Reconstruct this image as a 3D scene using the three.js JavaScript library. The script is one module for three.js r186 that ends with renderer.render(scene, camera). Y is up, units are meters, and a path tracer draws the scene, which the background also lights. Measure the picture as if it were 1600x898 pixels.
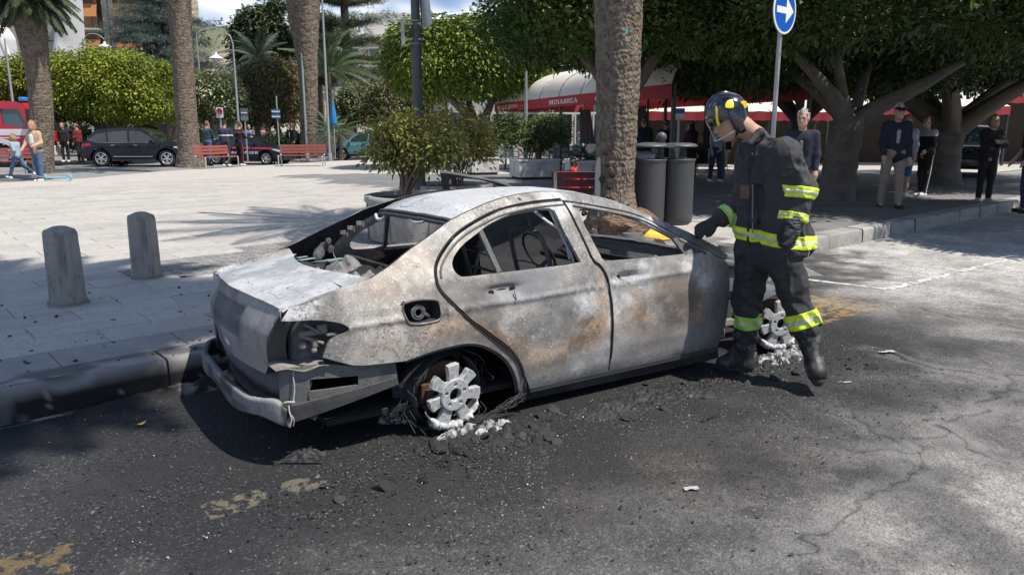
import * as THREE from 'three';
import { mergeGeometries } from 'three/addons/utils/BufferGeometryUtils.js';
import { RoundedBoxGeometry } from 'three/addons/geometries/RoundedBoxGeometry.js';

// ---------------------------------------------------------------- camera, sky, sun, exposure
const scene = new THREE.Scene();
const CAMH = 1.66, PITCH = -11.776 * Math.PI / 180;
const camera = new THREE.PerspectiveCamera(41.663, 1600 / 898, 0.05, 3000);
camera.position.set(0, CAMH, 0);
camera.rotation.set(PITCH, 0, 0);
const SUNDIR = new THREE.Vector3(0.914 * Math.cos(1.075), Math.sin(1.075), 0.407 * Math.cos(1.075)).normalize();
{
  const w = 1024, h = 512, d = new Float32Array(w * h * 4);
  const sm = (a, b, x) => { const t = Math.min(1, Math.max(0, (x - a) / (b - a))); return t * t * (3 - 2 * t); };
  const hs = (x, y, z) => { let n = Math.imul(x, 374761393) ^ Math.imul(y, 668265263) ^ Math.imul(z, 2147483647 ^ 77); n = Math.imul(n ^ (n >>> 13), 1274126177); return ((n ^ (n >>> 16)) >>> 0) / 4294967296; };
  const ns = (x, y, z) => { const X = Math.floor(x), Y = Math.floor(y), Z = Math.floor(z); let u = x - X, v = y - Y, q = z - Z; u = u * u * (3 - 2 * u); v = v * v * (3 - 2 * v); q = q * q * (3 - 2 * q);
    const l = (a, b, t) => a + (b - a) * t; return l(l(l(hs(X, Y, Z), hs(X + 1, Y, Z), u), l(hs(X, Y + 1, Z), hs(X + 1, Y + 1, Z), u), v), l(l(hs(X, Y, Z + 1), hs(X + 1, Y, Z + 1), u), l(hs(X, Y + 1, Z + 1), hs(X + 1, Y + 1, Z + 1), u), v), q); };
  for (let j = 0; j < h; j++) for (let i = 0; i < w; i++) {
    const el = ((j + .5) / h - .5) * Math.PI, az = ((i + .5) / w - .5) * 2 * Math.PI;
    const x = Math.cos(el) * Math.cos(az), y = Math.sin(el), z = Math.cos(el) * Math.sin(az);
    const up = Math.max(0, y), t = Math.pow(1 - up, 4);
    let c = [.095 + .26 * t, .185 + .34 * t, .39 + .38 * t];
    const k = 1 / (up + .18), px = x * k * 2.2, pz = z * k * 2.2;
    let f = 0, am = .5, s = 1; for (let o = 0; o < 5; o++) { f += am * ns(px * s + 7.3, up * 3 * s + 2, pz * s + 3.1); am *= .5; s *= 2.1; }
    const cl = sm(.46, .64, f) * sm(0, .05, y) * (.55 + .45 * t);
    const br = .95 + .3 * sm(.5, .75, f);
    c = c.map((v, q) => v + (([.96, .98, 1.0][q]) * br - v) * cl);
    if (y < 0) c = [.30, .28, .25];
    const o = (j * w + i) * 4; d[o] = c[0]; d[o + 1] = c[1]; d[o + 2] = c[2]; d[o + 3] = 1;
  }
  const sky = new THREE.DataTexture(d, w, h, THREE.RGBAFormat, THREE.FloatType);
  sky.mapping = THREE.EquirectangularReflectionMapping; sky.magFilter = sky.minFilter = THREE.LinearFilter; sky.needsUpdate = true;
  scene.background = sky; scene.environment = sky;
}
const sun = new THREE.DirectionalLight(new THREE.Color(1, .945, .855), 5.0);
sun.position.copy(SUNDIR).multiplyScalar(60); sun.target.position.set(0, 0, -12);
sun.position.add(sun.target.position);
sun.castShadow = true; sun.shadow.mapSize.set(4096, 4096);
Object.assign(sun.shadow.camera, { left: -45, right: 45, top: 45, bottom: -45, near: 1, far: 200 });
scene.add(sun, sun.target);
const renderer = new THREE.WebGLRenderer({ antialias: true });
renderer.toneMapping = THREE.LinearToneMapping;
renderer.toneMappingExposure = 1.24;
renderer.shadowMap.enabled = true;

// ---------------------------------------------------------------- helpers
const { PI, sin, cos, abs, min, max, sqrt, floor, atan2, hypot, exp, pow } = Math;
const D2R = PI / 180;
const V3 = (x = 0, y = 0, z = 0) => new THREE.Vector3(x, y, z);
const V2 = (x, y) => new THREE.Vector2(x, y);
const clamp = (x, a = 0, b = 1) => x < a ? a : x > b ? b : x;
const lerp = (a, b, t) => a + (b - a) * t;
const ss = (a, b, x) => { const t = clamp((x - a) / (b - a)); return t * t * (3 - 2 * t); };
const pl = (x, xs, ys) => { if (x <= xs[0]) return ys[0]; for (let i = 1; i < xs.length; i++) if (x <= xs[i]) return lerp(ys[i - 1], ys[i], (x - xs[i - 1]) / (xs[i] - xs[i - 1])); return ys[ys.length - 1]; };
function rng(seed) { let a = seed >>> 0; return () => { a = (a + 0x6D2B79F5) | 0; let t = Math.imul(a ^ (a >>> 15), 1 | a); t = (t + Math.imul(t ^ (t >>> 7), 61 | t)) ^ t; return ((t ^ (t >>> 14)) >>> 0) / 4294967296; }; }
function hash3(x, y, z) { let n = Math.imul(x, 374761393) + Math.imul(y, 668265263) + Math.imul(z, 1440662683) | 0; n = Math.imul(n ^ (n >>> 13), 1274126177); return ((n ^ (n >>> 16)) >>> 0) / 4294967296; }
function n2(x, y, s = 0) { const X = floor(x), Y = floor(y); let u = x - X, v = y - Y; u = u * u * (3 - 2 * u); v = v * v * (3 - 2 * v);
  const a = hash3(X, Y, s), b = hash3(X + 1, Y, s), c = hash3(X, Y + 1, s), d = hash3(X + 1, Y + 1, s); return a + (b - a) * u + (c - a) * v + (a - b - c + d) * u * v; }
function n3(x, y, z) { const X = floor(x), Y = floor(y), Z = floor(z); let u = x - X, v = y - Y, w = z - Z; u = u * u * (3 - 2 * u); v = v * v * (3 - 2 * v); w = w * w * (3 - 2 * w);
  return lerp(lerp(lerp(hash3(X, Y, Z), hash3(X + 1, Y, Z), u), lerp(hash3(X, Y + 1, Z), hash3(X + 1, Y + 1, Z), u), v), lerp(lerp(hash3(X, Y, Z + 1), hash3(X + 1, Y, Z + 1), u), lerp(hash3(X, Y + 1, Z + 1), hash3(X + 1, Y + 1, Z + 1), u), v), w); }
function fbm(x, y, o = 4, s = 0) { let f = 0, a = .5, t = 0; for (let i = 0; i < o; i++) { f += a * n2(x, y, s + i); t += a; a *= .5; x = x * 2.03 + 11.7; y = y * 2.03 + 5.3; } return f / t; }
function fbm3(x, y, z, o = 3) { let f = 0, a = .5, t = 0; for (let i = 0; i < o; i++) { f += a * n3(x, y, z); t += a; a *= .5; x = x * 2.03 + 11.7; y = y * 2.03 + 5.3; z = z * 2.03 + 2.1; } return f / t; }
// tileable noise on a torus of p cells
function tn(x, y, p, s) { const m = (a) => ((a % p) + p) % p; const X = floor(x), Y = floor(y); let u = x - X, v = y - Y; u = u * u * (3 - 2 * u); v = v * v * (3 - 2 * v);
  const a = hash3(m(X), m(Y), s), b = hash3(m(X + 1), m(Y), s), c = hash3(m(X), m(Y + 1), s), d = hash3(m(X + 1), m(Y + 1), s); return a + (b - a) * u + (c - a) * v + (a - b - c + d) * u * v; }
const mix3 = (a, b, t) => [a[0] + (b[0] - a[0]) * t, a[1] + (b[1] - a[1]) * t, a[2] + (b[2] - a[2]) * t];
const toS = (v) => { v = clamp(v); return 255 * (v <= .0031308 ? 12.92 * v : 1.055 * pow(v, 1 / 2.4) - .055) + .5; };

function tex(w, h, fn, { srgb = true, repeat } = {}) {     // fn(u, v) -> linear [r,g,b] or a number
  const d = new Uint8Array(w * h * 4);
  for (let j = 0; j < h; j++) for (let i = 0; i < w; i++) {
    const c = fn((i + .5) / w, (j + .5) / h), o = (j * w + i) * 4;
    if (typeof c === 'number') d[o] = d[o + 1] = d[o + 2] = clamp(c) * 255 + .5;
    else for (let q = 0; q < 3; q++) d[o + q] = srgb ? toS(c[q]) : clamp(c[q]) * 255 + .5;
    d[o + 3] = 255;
  }
  const t = new THREE.DataTexture(d, w, h, THREE.RGBAFormat);
  t.wrapS = t.wrapT = THREE.RepeatWrapping; t.magFilter = t.minFilter = THREE.LinearFilter;
  t.colorSpace = srgb ? THREE.SRGBColorSpace : THREE.NoColorSpace;
  if (repeat) t.repeat.set(...repeat);
  t.needsUpdate = true; return t;
}
const rep = (t, a, b = a) => { const c = t.clone(); c.repeat.set(a, b); c.needsUpdate = true; return c; };
function M(c, rough = .8, o = {}) {
  const phys = ['transmission', 'clearcoat', 'sheen', 'specularIntensity', 'anisotropy'].some((k) => k in o);
  const m = new (phys ? THREE.MeshPhysicalMaterial : THREE.MeshStandardMaterial)({ roughness: rough, ...o });
  if (Array.isArray(c)) m.color.setRGB(...c); else m.color.set(c);
  m.side = THREE.DoubleSide; return m;
}
// names: a repeat takes a three-digit number
const taken = new Map();
function numbered(n) { const k = taken.get(n) ?? 0; taken.set(n, k + 1); return k ? `${n}_${String(k).padStart(3, '0')}` : n; }
function tag(o, label, category, group, kind) { if (label) o.userData.label = label; if (category) o.userData.category = category; if (group) o.userData.group = group; if (kind) o.userData.kind = kind; return o; }
function thing(name, label, category, pos = [0, 0, 0], turn = 0, group) { const o = new THREE.Group(); o.name = numbered(name); o.position.set(...pos); o.rotation.y = turn; scene.add(o); return tag(o, label, category, group); }
function obj(name, geo, mat, parent = scene) {
  if (Array.isArray(geo)) geo = mg(geo);
  const m = new THREE.Mesh(geo, mat); m.name = parent === scene ? numbered(name) : name; m.castShadow = m.receiveShadow = true; parent.add(m); return m;
}
function struct(name, geo, mat, parent = scene) { const m = obj(name, geo, mat, parent); m.userData.kind = 'structure'; return m; }
function copyOf(t, pos, turn, label) { const c = t.clone(); c.name = numbered(t.name.replace(/_\d{3}$/, '')); c.userData = { ...t.userData }; if (label) c.userData.label = label; c.position.set(...pos); if (turn !== undefined) c.rotation.y = turn; scene.add(c); return c; }
// geometry helpers
function norm(g) {
  if (!g.attributes.normal) g.computeVertexNormals();
  if (!g.attributes.uv) g.setAttribute('uv', new THREE.BufferAttribute(new Float32Array(g.attributes.position.count * 2), 2));
  for (const k of Object.keys(g.attributes)) if (!['position', 'normal', 'uv', 'color'].includes(k)) g.deleteAttribute(k);
  if (!g.index) { const n = g.attributes.position.count, a = new Uint32Array(n); for (let i = 0; i < n; i++) a[i] = i; g.setIndex(new THREE.BufferAttribute(a, 1)); }
  return g;
}
function mg(list) { list = list.flat(9); if (list.length === 1) return list[0]; const anyc = list.some((g) => g.attributes.color); list.forEach((g) => { norm(g); if (anyc && !g.attributes.color) g.setAttribute('color', new THREE.BufferAttribute(new Float32Array(g.attributes.position.count * 3).fill(1), 3)); }); return mergeGeometries(list); }
const mv = (g, x, y, z) => g.translate(x, y, z);
const rt = (g, x = 0, y = 0, z = 0) => { if (x) g.rotateX(x); if (y) g.rotateY(y); if (z) g.rotateZ(z); return g; };
function box(w, h, d, x = 0, y = 0, z = 0, r = 0) { const g = r ? new RoundedBoxGeometry(w, h, d, 1, r) : new THREE.BoxGeometry(w, h, d); return g.translate(x, y, z); }
function cyl(r1, r2, h, x = 0, y = 0, z = 0, n = 16, open = false) { return new THREE.CylinderGeometry(r1, r2, h, n, 1, open).translate(x, y, z); }
function sph(r, x = 0, y = 0, z = 0, n = 14, sx = 1, sy = 1, sz = 1) { return new THREE.SphereGeometry(r, n, max(6, n * .7 | 0)).scale(sx, sy, sz).translate(x, y, z); }
function bar(a, b, r, r2 = r, n = 8) { const A = V3(...a), B = V3(...b), d = B.clone().sub(A), l = d.length(); const g = new THREE.CylinderGeometry(r2, r, l, n); g.translate(0, l / 2, 0); g.applyQuaternion(new THREE.Quaternion().setFromUnitVectors(V3(0, 1, 0), d.normalize())); return g.translate(...a); }
function flatBar(a, b, w, t, up = [0, 1, 0]) { const A = V3(...a), B = V3(...b), d = B.clone().sub(A), l = d.length(); const g = new THREE.BoxGeometry(w, t, l); const m = new THREE.Matrix4().lookAt(B, A, V3(...up)); g.applyMatrix4(m); return g.translate((a[0] + b[0]) / 2, (a[1] + b[1]) / 2, (a[2] + b[2]) / 2); }
function tube(pts, r, seg = 24, n = 8, closed = false) { return new THREE.TubeGeometry(new THREE.CatmullRomCurve3(pts.map((p) => V3(...p)), closed), seg, r, n, closed); }
function lathe(pts, n = 24) { return new THREE.LatheGeometry(pts.map((p) => V2(...p)), n); }
function vary(tube_, fn) { const p = tube_.attributes.position; const v = V3(); for (let i = 0; i < p.count; i++) { v.fromBufferAttribute(p, i); fn(v, i); p.setXYZ(i, v.x, v.y, v.z); } tube_.computeVertexNormals(); return tube_; }
function spline(pts, n = 4, closed = false) { // dense 2D polyline through points
  const c = new THREE.CatmullRomCurve3(pts.map((p) => V3(p[0], p[1], 0)), closed, 'centripetal'); return c.getPoints((pts.length - (closed ? 0 : 1)) * n).map((p) => [p.x, p.y]);
}
// panel: a 2D outline (with holes) triangulated, refined and mapped into space; thick > 0 gives it a real thickness
function panel(outline, map, { holes = [], edge = .06, thick = 0, flip = false, uv } = {}) {
  const dense = (pts) => { const o = []; for (let i = 0; i < pts.length; i++) { const a = pts[i], b = pts[(i + 1) % pts.length], l = hypot(b[0] - a[0], b[1] - a[1]); if (l < 1e-6) continue; const k = max(1, Math.ceil(l / edge)); for (let j = 0; j < k; j++) o.push(V2(lerp(a[0], b[0], j / k), lerp(a[1], b[1], j / k))); } return o; };
  let c = dense(outline); if (THREE.ShapeUtils.isClockWise(c)) c.reverse();
  const hs = holes.map((h) => { const d = dense(h); if (!THREE.ShapeUtils.isClockWise(d)) d.reverse(); return d; });
  let tris = THREE.ShapeUtils.triangulateShape(c, hs);
  const pts = [...c, ...hs.flat()].map((p) => [p.x, p.y]);
  for (let it = 0; it < 9; it++) {
    const mid = new Map(), out = []; let split = false;
    const m = (a, b) => { if (hypot(pts[a][0] - pts[b][0], pts[a][1] - pts[b][1]) <= edge * 1.3) return -1; const k = a < b ? a * 1e6 + b : b * 1e6 + a; if (!mid.has(k)) { mid.set(k, pts.length); pts.push([(pts[a][0] + pts[b][0]) / 2, (pts[a][1] + pts[b][1]) / 2]); } split = true; return mid.get(k); };
    for (const [a, b, d] of tris) {
      const x = m(a, b), y = m(b, d), z = m(d, a), k = (x >= 0) + (y >= 0) + (z >= 0);
      if (!k) out.push([a, b, d]);
      else if (k === 3) out.push([a, x, z], [x, b, y], [z, y, d], [x, y, z]);
      else if (k === 1) { if (x >= 0) out.push([a, x, d], [x, b, d]); else if (y >= 0) out.push([a, b, y], [a, y, d]); else out.push([a, b, z], [z, b, d]); }
      else if (x < 0) out.push([a, b, y], [a, y, z], [z, y, d]); else if (y < 0) out.push([a, x, z], [x, b, z], [z, b, d]); else out.push([a, x, d], [x, b, y], [x, y, d]);
    }
    tris = out; if (!split) break;
  }
  const P = pts.map((p) => map(p[0], p[1])), n = P.length;
  const pos = new Float32Array(n * 3), uvs = new Float32Array(n * 2);
  P.forEach((p, i) => { pos[i * 3] = p[0]; pos[i * 3 + 1] = p[1]; pos[i * 3 + 2] = p[2]; const q = uv ? uv(pts[i][0], pts[i][1]) : pts[i]; uvs[i * 2] = q[0]; uvs[i * 2 + 1] = q[1]; });
  const idx = new Uint32Array(tris.length * 3); tris.forEach((t, i) => { idx[i * 3] = t[0]; idx[i * 3 + 1] = flip ? t[2] : t[1]; idx[i * 3 + 2] = flip ? t[1] : t[2]; });
  const g = new THREE.BufferGeometry(); g.setAttribute('position', new THREE.BufferAttribute(pos, 3)); g.setAttribute('uv', new THREE.BufferAttribute(uvs, 2)); g.setIndex(new THREE.BufferAttribute(idx, 1));
  { const na = new Float32Array(n * 3), e = 1e-3, sg = flip ? -1 : 1; for (let i = 0; i < n; i++) { const [u, v] = pts[i], a = map(u + e, v), b = map(u - e, v), c2 = map(u, v + e), d2 = map(u, v - e); const ux = a[0] - b[0], uy = a[1] - b[1], uz = a[2] - b[2], vx = c2[0] - d2[0], vy = c2[1] - d2[1], vz = c2[2] - d2[2]; const x = uy * vz - uz * vy, y = uz * vx - ux * vz, z = ux * vy - uy * vx, l = (hypot(x, y, z) || 1) * sg; na[i * 3] = x / l; na[i * 3 + 1] = y / l; na[i * 3 + 2] = z / l; } g.setAttribute('normal', new THREE.BufferAttribute(na, 3)); }
  if (!thick) return g;
  const nn = g.attributes.normal.array, back = pos.slice(); for (let i = 0; i < pos.length; i++) back[i] -= nn[i] * thick;
  const g2 = new THREE.BufferGeometry(); g2.setAttribute('position', new THREE.BufferAttribute(back, 3)); g2.setAttribute('uv', new THREE.BufferAttribute(uvs.slice(), 2)); const ri = idx.slice(); for (let i = 0; i < ri.length; i += 3) { const t = ri[i + 1]; ri[i + 1] = ri[i + 2]; ri[i + 2] = t; } g2.setIndex(new THREE.BufferAttribute(ri, 1)); g2.setAttribute('normal', new THREE.BufferAttribute(nn.map((q) => -q), 3));
  const wp = [], wu = []; let base = 0; for (const loop of [c, ...hs]) { const L = loop.length; for (let i = 0; i < L; i++) { const a = base + i, b = base + (i + 1) % L; const q = (A, k) => [A[k * 3], A[k * 3 + 1], A[k * 3 + 2]]; const u = (k) => [uvs[k * 2], uvs[k * 2 + 1]];
    const f = [q(pos, a), q(back, a), q(pos, b), q(pos, b), q(back, a), q(back, b)], fu = [u(a), u(a), u(b), u(b), u(a), u(b)]; const o = flip ? [0, 2, 1, 3, 5, 4] : [0, 1, 2, 3, 4, 5]; for (const k of o) { wp.push(...f[k]); wu.push(...fu[k]); } } base += L; }
  const g3 = new THREE.BufferGeometry(); g3.setAttribute('position', new THREE.BufferAttribute(new Float32Array(wp), 3)); g3.setAttribute('uv', new THREE.BufferAttribute(new Float32Array(wu), 2)); g3.computeVertexNormals();
  return mg([g, g2, g3]);
}
// grid surface: fn(u, v) -> [x, y, z]
function grid(nu, nv, fn, { uv, color, flip = false } = {}) {
  const pos = new Float32Array((nu + 1) * (nv + 1) * 3), uvs = new Float32Array((nu + 1) * (nv + 1) * 2), col = color ? new Float32Array((nu + 1) * (nv + 1) * 3) : null, idx = new Uint32Array(nu * nv * 6); let k = 0;
  for (let j = 0; j <= nv; j++) for (let i = 0; i <= nu; i++) { const p = fn(i / nu, j / nv), o = j * (nu + 1) + i; pos.set(p, o * 3); uvs.set(uv ? uv(i / nu, j / nv, p) : [i / nu, j / nv], o * 2); if (col) col.set(color(i / nu, j / nv, p), o * 3); }
  for (let j = 0; j < nv; j++) for (let i = 0; i < nu; i++) { const a = j * (nu + 1) + i, b = a + 1, c = a + nu + 1, d = c + 1; if (flip) idx.set([a, c, b, b, c, d], k); else idx.set([a, b, c, b, d, c], k); k += 6; }
  const g = new THREE.BufferGeometry(); g.setAttribute('position', new THREE.BufferAttribute(pos, 3)); g.setAttribute('uv', new THREE.BufferAttribute(uvs, 2)); if (col) g.setAttribute('color', new THREE.BufferAttribute(col, 3)); g.setIndex(new THREE.BufferAttribute(idx, 1)); g.computeVertexNormals(); return g;
}
// surface nets of a distance field inside a box
function nets(f, lo, hi, c, uvs = 1) {
  const N = [0, 1, 2].map((k) => Math.ceil((hi[k] - lo[k]) / c) + 1), [nx, ny, nz] = N, v = new Float32Array(nx * ny * nz), id = new Int32Array(nx * ny * nz).fill(-1), pos = [], I = [];
  for (let k = 0, o = 0; k < nz; k++) for (let j = 0; j < ny; j++) for (let i = 0; i < nx; i++, o++) v[o] = f(lo[0] + i * c, lo[1] + j * c, lo[2] + k * c);
  const S = [1, nx, nx * ny], CO = [0, 1, nx, nx + 1, nx * ny, nx * ny + 1, nx * ny + nx, nx * ny + nx + 1], E = [[0, 1], [2, 3], [4, 5], [6, 7], [0, 2], [1, 3], [4, 6], [5, 7], [0, 4], [1, 5], [2, 6], [3, 7]];
  for (let k = 0; k < nz - 1; k++) for (let j = 0; j < ny - 1; j++) for (let i = 0; i < nx - 1; i++) {
    const o = i + nx * (j + ny * k); let m = 0; for (let q = 0; q < 8; q++) if (v[o + CO[q]] < 0) m |= 1 << q;
    if (m === 0 || m === 255) continue;
    let x = 0, y = 0, z = 0, n = 0; for (const [a, b] of E) { const A = v[o + CO[a]], B = v[o + CO[b]]; if ((A < 0) === (B < 0)) continue; const t = A / (A - B); x += lerp(a & 1, b & 1, t); y += lerp(a >> 1 & 1, b >> 1 & 1, t); z += lerp(a >> 2, b >> 2, t); n++; }
    id[o] = pos.length / 3; pos.push(lo[0] + (i + x / n) * c, lo[1] + (j + y / n) * c, lo[2] + (k + z / n) * c);
  }
  for (let k = 1; k < nz - 1; k++) for (let j = 1; j < ny - 1; j++) for (let i = 1; i < nx - 1; i++) {
    const o = i + nx * (j + ny * k); for (let d = 0; d < 3; d++) { const a = v[o] < 0, b = v[o + S[d]] < 0; if (a === b) continue; const u = S[(d + 1) % 3], w = S[(d + 2) % 3], q = [id[o - u - w], id[o - w], id[o], id[o - u]]; if (q.some((t) => t < 0)) continue; if (a) I.push(q[0], q[1], q[2], q[0], q[2], q[3]); else I.push(q[0], q[2], q[1], q[0], q[3], q[2]); }
  }
  const g = new THREE.BufferGeometry(), P = new Float32Array(pos), Nn = new Float32Array(pos.length), U = new Float32Array(pos.length / 3 * 2), e = c * .5;
  for (let i = 0; i < P.length; i += 3) { const x = P[i], y = P[i + 1], z = P[i + 2]; const a = f(x + e, y, z) - f(x - e, y, z), b = f(x, y + e, z) - f(x, y - e, z), d = f(x, y, z + e) - f(x, y, z - e), l = hypot(a, b, d) || 1; Nn[i] = a / l; Nn[i + 1] = b / l; Nn[i + 2] = d / l; U[i / 3 * 2] = (x + z * .7) * uvs; U[i / 3 * 2 + 1] = y * uvs; }
  g.setAttribute('position', new THREE.BufferAttribute(P, 3)); g.setAttribute('normal', new THREE.BufferAttribute(Nn, 3)); g.setAttribute('uv', new THREE.BufferAttribute(U, 2)); g.setIndex(new THREE.BufferAttribute(new Uint32Array(I), 1)); return g;
}
const smin = (a, b, k) => { const h = max(k - abs(a - b), 0) / k; return min(a, b) - h * h * k * .25; };
function capsule(a, b, ra, rb) { const d = [b[0] - a[0], b[1] - a[1], b[2] - a[2]], L = d[0] * d[0] + d[1] * d[1] + d[2] * d[2]; return (x, y, z) => { const t = L ? clamp(((x - a[0]) * d[0] + (y - a[1]) * d[1] + (z - a[2]) * d[2]) / L) : 0; return hypot(x - a[0] - d[0] * t, y - a[1] - d[1] * t, z - a[2] - d[2] * t) - lerp(ra, rb, t); }; }
function ellip(c, r) { return (x, y, z) => { const X = (x - c[0]) / r[0], Y = (y - c[1]) / r[1], Z = (z - c[2]) / r[2], k = hypot(X, Y, Z); return (k - 1) * min(r[0], r[1], r[2]) * (k < .3 ? 1 : 1); }; }
const join = (list, k) => (x, y, z) => { let d = list[0](x, y, z); for (let i = 1; i < list.length; i++) d = smin(d, list[i](x, y, z), k); return d; };
// where a line of sight of the photograph meets the ground at height h (used to measure the place)
const F0 = 1180, cP = cos(-PITCH), sP = sin(-PITCH);
function sight(x, y) { const a = (x - 800) / F0, b = -(y - 449) / F0; return [a, b * cP - sP, -b * sP - cP]; }
function gnd(x, y, h = PAV) { const r = sight(x, y), t = (h - CAMH) / r[1]; return [r[0] * t, h, r[2] * t]; }
function dep(x, y, D) { const r = sight(x, y), t = D / -r[2]; return [r[0] * t, CAMH + r[1] * t, -D]; }
const PAV = .2;
// ---------------------------------------------------------------- ground, road, kerb, plaza
const K0 = [-2.94, -4.08], KD = [.7517, -.6595], KN = [-.6595, -.7517];      // the kerb's line: origin, direction, towards the plaza
const st = (s, t) => [K0[0] + KD[0] * s + KN[0] * t, K0[1] + KD[1] * s + KN[1] * t];
const toST = (x, z) => { const a = x - K0[0], b = z - K0[1]; return [a * KD[0] + b * KD[1], a * KN[0] + b * KN[1]]; };
const KTURN = atan2(-KD[1], KD[0]);
const CARO = V3(-.778, -.02, -4.705), CARU = [.8415, -.5402], CARR = [.5402, .8415];
const toCar = (x, z) => { const a = x - CARO.x, b = z - CARO.z; return [a * CARU[0] + b * CARU[1], a * CARR[0] + b * CARR[1]]; };
const segDist = (x, z, a, b) => { const dx = b[0] - a[0], dz = b[1] - a[1], t = clamp(((x - a[0]) * dx + (z - a[1]) * dz) / (dx * dx + dz * dz)); return [hypot(x - a[0] - dx * t, z - a[1] - dz * t), t]; };
const G2 = (x, y, h = 0) => { const g = gnd(x, y, h); return [g[0], g[2]]; };
const YEL = [[G2(-60, 905), G2(112, 868), .13, .42], [G2(320, 797), G2(505, 744), .09, .38], [G2(1196, 498), G2(1330, 468), .42, .62]];
const CRK = [[[1600, 585], [1530, 640], [1480, 668], [1430, 700], [1340, 705]], [[1430, 700], [1420, 740], [1370, 775], [1300, 830], [1240, 860]], [[1480, 668], [1535, 705], [1600, 725]], [[1340, 645], [1400, 690]], [[1420, 478], [1520, 500], [1600, 512]], [[1360, 545], [1480, 575], [1560, 590]], [[1250, 620], [1340, 660]]].map((c) => c.map((p) => G2(...p)));
function roadColor(x, z, fine) {
  const [s, t] = toST(x, z), [cx, cz] = toCar(x, z);
  const big = fbm(x * .7 + 3, z * .7, 4, 1), mid = fbm(x * 2.6, z * 2.6, 4, 9), sm_ = fbm(x * 11, z * 11, 3, 21);
  const xb = 1.25 + (-z - 2.6) * .42;
  let clean = ss(-.75, .85, x - xb + (big - .5) * 2.6 + (mid - .5) * .9);
  clean = max(clean, ss(9.5, 12, -z) * .9);
  let c = mix3([.047, .046, .047], [.27, .258, .245], clean * (.5 + .5 * ss(.33, .6, mid)));
  c = mix3(c, [.40, .385, .365], ss(6, 10, -z) * ss(.3, .9, clean));
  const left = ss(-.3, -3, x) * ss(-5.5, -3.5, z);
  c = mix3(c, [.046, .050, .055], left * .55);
  // pale washed patches in the dark foreground, brown scorch
  c = mix3(c, [.125, .122, .118], (1 - clean) * ss(.52, .70, fbm(x * 1.3 + 9, z * 1.9 + 4, 4, 33)) * .65);
  c = mix3(c, [.112, .088, .074], exp(-(pow((x - .75) / .75, 2) + pow((z + 3.62) / .42, 2))) * .75 * ss(.3, .55, mid));
  c = mix3(c, [.10, .085, .075], exp(-(pow((x - .15) / .5, 2) + pow((z + 3.1) / .3, 2))) * .4);
  c = c.map((v) => v * (.62 + .76 * mid) * (.72 + .56 * sm_) * (.75 + .5 * fbm(x * .9 + 31, z * 1.6, 3, 61)));
  // soot under and round the car
  const dx = max(0, abs(cx - 1.15) - 2.35), dz = max(0, abs(cz) - .95), dc = hypot(dx, dz);
  const soot = clamp(exp(-dc / (.5 + .7 * big)) * 1.3 * (.5 + .95 * mid)) ;
  c = mix3(c, [.011, .011, .0115], clamp(soot) * .95);
  c = mix3(c, [.016, .0165, .018], ss(.52, .68, fbm(x * 1.5 + 40, z * 2.6, 5, 55)) * (1 - clean) * .8);
  c = mix3(c, [.013, .013, .014], exp(-pow(max(0, dc - .2) / .95, 2)) * (.45 + .55 * ss(.35, .55, fbm(x * 2.2 + 7, z * 2.8, 4, 57))) * .92);
  // gutter
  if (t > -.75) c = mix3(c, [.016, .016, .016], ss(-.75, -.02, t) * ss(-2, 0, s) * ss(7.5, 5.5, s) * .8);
  if (fine) {
    const a = n2(x * 150, z * 150, 70), b = n2(x * 125 + 5, z * 125, 71), d = n2(x * 38, z * 38, 72);
    c = c.map((v) => v * (.62 + .76 * a) * (.8 + .4 * d));
    if (b > .82) c = mix3(c, [.21, .205, .198], ss(.80, .95, b) * clamp(.10 + .5 * clean + 1.1 * ss(.4, .7, mid)) * (1 - .5 * soot));
    if (a > .945) c = mix3(c, [.40, .395, .385], .65 * clamp(.1 + 1.3 * ss(.35, .7, mid)));
    if (b < .12) c = c.map((v) => v * .45);
  }
  if (t > -.045 && t < .02) c = mix3(c, [.42, .41, .40], ss(.35, .6, n2(s * 9, t * 40, 4)) * ss(6, 2.5, s) * .8);
  for (const [a, b, w, op] of YEL) { const [d, u] = segDist(x, z, a, b); if (d < w) { const m = ss(w, w * .8, d + (sm_ - .5) * .04) * ss(.44, .60, fbm(x * 22, z * 22, 4, 91) + (fine ? .12 * (n2(x * 90, z * 90, 92) - .5) : 0)) * op * (u > 0 && u < 1 ? 1 : 0); c = mix3(c, w > .3 ? [.36, .22, .06] : w < .11 ? [.27, .225, .15] : [.24, .155, .05], m); } }
  for (const k of CRK) for (let i = 1; i < k.length; i++) { const [d] = segDist(x + (n2(x * 9, z * 9, 5) - .5) * .14, z + (n2(x * 9, z * 9, 6) - .5) * .14, k[i - 1], k[i]); if (d < .03) c = c.map((v) => v * lerp(.55, 1, ss(.002, .010 + .010 * mid, d))); else if (d < .16) c = mix3(c, [.19, .185, .18], ss(.16, .05, d) * .35 * clean); }
  return c;
}
const roadY = (x, z) => (fbm(x * 1.1, z * 1.1, 3, 8) - .5) * .02 * ss(0, .5, min(x + 9, 16 - x, z + 21, -1.6 - z)) * ss(-.05, -.4, toST(x, z)[1]) - .006;
const aggregate = tex(512, 512, (u, v) => { const a = tn(u * 90, v * 90, 90, 1), b = tn(u * 190, v * 190, 190, 2), c = tn(u * 24, v * 24, 24, 3); return clamp(.45 * ss(.25, .8, a) + .35 * b + .2 * c); }, { srgb: false });
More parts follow.
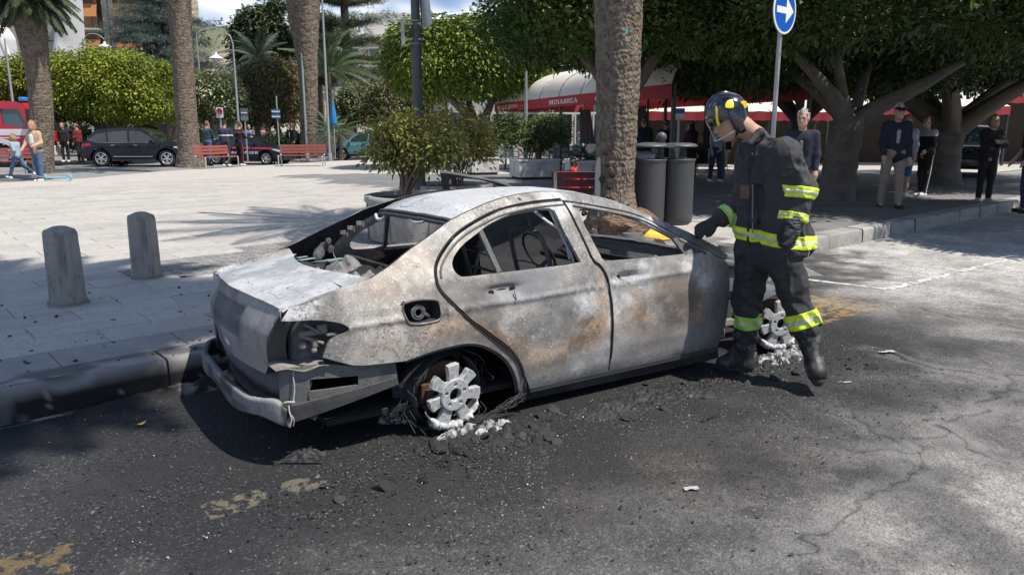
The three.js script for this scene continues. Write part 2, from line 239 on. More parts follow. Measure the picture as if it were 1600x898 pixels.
{
  const A = [-4, 4.6, -6.6, -1.6], B = [-9, 16, -21, -1.6];
  const mk = (r, w, h, fine) => tex(w, h, (u, v) => roadColor(lerp(r[0], r[1], u), lerp(r[3], r[2], v), fine));
  const tA = mk(A, 2048, 1190, true), tB = mk(B, 1800, 1396, true); tA.wrapS = tA.wrapT = tB.wrapS = tB.wrapT = THREE.ClampToEdgeWrapping;
  const road = new THREE.Group(); road.name = 'road'; road.userData.kind = 'structure'; scene.add(road);
  const sheet = (x0, x1, z0, z1, T, R) => { const w = R[1] - R[0], h = R[3] - R[2], nx = max(2, (x1 - x0) / .12 | 0), nz = max(2, (z1 - z0) / .12 | 0); return grid(nx, nz, (u, v) => { const x = lerp(x0, x1, u), z = lerp(z1, z0, v); return [x, roadY(x, z), z]; }, { uv: (u, v, p) => [(p[0] - R[0]) / w, (R[3] - p[2]) / h] }); };
  const bump = rep(aggregate, (A[1] - A[0]) / .85, (A[3] - A[2]) / .85), bumpB = rep(aggregate, (B[1] - B[0]) / .85, (B[3] - B[2]) / .85);
  const mA = M(0xffffff, .82, { map: tA, bumpMap: bump, bumpScale: .006 }), mB = M(0xffffff, .85, { map: tB, bumpMap: bumpB, bumpScale: .006 });
  struct('asphalt_surface', sheet(...A, tA, A), mA, road); delete road.children[0].userData.kind;
  const rest = [[B[0], B[1], B[2], A[2]], [B[0], A[0], A[2], A[3]], [A[1], B[1], A[2], A[3]]].map((r) => sheet(...r, tB, B));
  obj('asphalt_surface', rest, mB, road);
}
const grain = tex(512, 512, (u, v) => { const a = .78 + .3 * tn(u * 200, v * 200, 200, 4) + .14 * (tn(u * 30, v * 30, 30, 5) - .5) + .12 * (tn(u * 7, v * 7, 7, 6) - .5); return [a * .92, a * .91, a * .9]; });
const farAsphalt = M([.25, .245, .24], .9, { map: rep(grain, 1, 1) });
struct('ground', new THREE.PlaneGeometry(3000, 3000, 8, 8).rotateX(-PI / 2).translate(0, -.06, -600), M([.24, .235, .225], .95));
struct('street', grid(60, 40, (u, v) => [lerp(-70, 40, u), -.02, lerp(-12, -62, v)], { uv: (u, v, p) => [p[0] / 2, p[2] / 2] }), farAsphalt);
// white bay lines
{
  const wm = M([.56, .55, .53], .75, { map: rep(tex(256, 256, (u, v) => { const a = ss(.42, .62, fbm(u * 18, v * 18, 4, 3)); return mix3([.50, .49, .475], [1, 1, 1], a); }), 1, 1) });
  const ln = (a, b, w) => { const A = G2(...a), B = G2(...b), d = [B[0] - A[0], B[1] - A[1]], l = hypot(...d), n = [-d[1] / l * w / 2, d[0] / l * w / 2]; return grid(max(4, l / .06 | 0), 2, (u, v) => { const x = lerp(A[0], B[0], u) + n[0] * (v * 2 - 1), z = lerp(A[1], B[1], u) + n[1] * (v * 2 - 1); return [x, roadY(x, z) + .0035, z]; }, { uv: (u, v) => [u * l, v * w] }); };
  tag(struct('road_marking', [ln([1130, 420], [1386, 451], .09), ln([1386, 451], [1490, 426], .10), ln([1500, 424], [1600, 398], .09)], wm), 'thin white parking bay line on the grey asphalt beside the kerb', 'road marking');
}
// kerb stones
{
  const kerb = new THREE.Group(); kerb.name = 'kerb'; kerb.userData.kind = 'structure'; scene.add(kerb);
  const km = M(0xffffff, .85, { vertexColors: true, bumpMap: rep(grain, 2, 2), bumpScale: .006 });
  let s = -4.2, i = 0; const r = rng(5);
  while (s < 24) {
    const L = .95 + r() * .12, top = PAV + .004 + (r() - .5) * .006, j = (r() - .5) * .012, s0 = s;
    const prof = [[.0, -.1], [.0, .0], [.0, top - .1], [.004, top - .03], [.016, top - .008], [.035, top], [.15, top], [.285, top], [.293, top - .006], [.293, -.05]];
    const dense = []; for (let k = 0; k < prof.length - 1; k++) { const n = k === 1 || k === 6 || k === 5 ? 4 : 1; for (let q = 0; q < n; q++) dense.push([lerp(prof[k][0], prof[k + 1][0], q / n), lerp(prof[k][1], prof[k + 1][1], q / n)]); } dense.push(prof[9]);
    const nU = 40, tone = .85 + r() * .25;
    const g = grid(nU, dense.length - 1, (u, v) => { const p = dense[Math.round(v * (dense.length - 1))]; const e = min(u, 1 - u) * L, sx = s0 + u * L, chip = p[0] < .06 && p[1] > top - .05 ? .035 * ss(.55, .72, fbm(sx * 5, 2, 3, 17)) * ss(7, 5, sx) : 0, sh = ss(.02, 0, e) * .006 + chip; const w = st(s0 + .005 + u * (L - .01), p[0] + j + sh + (fbm((s0 + u * L) * 9, p[1] * 9, 3, 3) - .5) * .026 * (p[1] > .02 ? 1 : 0)); return [w[0], p[1] - sh * (p[1] > .1 ? 1 : 0) - (u < .03 || u > .97 ? .002 : 0), w[1]]; }, {
      uv: (u, v, p) => [u * L, v * .6], color: (u, v, p) => {
        const sx = s0 + u * L, k = dense[Math.round(v * (dense.length - 1))], face = k[0] < .02 ? 1 : 0;
        const n = fbm(sx * 3, k[1] * 6 + k[0] * 5, 4, 14); let c = [.33, .32, .305].map((q) => q * tone * (.75 + .5 * n));
        const near = ss(-5, -3, sx) * ss(7.6, 4.8, sx);
        if (k[0] < .04 && k[1] > .15) c = mix3(c, [.20, .19, .18], near * .7); else if (face) c = mix3(c, n2(sx * 60, k[1] * 60, 8) > .9 ? [.22, .21, .20] : [.014, .014, .0145], near * clamp(.62 + .6 * ss(.25, .5, fbm(sx * 5.2, k[1] * 2.0, 4, 4))));
        else c = mix3(c, [.06, .06, .062], near * clamp(.25 + ss(.42, .62, fbm(sx * 2.5, k[0] * 8, 4, 6))) * .85);
        return c;
      } });
    const capped = [g]; for (const u of [0, 1]) { const a = dense.map((p) => { const w = st(s0 + .005 + u * (L - .01), p[0] + j); return [w[0], p[1], w[1]]; }); const f = []; for (let k = 1; k < a.length - 1; k++) f.push(...a[0], ...a[k], ...a[k + 1]); const h = new THREE.BufferGeometry(); h.setAttribute('position', new THREE.BufferAttribute(new Float32Array(f), 3)); h.setAttribute('color', new THREE.BufferAttribute(new Float32Array(f.length).fill(.12), 3)); h.computeVertexNormals(); capped.push(h); }
    obj('kerb_stone', capped, km, kerb); s += L; i++;
  }
}
// plaza: a raised block with slabs
const PLAZA_FAR = [[-160, 300], [-40, 287], [130, 278], [240, 268], [330, 262], [430, 257], [525, 251], [620, 248], [800, 247], [1100, 246], [1400, 246], [1900, 252]];
{
  const far = PLAZA_FAR.map((p) => G2(p[0], p[1], PAV)), near = [st(30, .29), st(-9, .29)];
  const out = [st(-9, .29), ...far, [40, -22], st(34, .29)];
  const sh = out.map((p) => V2(p[0], p[1])); const tris = THREE.ShapeUtils.triangulateShape(sh, []);
  const slabBase = panel(out, (x, z) => [x, PAV - .03, z], { edge: 3, flip: true, uv: (x, z) => [x / 2, z / 2] });
  const wall = []; for (let i = 0; i < out.length; i++) { const a = out[i], b = out[(i + 1) % out.length]; wall.push(a[0], PAV, a[1], b[0], PAV, b[1], b[0], -.1, b[1], a[0], PAV, a[1], b[0], -.1, b[1], a[0], -.1, a[1]); }
  const wg = new THREE.BufferGeometry(); wg.setAttribute('position', new THREE.BufferAttribute(new Float32Array(wall), 3)); wg.computeVertexNormals();
  const plaza = new THREE.Group(); plaza.name = 'plaza_pavement'; plaza.userData.kind = 'structure'; scene.add(plaza);
  obj('bedding', [slabBase, wg], M([.27, .26, .245], .95), plaza);
  // slab finishes: pale limestone, darker towards the right end, mid grey by the kerb
  const slabM = Array.from({ length: 15 }, (_, k) => { const t = rep(grain, .5, .5); t.offset.set(k * .21, k * .37); return M([[.465, .44, .405], [.49, .465, .425], [.44, .42, .385], [.475, .445, .41], [.415, .395, .365], [.20, .20, .205], [.22, .22, .22], [.19, .19, .19], [.21, .205, .20], [.17, .17, .172], [.30, .29, .28], [.27, .26, .255], [.33, .32, .31], [.29, .285, .275], [.24, .235, .23]][k], .78, { map: t, bumpMap: rep(grain, 1.5, 1.5), bumpScale: .002 }); });
  const inCob = (x, z) => z < -7.75 && z > -10.75 && x > -4.15 + (-z - 8.0) * .5 && x < 3;
  const SL = .78, ST = .42, gap = .0045, r = rng(77);
  const slabGeo = [0, 1, 2, 3].map(() => { const w = SL - gap, d = ST - gap, h = .05; const g = new THREE.BufferGeometry(), c = .004, a = w / 2, b = d / 2; const P = [[-a, -h, -b], [a, -h, -b], [a, -h, b], [-a, -h, b], [-a, -c, -b], [a, -c, -b], [a, -c, b], [-a, -c, b], [-a + c, 0, -b + c], [a - c, 0, -b + c], [a - c, 0, b - c], [-a + c, 0, b - c]]; const f = []; const q = (i, j, k, l) => { for (const t of [i, k, j, i, l, k]) f.push(...P[t]); }; for (let k = 0; k < 4; k++) { const n = (k + 1) % 4; q(k, n, 4 + n, 4 + k); q(4 + k, 4 + n, 8 + n, 8 + k); } q(8, 9, 10, 11);
    g.setAttribute('position', new THREE.BufferAttribute(new Float32Array(f), 3)); const uv = []; const o = [r() * 5, r() * 5]; for (let k = 0; k < f.length; k += 3) uv.push(f[k] + o[0], f[k + 2] + o[1]); g.setAttribute('uv', new THREE.BufferAttribute(new Float32Array(uv), 2)); g.computeVertexNormals(); return g; });
  let count = 0; const merged = Array.from({ length: 15 }, () => []);
  for (let row = 0; row < 44; row++) for (let k = -14; k < 40; k++) {
    const t = .30 + ST * (row + .5), s = k * SL + (row % 2) * SL / 2, [x, z] = st(s, t), D = -z;
    if (D < 3 || abs(x) > D * .74 + 1.2 || D > 26 || inCob(x, z)) continue;
    const inFar = PLAZA_FAR; const y = PAV + (r() - .5) * .004, tone = floor(r() * 5), tilt = (r() - .5) * .004;
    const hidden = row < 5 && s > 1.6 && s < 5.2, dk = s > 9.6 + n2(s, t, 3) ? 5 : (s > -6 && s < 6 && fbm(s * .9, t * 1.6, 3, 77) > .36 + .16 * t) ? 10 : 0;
    if (row < 9 && D < 13.5 && count < 290 && !hidden) { const m = obj('slab', slabGeo[floor(r() * 4)], slabM[tone + dk], plaza); m.position.set(x, y, z); m.rotation.set(0, KTURN, tilt); count++; }
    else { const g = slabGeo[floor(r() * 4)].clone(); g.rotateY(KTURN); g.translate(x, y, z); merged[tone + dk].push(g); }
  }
  merged.forEach((l, k) => { if (l.length) obj('paving_slabs', mg(l), slabM[k], plaza).userData.kind = 'stuff'; });
  // far paving: a sheet, joints too small to see
  const far2 = panel([...far, [40, -22], st(34, 4), st(24, 4), st(8, 9), st(-9, 9)], (x, z) => [x, PAV - .009, z], { edge: 2, flip: true, uv: (x, z) => [x / 2, z / 2] });
  obj('far_paving', far2, M([.49, .46, .42], .8, { map: grain }), plaza);
  // dark band of small cobbles
  const cobT = tex(512, 512, (u, v) => { const ny = 20, nx = 12, row = floor(v * ny), f = v * ny - row, uu = u * nx + (row % 2) * .5, col = ((floor(uu) % nx) + nx) % nx, e = uu - floor(uu); const edge = min(ss(0, .09, e) * ss(1, .91, e), ss(0, .16, f) * ss(1, .84, f)); const tone = .75 + .5 * hash3(col, row, 3); const n = .8 + .4 * tn(u * 120, v * 120, 120, 7); return [.235, .228, .218].map((q) => lerp(.11, q * tone * n, edge)); });
  const cobB = tex(512, 512, (u, v) => { const ny = 20, nx = 12, row = floor(v * ny), f = v * ny - row, uu = u * nx + (row % 2) * .5, e = uu - floor(uu); return min(ss(0, .16, e) * ss(1, .84, e), ss(0, .25, f) * ss(1, .75, f)); }, { srgb: false });
  obj('cobble_band', panel([[-4.4, -7.6], [3.2, -7.6], [3.2, -10.9], [-2.8, -10.9]], (x, z) => [x, PAV - .002, z], { edge: .5, flip: true, uv: (x, z) => [x / 1.8, z / 1.8] }), M(0xffffff, .85, { map: cobT, bumpMap: cobB, bumpScale: .01 }), plaza);
}
// ---------------------------------------------------------------- the burnt-out saloon
// car axes: x forward from the rear axle, y up, z to its right (towards the camera)
const car = thing('burnt_car', 'burnt-out grey and rusty saloon car without glass or tyres beside the kerb', 'car', [CARO.x, CARO.y, CARO.z]);
car.rotation.order = 'YXZ'; car.rotation.set(-1.8 * D2R, 32.7 * D2R, 0);
function CW(x, y) { // half width of the body
  let ib = pl(y, [0, .12, .2, .3, .45, .6, .75, .86, 1.15, 1.22, 1.25, 1.27, 1.285], [.09, .06, .035, .015, 0, 0, .02, .05, .235, .292, .33, .385, .47]);
  let t = max(0, -.3 - x); ib += .16 * t * t + 3.6 * pow(max(0, -.85 - x), 2); t = max(0, x - 2); ib += .08 * t * t; return .875 - ib;
}
const wob = (x, y, k = 1) => (fbm(x * 4 + 3, y * 4, 3, 41) - .5) * .012 * k + (fbm(x * 16, y * 16, 2, 43) - .5) * .003 * k;
const gauss = (x, y, a, b, ra, rb) => exp(-pow((x - a) / ra, 2) - pow((y - b) / rb, 2));
function sideZ(x, y, right) {
  let z = CW(x, y) + wob(x, y + (right ? 0 : 7));
  z += .010 * exp(-pow((y - (.70 + .02 * (x - .5))) / .018, 2)) * ss(-.9, -.5, x) * ss(2.2, 2.0, x);      // the crease along the doors
  z -= .042 * gauss(x, y, .335, .764, .10, .024) + .042 * gauss(x, y, 1.275, .744, .11, .026);              // handle recesses
  z -= .012 * gauss(x, y, .7, .42, .35, .1);
  return z;
}
const sideR = (x, y) => [x, y, sideZ(x, y, 1)], sideL = (x, y) => [x, y, -sideZ(x, y, 0)];
const burnt = (x, y) => { // burnt side panels: bare scaled steel, rust, ash and soot
  const a = fbm(x * 2.6, y * 2.6, 5, 1), b = fbm(x * 7, y * 7, 4, 2), n = n2(x * 150, y * 150, 3), n5 = .5 * n2(x * 210, y * 210, 4) + .5 * n2(x * 95, y * 95, 5), f = fbm(x * 34, y * 34, 3, 6);
  let c = mix3([.35, .332, .305], [.20, .196, .19], ss(.36, .60, a));
  c = mix3(c, [.60, .60, .605], ss(.52, .70, fbm(x * 3.3 + 5, y * 5, 5, 8)) * .75);
  const rx = abs(hypot(x - .62, (y - .70) * 1.05) - .42), arc = exp(-pow(rx / .10, 2)) * ss(.72, .5, y) * ss(-.1, .2, x) * ss(1.12, 1.06, x);
  const ring = exp(-pow((hypot((x - 1.6) * .72, y - .50) - .17) / .085, 2)) * ss(1.16, 1.22, x) * ss(2.1, 1.9, x);
  const inr = gauss(x, y, 1.62, .50, .26, .12) * ss(1.16, 1.22, x);
  const tan_ = clamp(arc * 1.1 + ring * .9 + .8 * gauss(x, y, -.05, .62, .35, .12) + .7 * gauss(x, y, 1.05, .6, .06, .25) + .55 * gauss(x, y, .1, .95, .5, .12));
  c = mix3(c, [.40, .27, .165], tan_ * ss(.26, .58, b) * .82);
  c = mix3(c, [.17, .11, .07], clamp(arc * 1.1 + inr * 1.3) * ss(.42, .60, fbm(x * 11, y * 11, 4, 12)) * .85);
  c = mix3(c, [.085, .075, .07], clamp(.9 * exp(-pow((rx + .05) / .06, 2)) * arc + inr * .8) * ss(.50, .66, f) * .9);
  c = mix3(c, [.30, .31, .335], .55 * gauss(x, y, .35, .72, .35, .08) + .5 * gauss(x, y, 1.35, .72, .3, .08));
  // scale: dense dark flecks and pale flakes
  const dens = fbm(x * 5 + 8, y * 5, 3, 15);
  { const sw = .30 + .70 * clamp(ss(.80, .90, y) + ss(.05, -.25, x) * .9 + tan_ * .4), k = lerp(.80, .52, ss(.36, .64, dens)); c = c.map((v) => v * lerp(1, lerp(.40, .7, n), ss(k, k + .09, n5) * sw)); }
  if (n > lerp(.96, .84, ss(.4, .6, 1 - dens))) c = mix3(c, [.72, .70, .68], .5);
  if (n < .08) c = c.map((v) => v * .5);
  c = c.map((v) => v * (.70 + .60 * f) * (.66 + .68 * fbm(x * 6 + 2, y * 8, 5, 29)));
  c = mix3(c, [.085, .082, .08], ss(.50, .68, fbm(x * 1.9 + 13, y * 2.8 + 3, 5, 45)) * .6 + .35 * exp(-pow((hypot(x - .05, y - .07) - .46) / .06, 2)) * ss(.3, .6, b));
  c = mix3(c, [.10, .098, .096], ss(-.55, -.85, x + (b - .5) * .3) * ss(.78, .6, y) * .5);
  // cracks in the scale
  const ck = abs(fbm(x * 9, y * 9, 4, 19) - .5); if (ck < .003) c = c.map((v) => v * .7);
  c = mix3(c, [.20, .20, .205], ss(.44, .24, y + (a - .5) * .25) * ss(.3, .5, x) * .55);
  c = mix3(c, [.19, .20, .215], ss(.60, .84, y) * ss(.92, .86, y) * ss(.40, .58, fbm(x * 2.2 + 3, y * 4, 4, 23)) * ss(-.2, .1, x) * .75);
  c = mix3(c, [.40, .22, .15], gauss(x, y, -.42, .80, .22, .07) * ss(.45, .6, b) * .3);
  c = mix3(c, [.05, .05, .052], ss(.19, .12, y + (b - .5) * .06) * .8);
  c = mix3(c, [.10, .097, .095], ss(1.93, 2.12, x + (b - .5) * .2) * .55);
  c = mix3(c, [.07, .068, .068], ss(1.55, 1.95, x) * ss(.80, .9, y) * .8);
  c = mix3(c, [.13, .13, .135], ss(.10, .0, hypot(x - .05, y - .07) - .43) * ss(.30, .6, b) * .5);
  return c;
};
const UVS = (x, y) => [(x + 1.25) / 3.6, y / 1.35];
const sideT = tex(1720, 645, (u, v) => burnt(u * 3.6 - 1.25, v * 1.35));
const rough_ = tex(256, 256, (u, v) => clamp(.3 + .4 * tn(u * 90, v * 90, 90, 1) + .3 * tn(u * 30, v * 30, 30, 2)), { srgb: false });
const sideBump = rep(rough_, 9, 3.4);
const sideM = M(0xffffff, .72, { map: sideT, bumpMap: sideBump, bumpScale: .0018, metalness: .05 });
const ashT = tex(1024, 1024, (u, v) => { const x = u * 2.4, y = v * 2.4; const a = fbm(x * 2 + 20, y * 2, 5, 31), b = fbm(x * 9, y * 9, 4, 32), n = n2(x * 140, y * 140, 33); let c = mix3([.46, .465, .475], [.30, .31, .325], ss(.40, .66, a)); c = mix3(c, [.56, .56, .56], ss(.5, .7, b) * .6); if (n2(x * 55, y * 55, 35) > .90) c = c.map((v) => v * .5); if (n > .93) c = c.map((v) => v * .7); if (abs(fbm(x * 3, y * 3, 3, 36) - .5) < .004) c = c.map((v) => v * .6); return c.map((v) => v * (.86 + .28 * n)); });
const ashM = M(0xffffff, .6, { map: ashT, bumpMap: rep(rough_, 5, 5), bumpScale: .003, metalness: .1 });
const sootT = tex(512, 512, (u, v) => { const a = fbm(u * 8, v * 8, 5, 51), n = n2(u * 190, v * 190, 52); let c = mix3([.013, .013, .014], [.034, .033, .033], ss(.4, .65, a)); if (n > .95) c = [.10, .10, .10]; return c; });
const sootM = M(0xffffff, .85, { map: sootT, bumpMap: rep(rough_, 3, 3), bumpScale: .006 });
const darkM = M([.07, .07, .072], .8, { map: rep(tex(256, 256, (u, v) => { const a = .5 + .9 * fbm(u * 9, v * 9, 4, 61), n = n2(u * 120, v * 120, 62); return [a, a, a].map((q) => q * (n > .9 ? 1.9 : 1) * (.8 + .4 * n)); }), 2, 2) });
const greyM = M([.30, .295, .285], .65, { map: rep(ashT, 1, 1), bumpMap: rough_, bumpScale: .003, metalness: .15 });
const tanM = M([.55, .50, .43], .75, { map: rep(ashT, .7, .7), bumpMap: rough_, bumpScale: .003 });
const rustM = M([.30, .155, .095], .9, { map: rep(ashT, 3, 3), bumpMap: rep(rough_, 6, 6), bumpScale: .004 });
const aluM = M([.52, .525, .53], .55, { metalness: .1, map: rep(tex(256, 256, (u, v) => { const a = .8 + .35 * (fbm(u * 9, v * 9, 4, 65) - .3), b = ss(.60, .72, fbm(u * 16 + 4, v * 16, 3, 66)); return mix3([a, a, a], [.35, .34, .33], b * .6); }), 4, 4) });
const meltM = M([.66, .66, .67], .55, { bumpMap: rough_, bumpScale: .006 });
const glassBitM = M([.30, .42, .40], .25);

// outlines in the side view
const archPts = spline([[-.30, .46], [-.15, .485], [0, .497], [.1, .494], [.2, .462], [.33, .37], [.41, .25], [.452, .13]], 4);
const rShut = spline([[.478, .13], [.462, .26], [.385, .39], [.215, .535], [.11, .62], [-.005, .74], [-.062, .815], [-.072, .86], [-.052, .93], [0, .99], [.125, 1.08], [.32, 1.158], [.47, 1.197], [.71, 1.226], [.95, 1.234]], 4);
const fShut = spline([[.96, 1.234], [1.21, 1.186], [1.53, 1.105], [1.79, .965], [1.99, .855], [2.165, .77]], 4);
const roofLine = spline([[2.19, .80], [2.08, .875], [2.0, .92], [1.85, .997], [1.7, 1.06], [1.51, 1.146], [1.36, 1.208], [1.22, 1.247], [.98, 1.277], [.7, 1.274], [.45, 1.245], [.21, 1.185]], 4);
const cIn = spline([[.19, 1.178], [.12, 1.157], [-.02, 1.093], [-.18, 1.022], [-.32, .952], [-.43, .908]], 3);
const shoulder = spline([[-.51, .884], [-.68, .848], [-.86, .808]], 3);
const tailTop = spline([[-.905, .742], [-.84, .738], [-.74, .732], [-.65, .712], [-.60, .69], [-.588, .672], [-.60, .655], [-.65, .645], [-.695, .62], [-.72, .57], [-.73, .545]], 3);
const skinLow = spline([[-.73, .545], [-.65, .51], [-.57, .48], [-.44, .468], [-.30, .46]], 3);
const frameOut = [...tailTop, ...skinLow.slice(1), ...archPts.slice(1), ...rShut, ...fShut.slice(1), ...roofLine, ...cIn, ...shoulder];
const inset = (p, d) => p.map(([x, y], i) => { const a = p[max(0, i - 1)], b = p[min(p.length - 1, i + 1)], dx = b[0] - a[0], dy = b[1] - a[1], l = hypot(dx, dy) || 1; return [x + dy / l * d, y - dx / l * d]; });
const rDoorTop = inset(rShut, .010), bShut = spline([[.952, 1.222], [.966, 1.15], [.99, .99], [1.012, .86], [1.045, .838], [1.085, .77], [1.10, .66], [1.116, .49], [1.122, .32], [1.128, .145]], 4);
const rDoorOut = [...rDoorTop.filter((p) => p[0] < .955 && p[1] > .14), ...bShut, [.485, .142]];
const rWin = [...spline([[.13, .862], [.075, .868], [.048, .905], [.058, .95], [.13, 1.012], [.29, 1.09], [.38, 1.128], [.53, 1.168], [.7, 1.186], [.83, 1.19]], 4), [.862, 1.172], [.872, 1.06], [.918, .868], ...spline([[.80, .862], [.33, .862]], 4)];
const bShut2 = inset(bShut, -.012).map((p) => [p[0], p[1]]);
const fDoorOut = [...bShut2.slice().reverse().map((p) => [p[0], min(p[1], 1.215)]), ...inset(fShut, .012).filter((p) => p[0] > 1.0).map((p) => [p[0], p[1]]), ...spline([[2.176, .745], [2.186, .66], [2.184, .55], [2.172, .36], [2.14, .145]], 4)];
const fWin = [...spline([[1.04, 1.135], [1.052, 1.166], [1.085, 1.172], [1.23, 1.158], [1.42, 1.108], [1.58, 1.035], [1.76, .935]], 4), [1.80, .845], ...spline([[1.57, .845], [1.10, .858]], 4), [1.085, .875], [1.05, 1.06]];
function bodySide(side, mir, openDoor) {
  const o = { edge: .045, uv: UVS, flip: mir, thick: .014 };
  const fuel = [[-.275, .765], [-.085, .757], [-.072, .735], [-.078, .66], [-.10, .648], [-.25, .652], [-.272, .67], [-.29, .74]];
  const q = obj('quarter_panel', panel(frameOut, side, { ...o, holes: mir ? [] : [spline(fuel, 3, true)] }), sideM, car);
  if (!mir) { // fuel filler pocket
    const z = CW(-.18, .7); const rim = spline(fuel, 3, true);
    const pocket = []; for (let i = 0; i < rim.length - 1; i++) { const a = rim[i], b = rim[i + 1], k = .8; const A = [a[0], a[1], sideZ(...a, 1) - .004], B = [b[0], b[1], sideZ(...b, 1) - .004], C = [-.18 + (b[0] + .18) * k, .705 + (b[1] - .705) * k, z - .09], D = [-.18 + (a[0] + .18) * k, .705 + (a[1] - .705) * k, z - .09], E = [-.18, .705, z - .09]; pocket.push(...A, ...D, ...B, ...B, ...D, ...C, ...D, ...E, ...C); }
    const pg = new THREE.BufferGeometry(); pg.setAttribute('position', new THREE.BufferAttribute(new Float32Array(pocket), 3)); pg.computeVertexNormals();
    const fp = obj('fuel_pocket', pg, sootM, q); 
    obj('filler_neck', [new THREE.TorusGeometry(.036, .009, 8, 20).translate(-.19, .70, z - .035), new THREE.TorusGeometry(.024, .006, 8, 20).translate(-.19, .70, z - .03), cyl(.03, .034, .07, 0, 0, 0, 16, true).rotateX(PI / 2).translate(-.19, .70, z - .06), bar([-.16, .69, z - .03], [-.115, .665, z - .06], .012)], greyM, fp);
    obj('fuel_flap_edge', new THREE.TubeGeometry(new THREE.CatmullRomCurve3(rim.map((p) => V3(p[0], p[1], sideZ(...p, 1) + .001)), true), 60, .006, 6, true), sideM, q);
  }
  obj('inner_liner', panel(frameOut, (x, y) => { const p = side(x, y); return [p[0], p[1], p[2] - (mir ? -1 : 1) * .019]; }, { edge: .06, flip: !mir, thick: .002, holes: mir ? [] : [[[-.285, .775], [-.07, .767], [-.06, .64], [-.28, .64]]] }), sootM, car);
  const d = obj('rear_door', panel(rDoorOut, side, { ...o, edge: .035, holes: [rWin], thick: .022 }), sideM, car);
  const s = mir ? -1 : 1;
  obj('window_bar', flatBar([.30, 1.088, s * (CW(.3, 1.088) - .015)], [.332, .86, s * (CW(.33, .86) - .012)], .030, .022, [0, 0, 1]), greyM, d);
  const trim = (pts, off, r) => new THREE.TubeGeometry(new THREE.CatmullRomCurve3(inset(pts, off).map((p) => V3(p[0], p[1], s * (CW(p[0], p[1]) + .004)))), 70, r, 6);
  obj('window_trim', [trim(rShut.filter((p) => p[1] > .86), .030, .007)], greyM, d);
  obj('door_seal', [trim(rShut.filter((p) => p[1] > .2), -.004, .006), trim(bShut.filter((p) => p[1] > .2), -.006, .006)], sootM, d);
  if (!mir) {
    for (const [hx, hy] of [[.262, .757], [.412, .768]]) obj('handle_hole', cyl(.014, .014, .02, 0, 0, 0, 12).scale(1.5, 1, .9).rotateX(PI / 2).translate(hx, hy, sideZ(hx, hy, 1) - .003), sootM, d);
    obj('wire', tube([[.405, .752, .862], [.402, .735, .87], [.408, .71, .872], [.40, .69, .874]], .004, 12, 5), tanM, d);
    const f = obj('front_door', panel(fDoorOut, side, { ...o, edge: .035, holes: [fWin], thick: .022 }), sideM, car);
    obj('handle_hole', cyl(.014, .014, .02, 0, 0, 0, 12).scale(1.3, 1, 1.1).rotateX(PI / 2).translate(1.20, .748, sideZ(1.2, .748, 1) - .003), sootM, f);
    obj('window_trim', [trim(fShut.filter((p) => p[0] > 1 && p[0] < 2.0), .030, .007)], greyM, f);
    obj('window_bar', flatBar([1.742, .945, CW(1.74, .945) - .005], [1.80, .838, CW(1.8, .838) - .004], .03, .02, [0, 0, 1]), greyM, f);
    obj('inner_skin', panel([[1.12, .18], [2.12, .18], [2.14, .7], [1.75, .83], [1.12, .84]], (x, y) => [x, y, CW(x, y) - .09], { edge: .15 }), sootM, f);
    // mirror triangle
    obj('mirror_plate', panel([[1.81, .842], [1.775, .93], [1.99, .838]], (x, y) => [x, y, CW(x, y) + .002], { edge: .08, thick: .012 }), darkM, f);
  }
  obj('inner_skin', panel([[.5, .18], [1.1, .18], [1.0, .84], [.1, .84], [.2, .55]], (x, y) => [x, y, s * (CW(x, y) - .09)], { edge: .15 }), sootM, d);
  obj('sill_panel', panel([[.455, .125], [2.16, .125], [2.2, .045], [.44, .06]], (x, y) => [x, y, s * (CW(x, y) - .01)], { edge: .06, uv: UVS, flip: mir, thick: .03 }), sootM, car);
  obj('sill_lip', panel([[.455, .142], [2.15, .142], [2.16, .112], [.455, .112]], (x, y) => [x, y, s * (CW(x, y) + .004)], { edge: .06, uv: UVS, flip: mir, thick: .03 }), darkM, car);
  // B pillar behind the doors
  obj('pillar', panel([[.93, .15], [1.2, .15], [1.10, .85], [1.02, 1.2], [.93, 1.2], [.95, .85]], (x, y) => [x, y, s * (CW(x, y) - .05)], { edge: .1, thick: .05, flip: mir }), sootM, car);
}
bodySide(sideR, false);
bodySide(sideL, true);
// open left front door, swung outwards on its hinges
{
  const g = new THREE.Group(); g.name = 'front_door'; g.position.set(2.15, .18, -.86); g.rotation.y = -24 * D2R; car.add(g); g.userData.label = 'open left front door with bare window frame';
  const mapL = (x, y) => [x - 2.15, y, -(CW(x, y)) + .86];
  obj('door_panel', panel(fDoorOut, mapL, { edge: .06, uv: UVS, flip: true, thick: .03, holes: [fWin] }), darkM, g);
  obj('window_channel', new THREE.TubeGeometry(new THREE.CatmullRomCurve3(inset(fWin.filter((p) => p[1] > .95), .0).map((p) => V3(...mapL(p[0], p[1])).add(V3(0, 0, .012)))), 50, .012, 6), greyM, g);
}
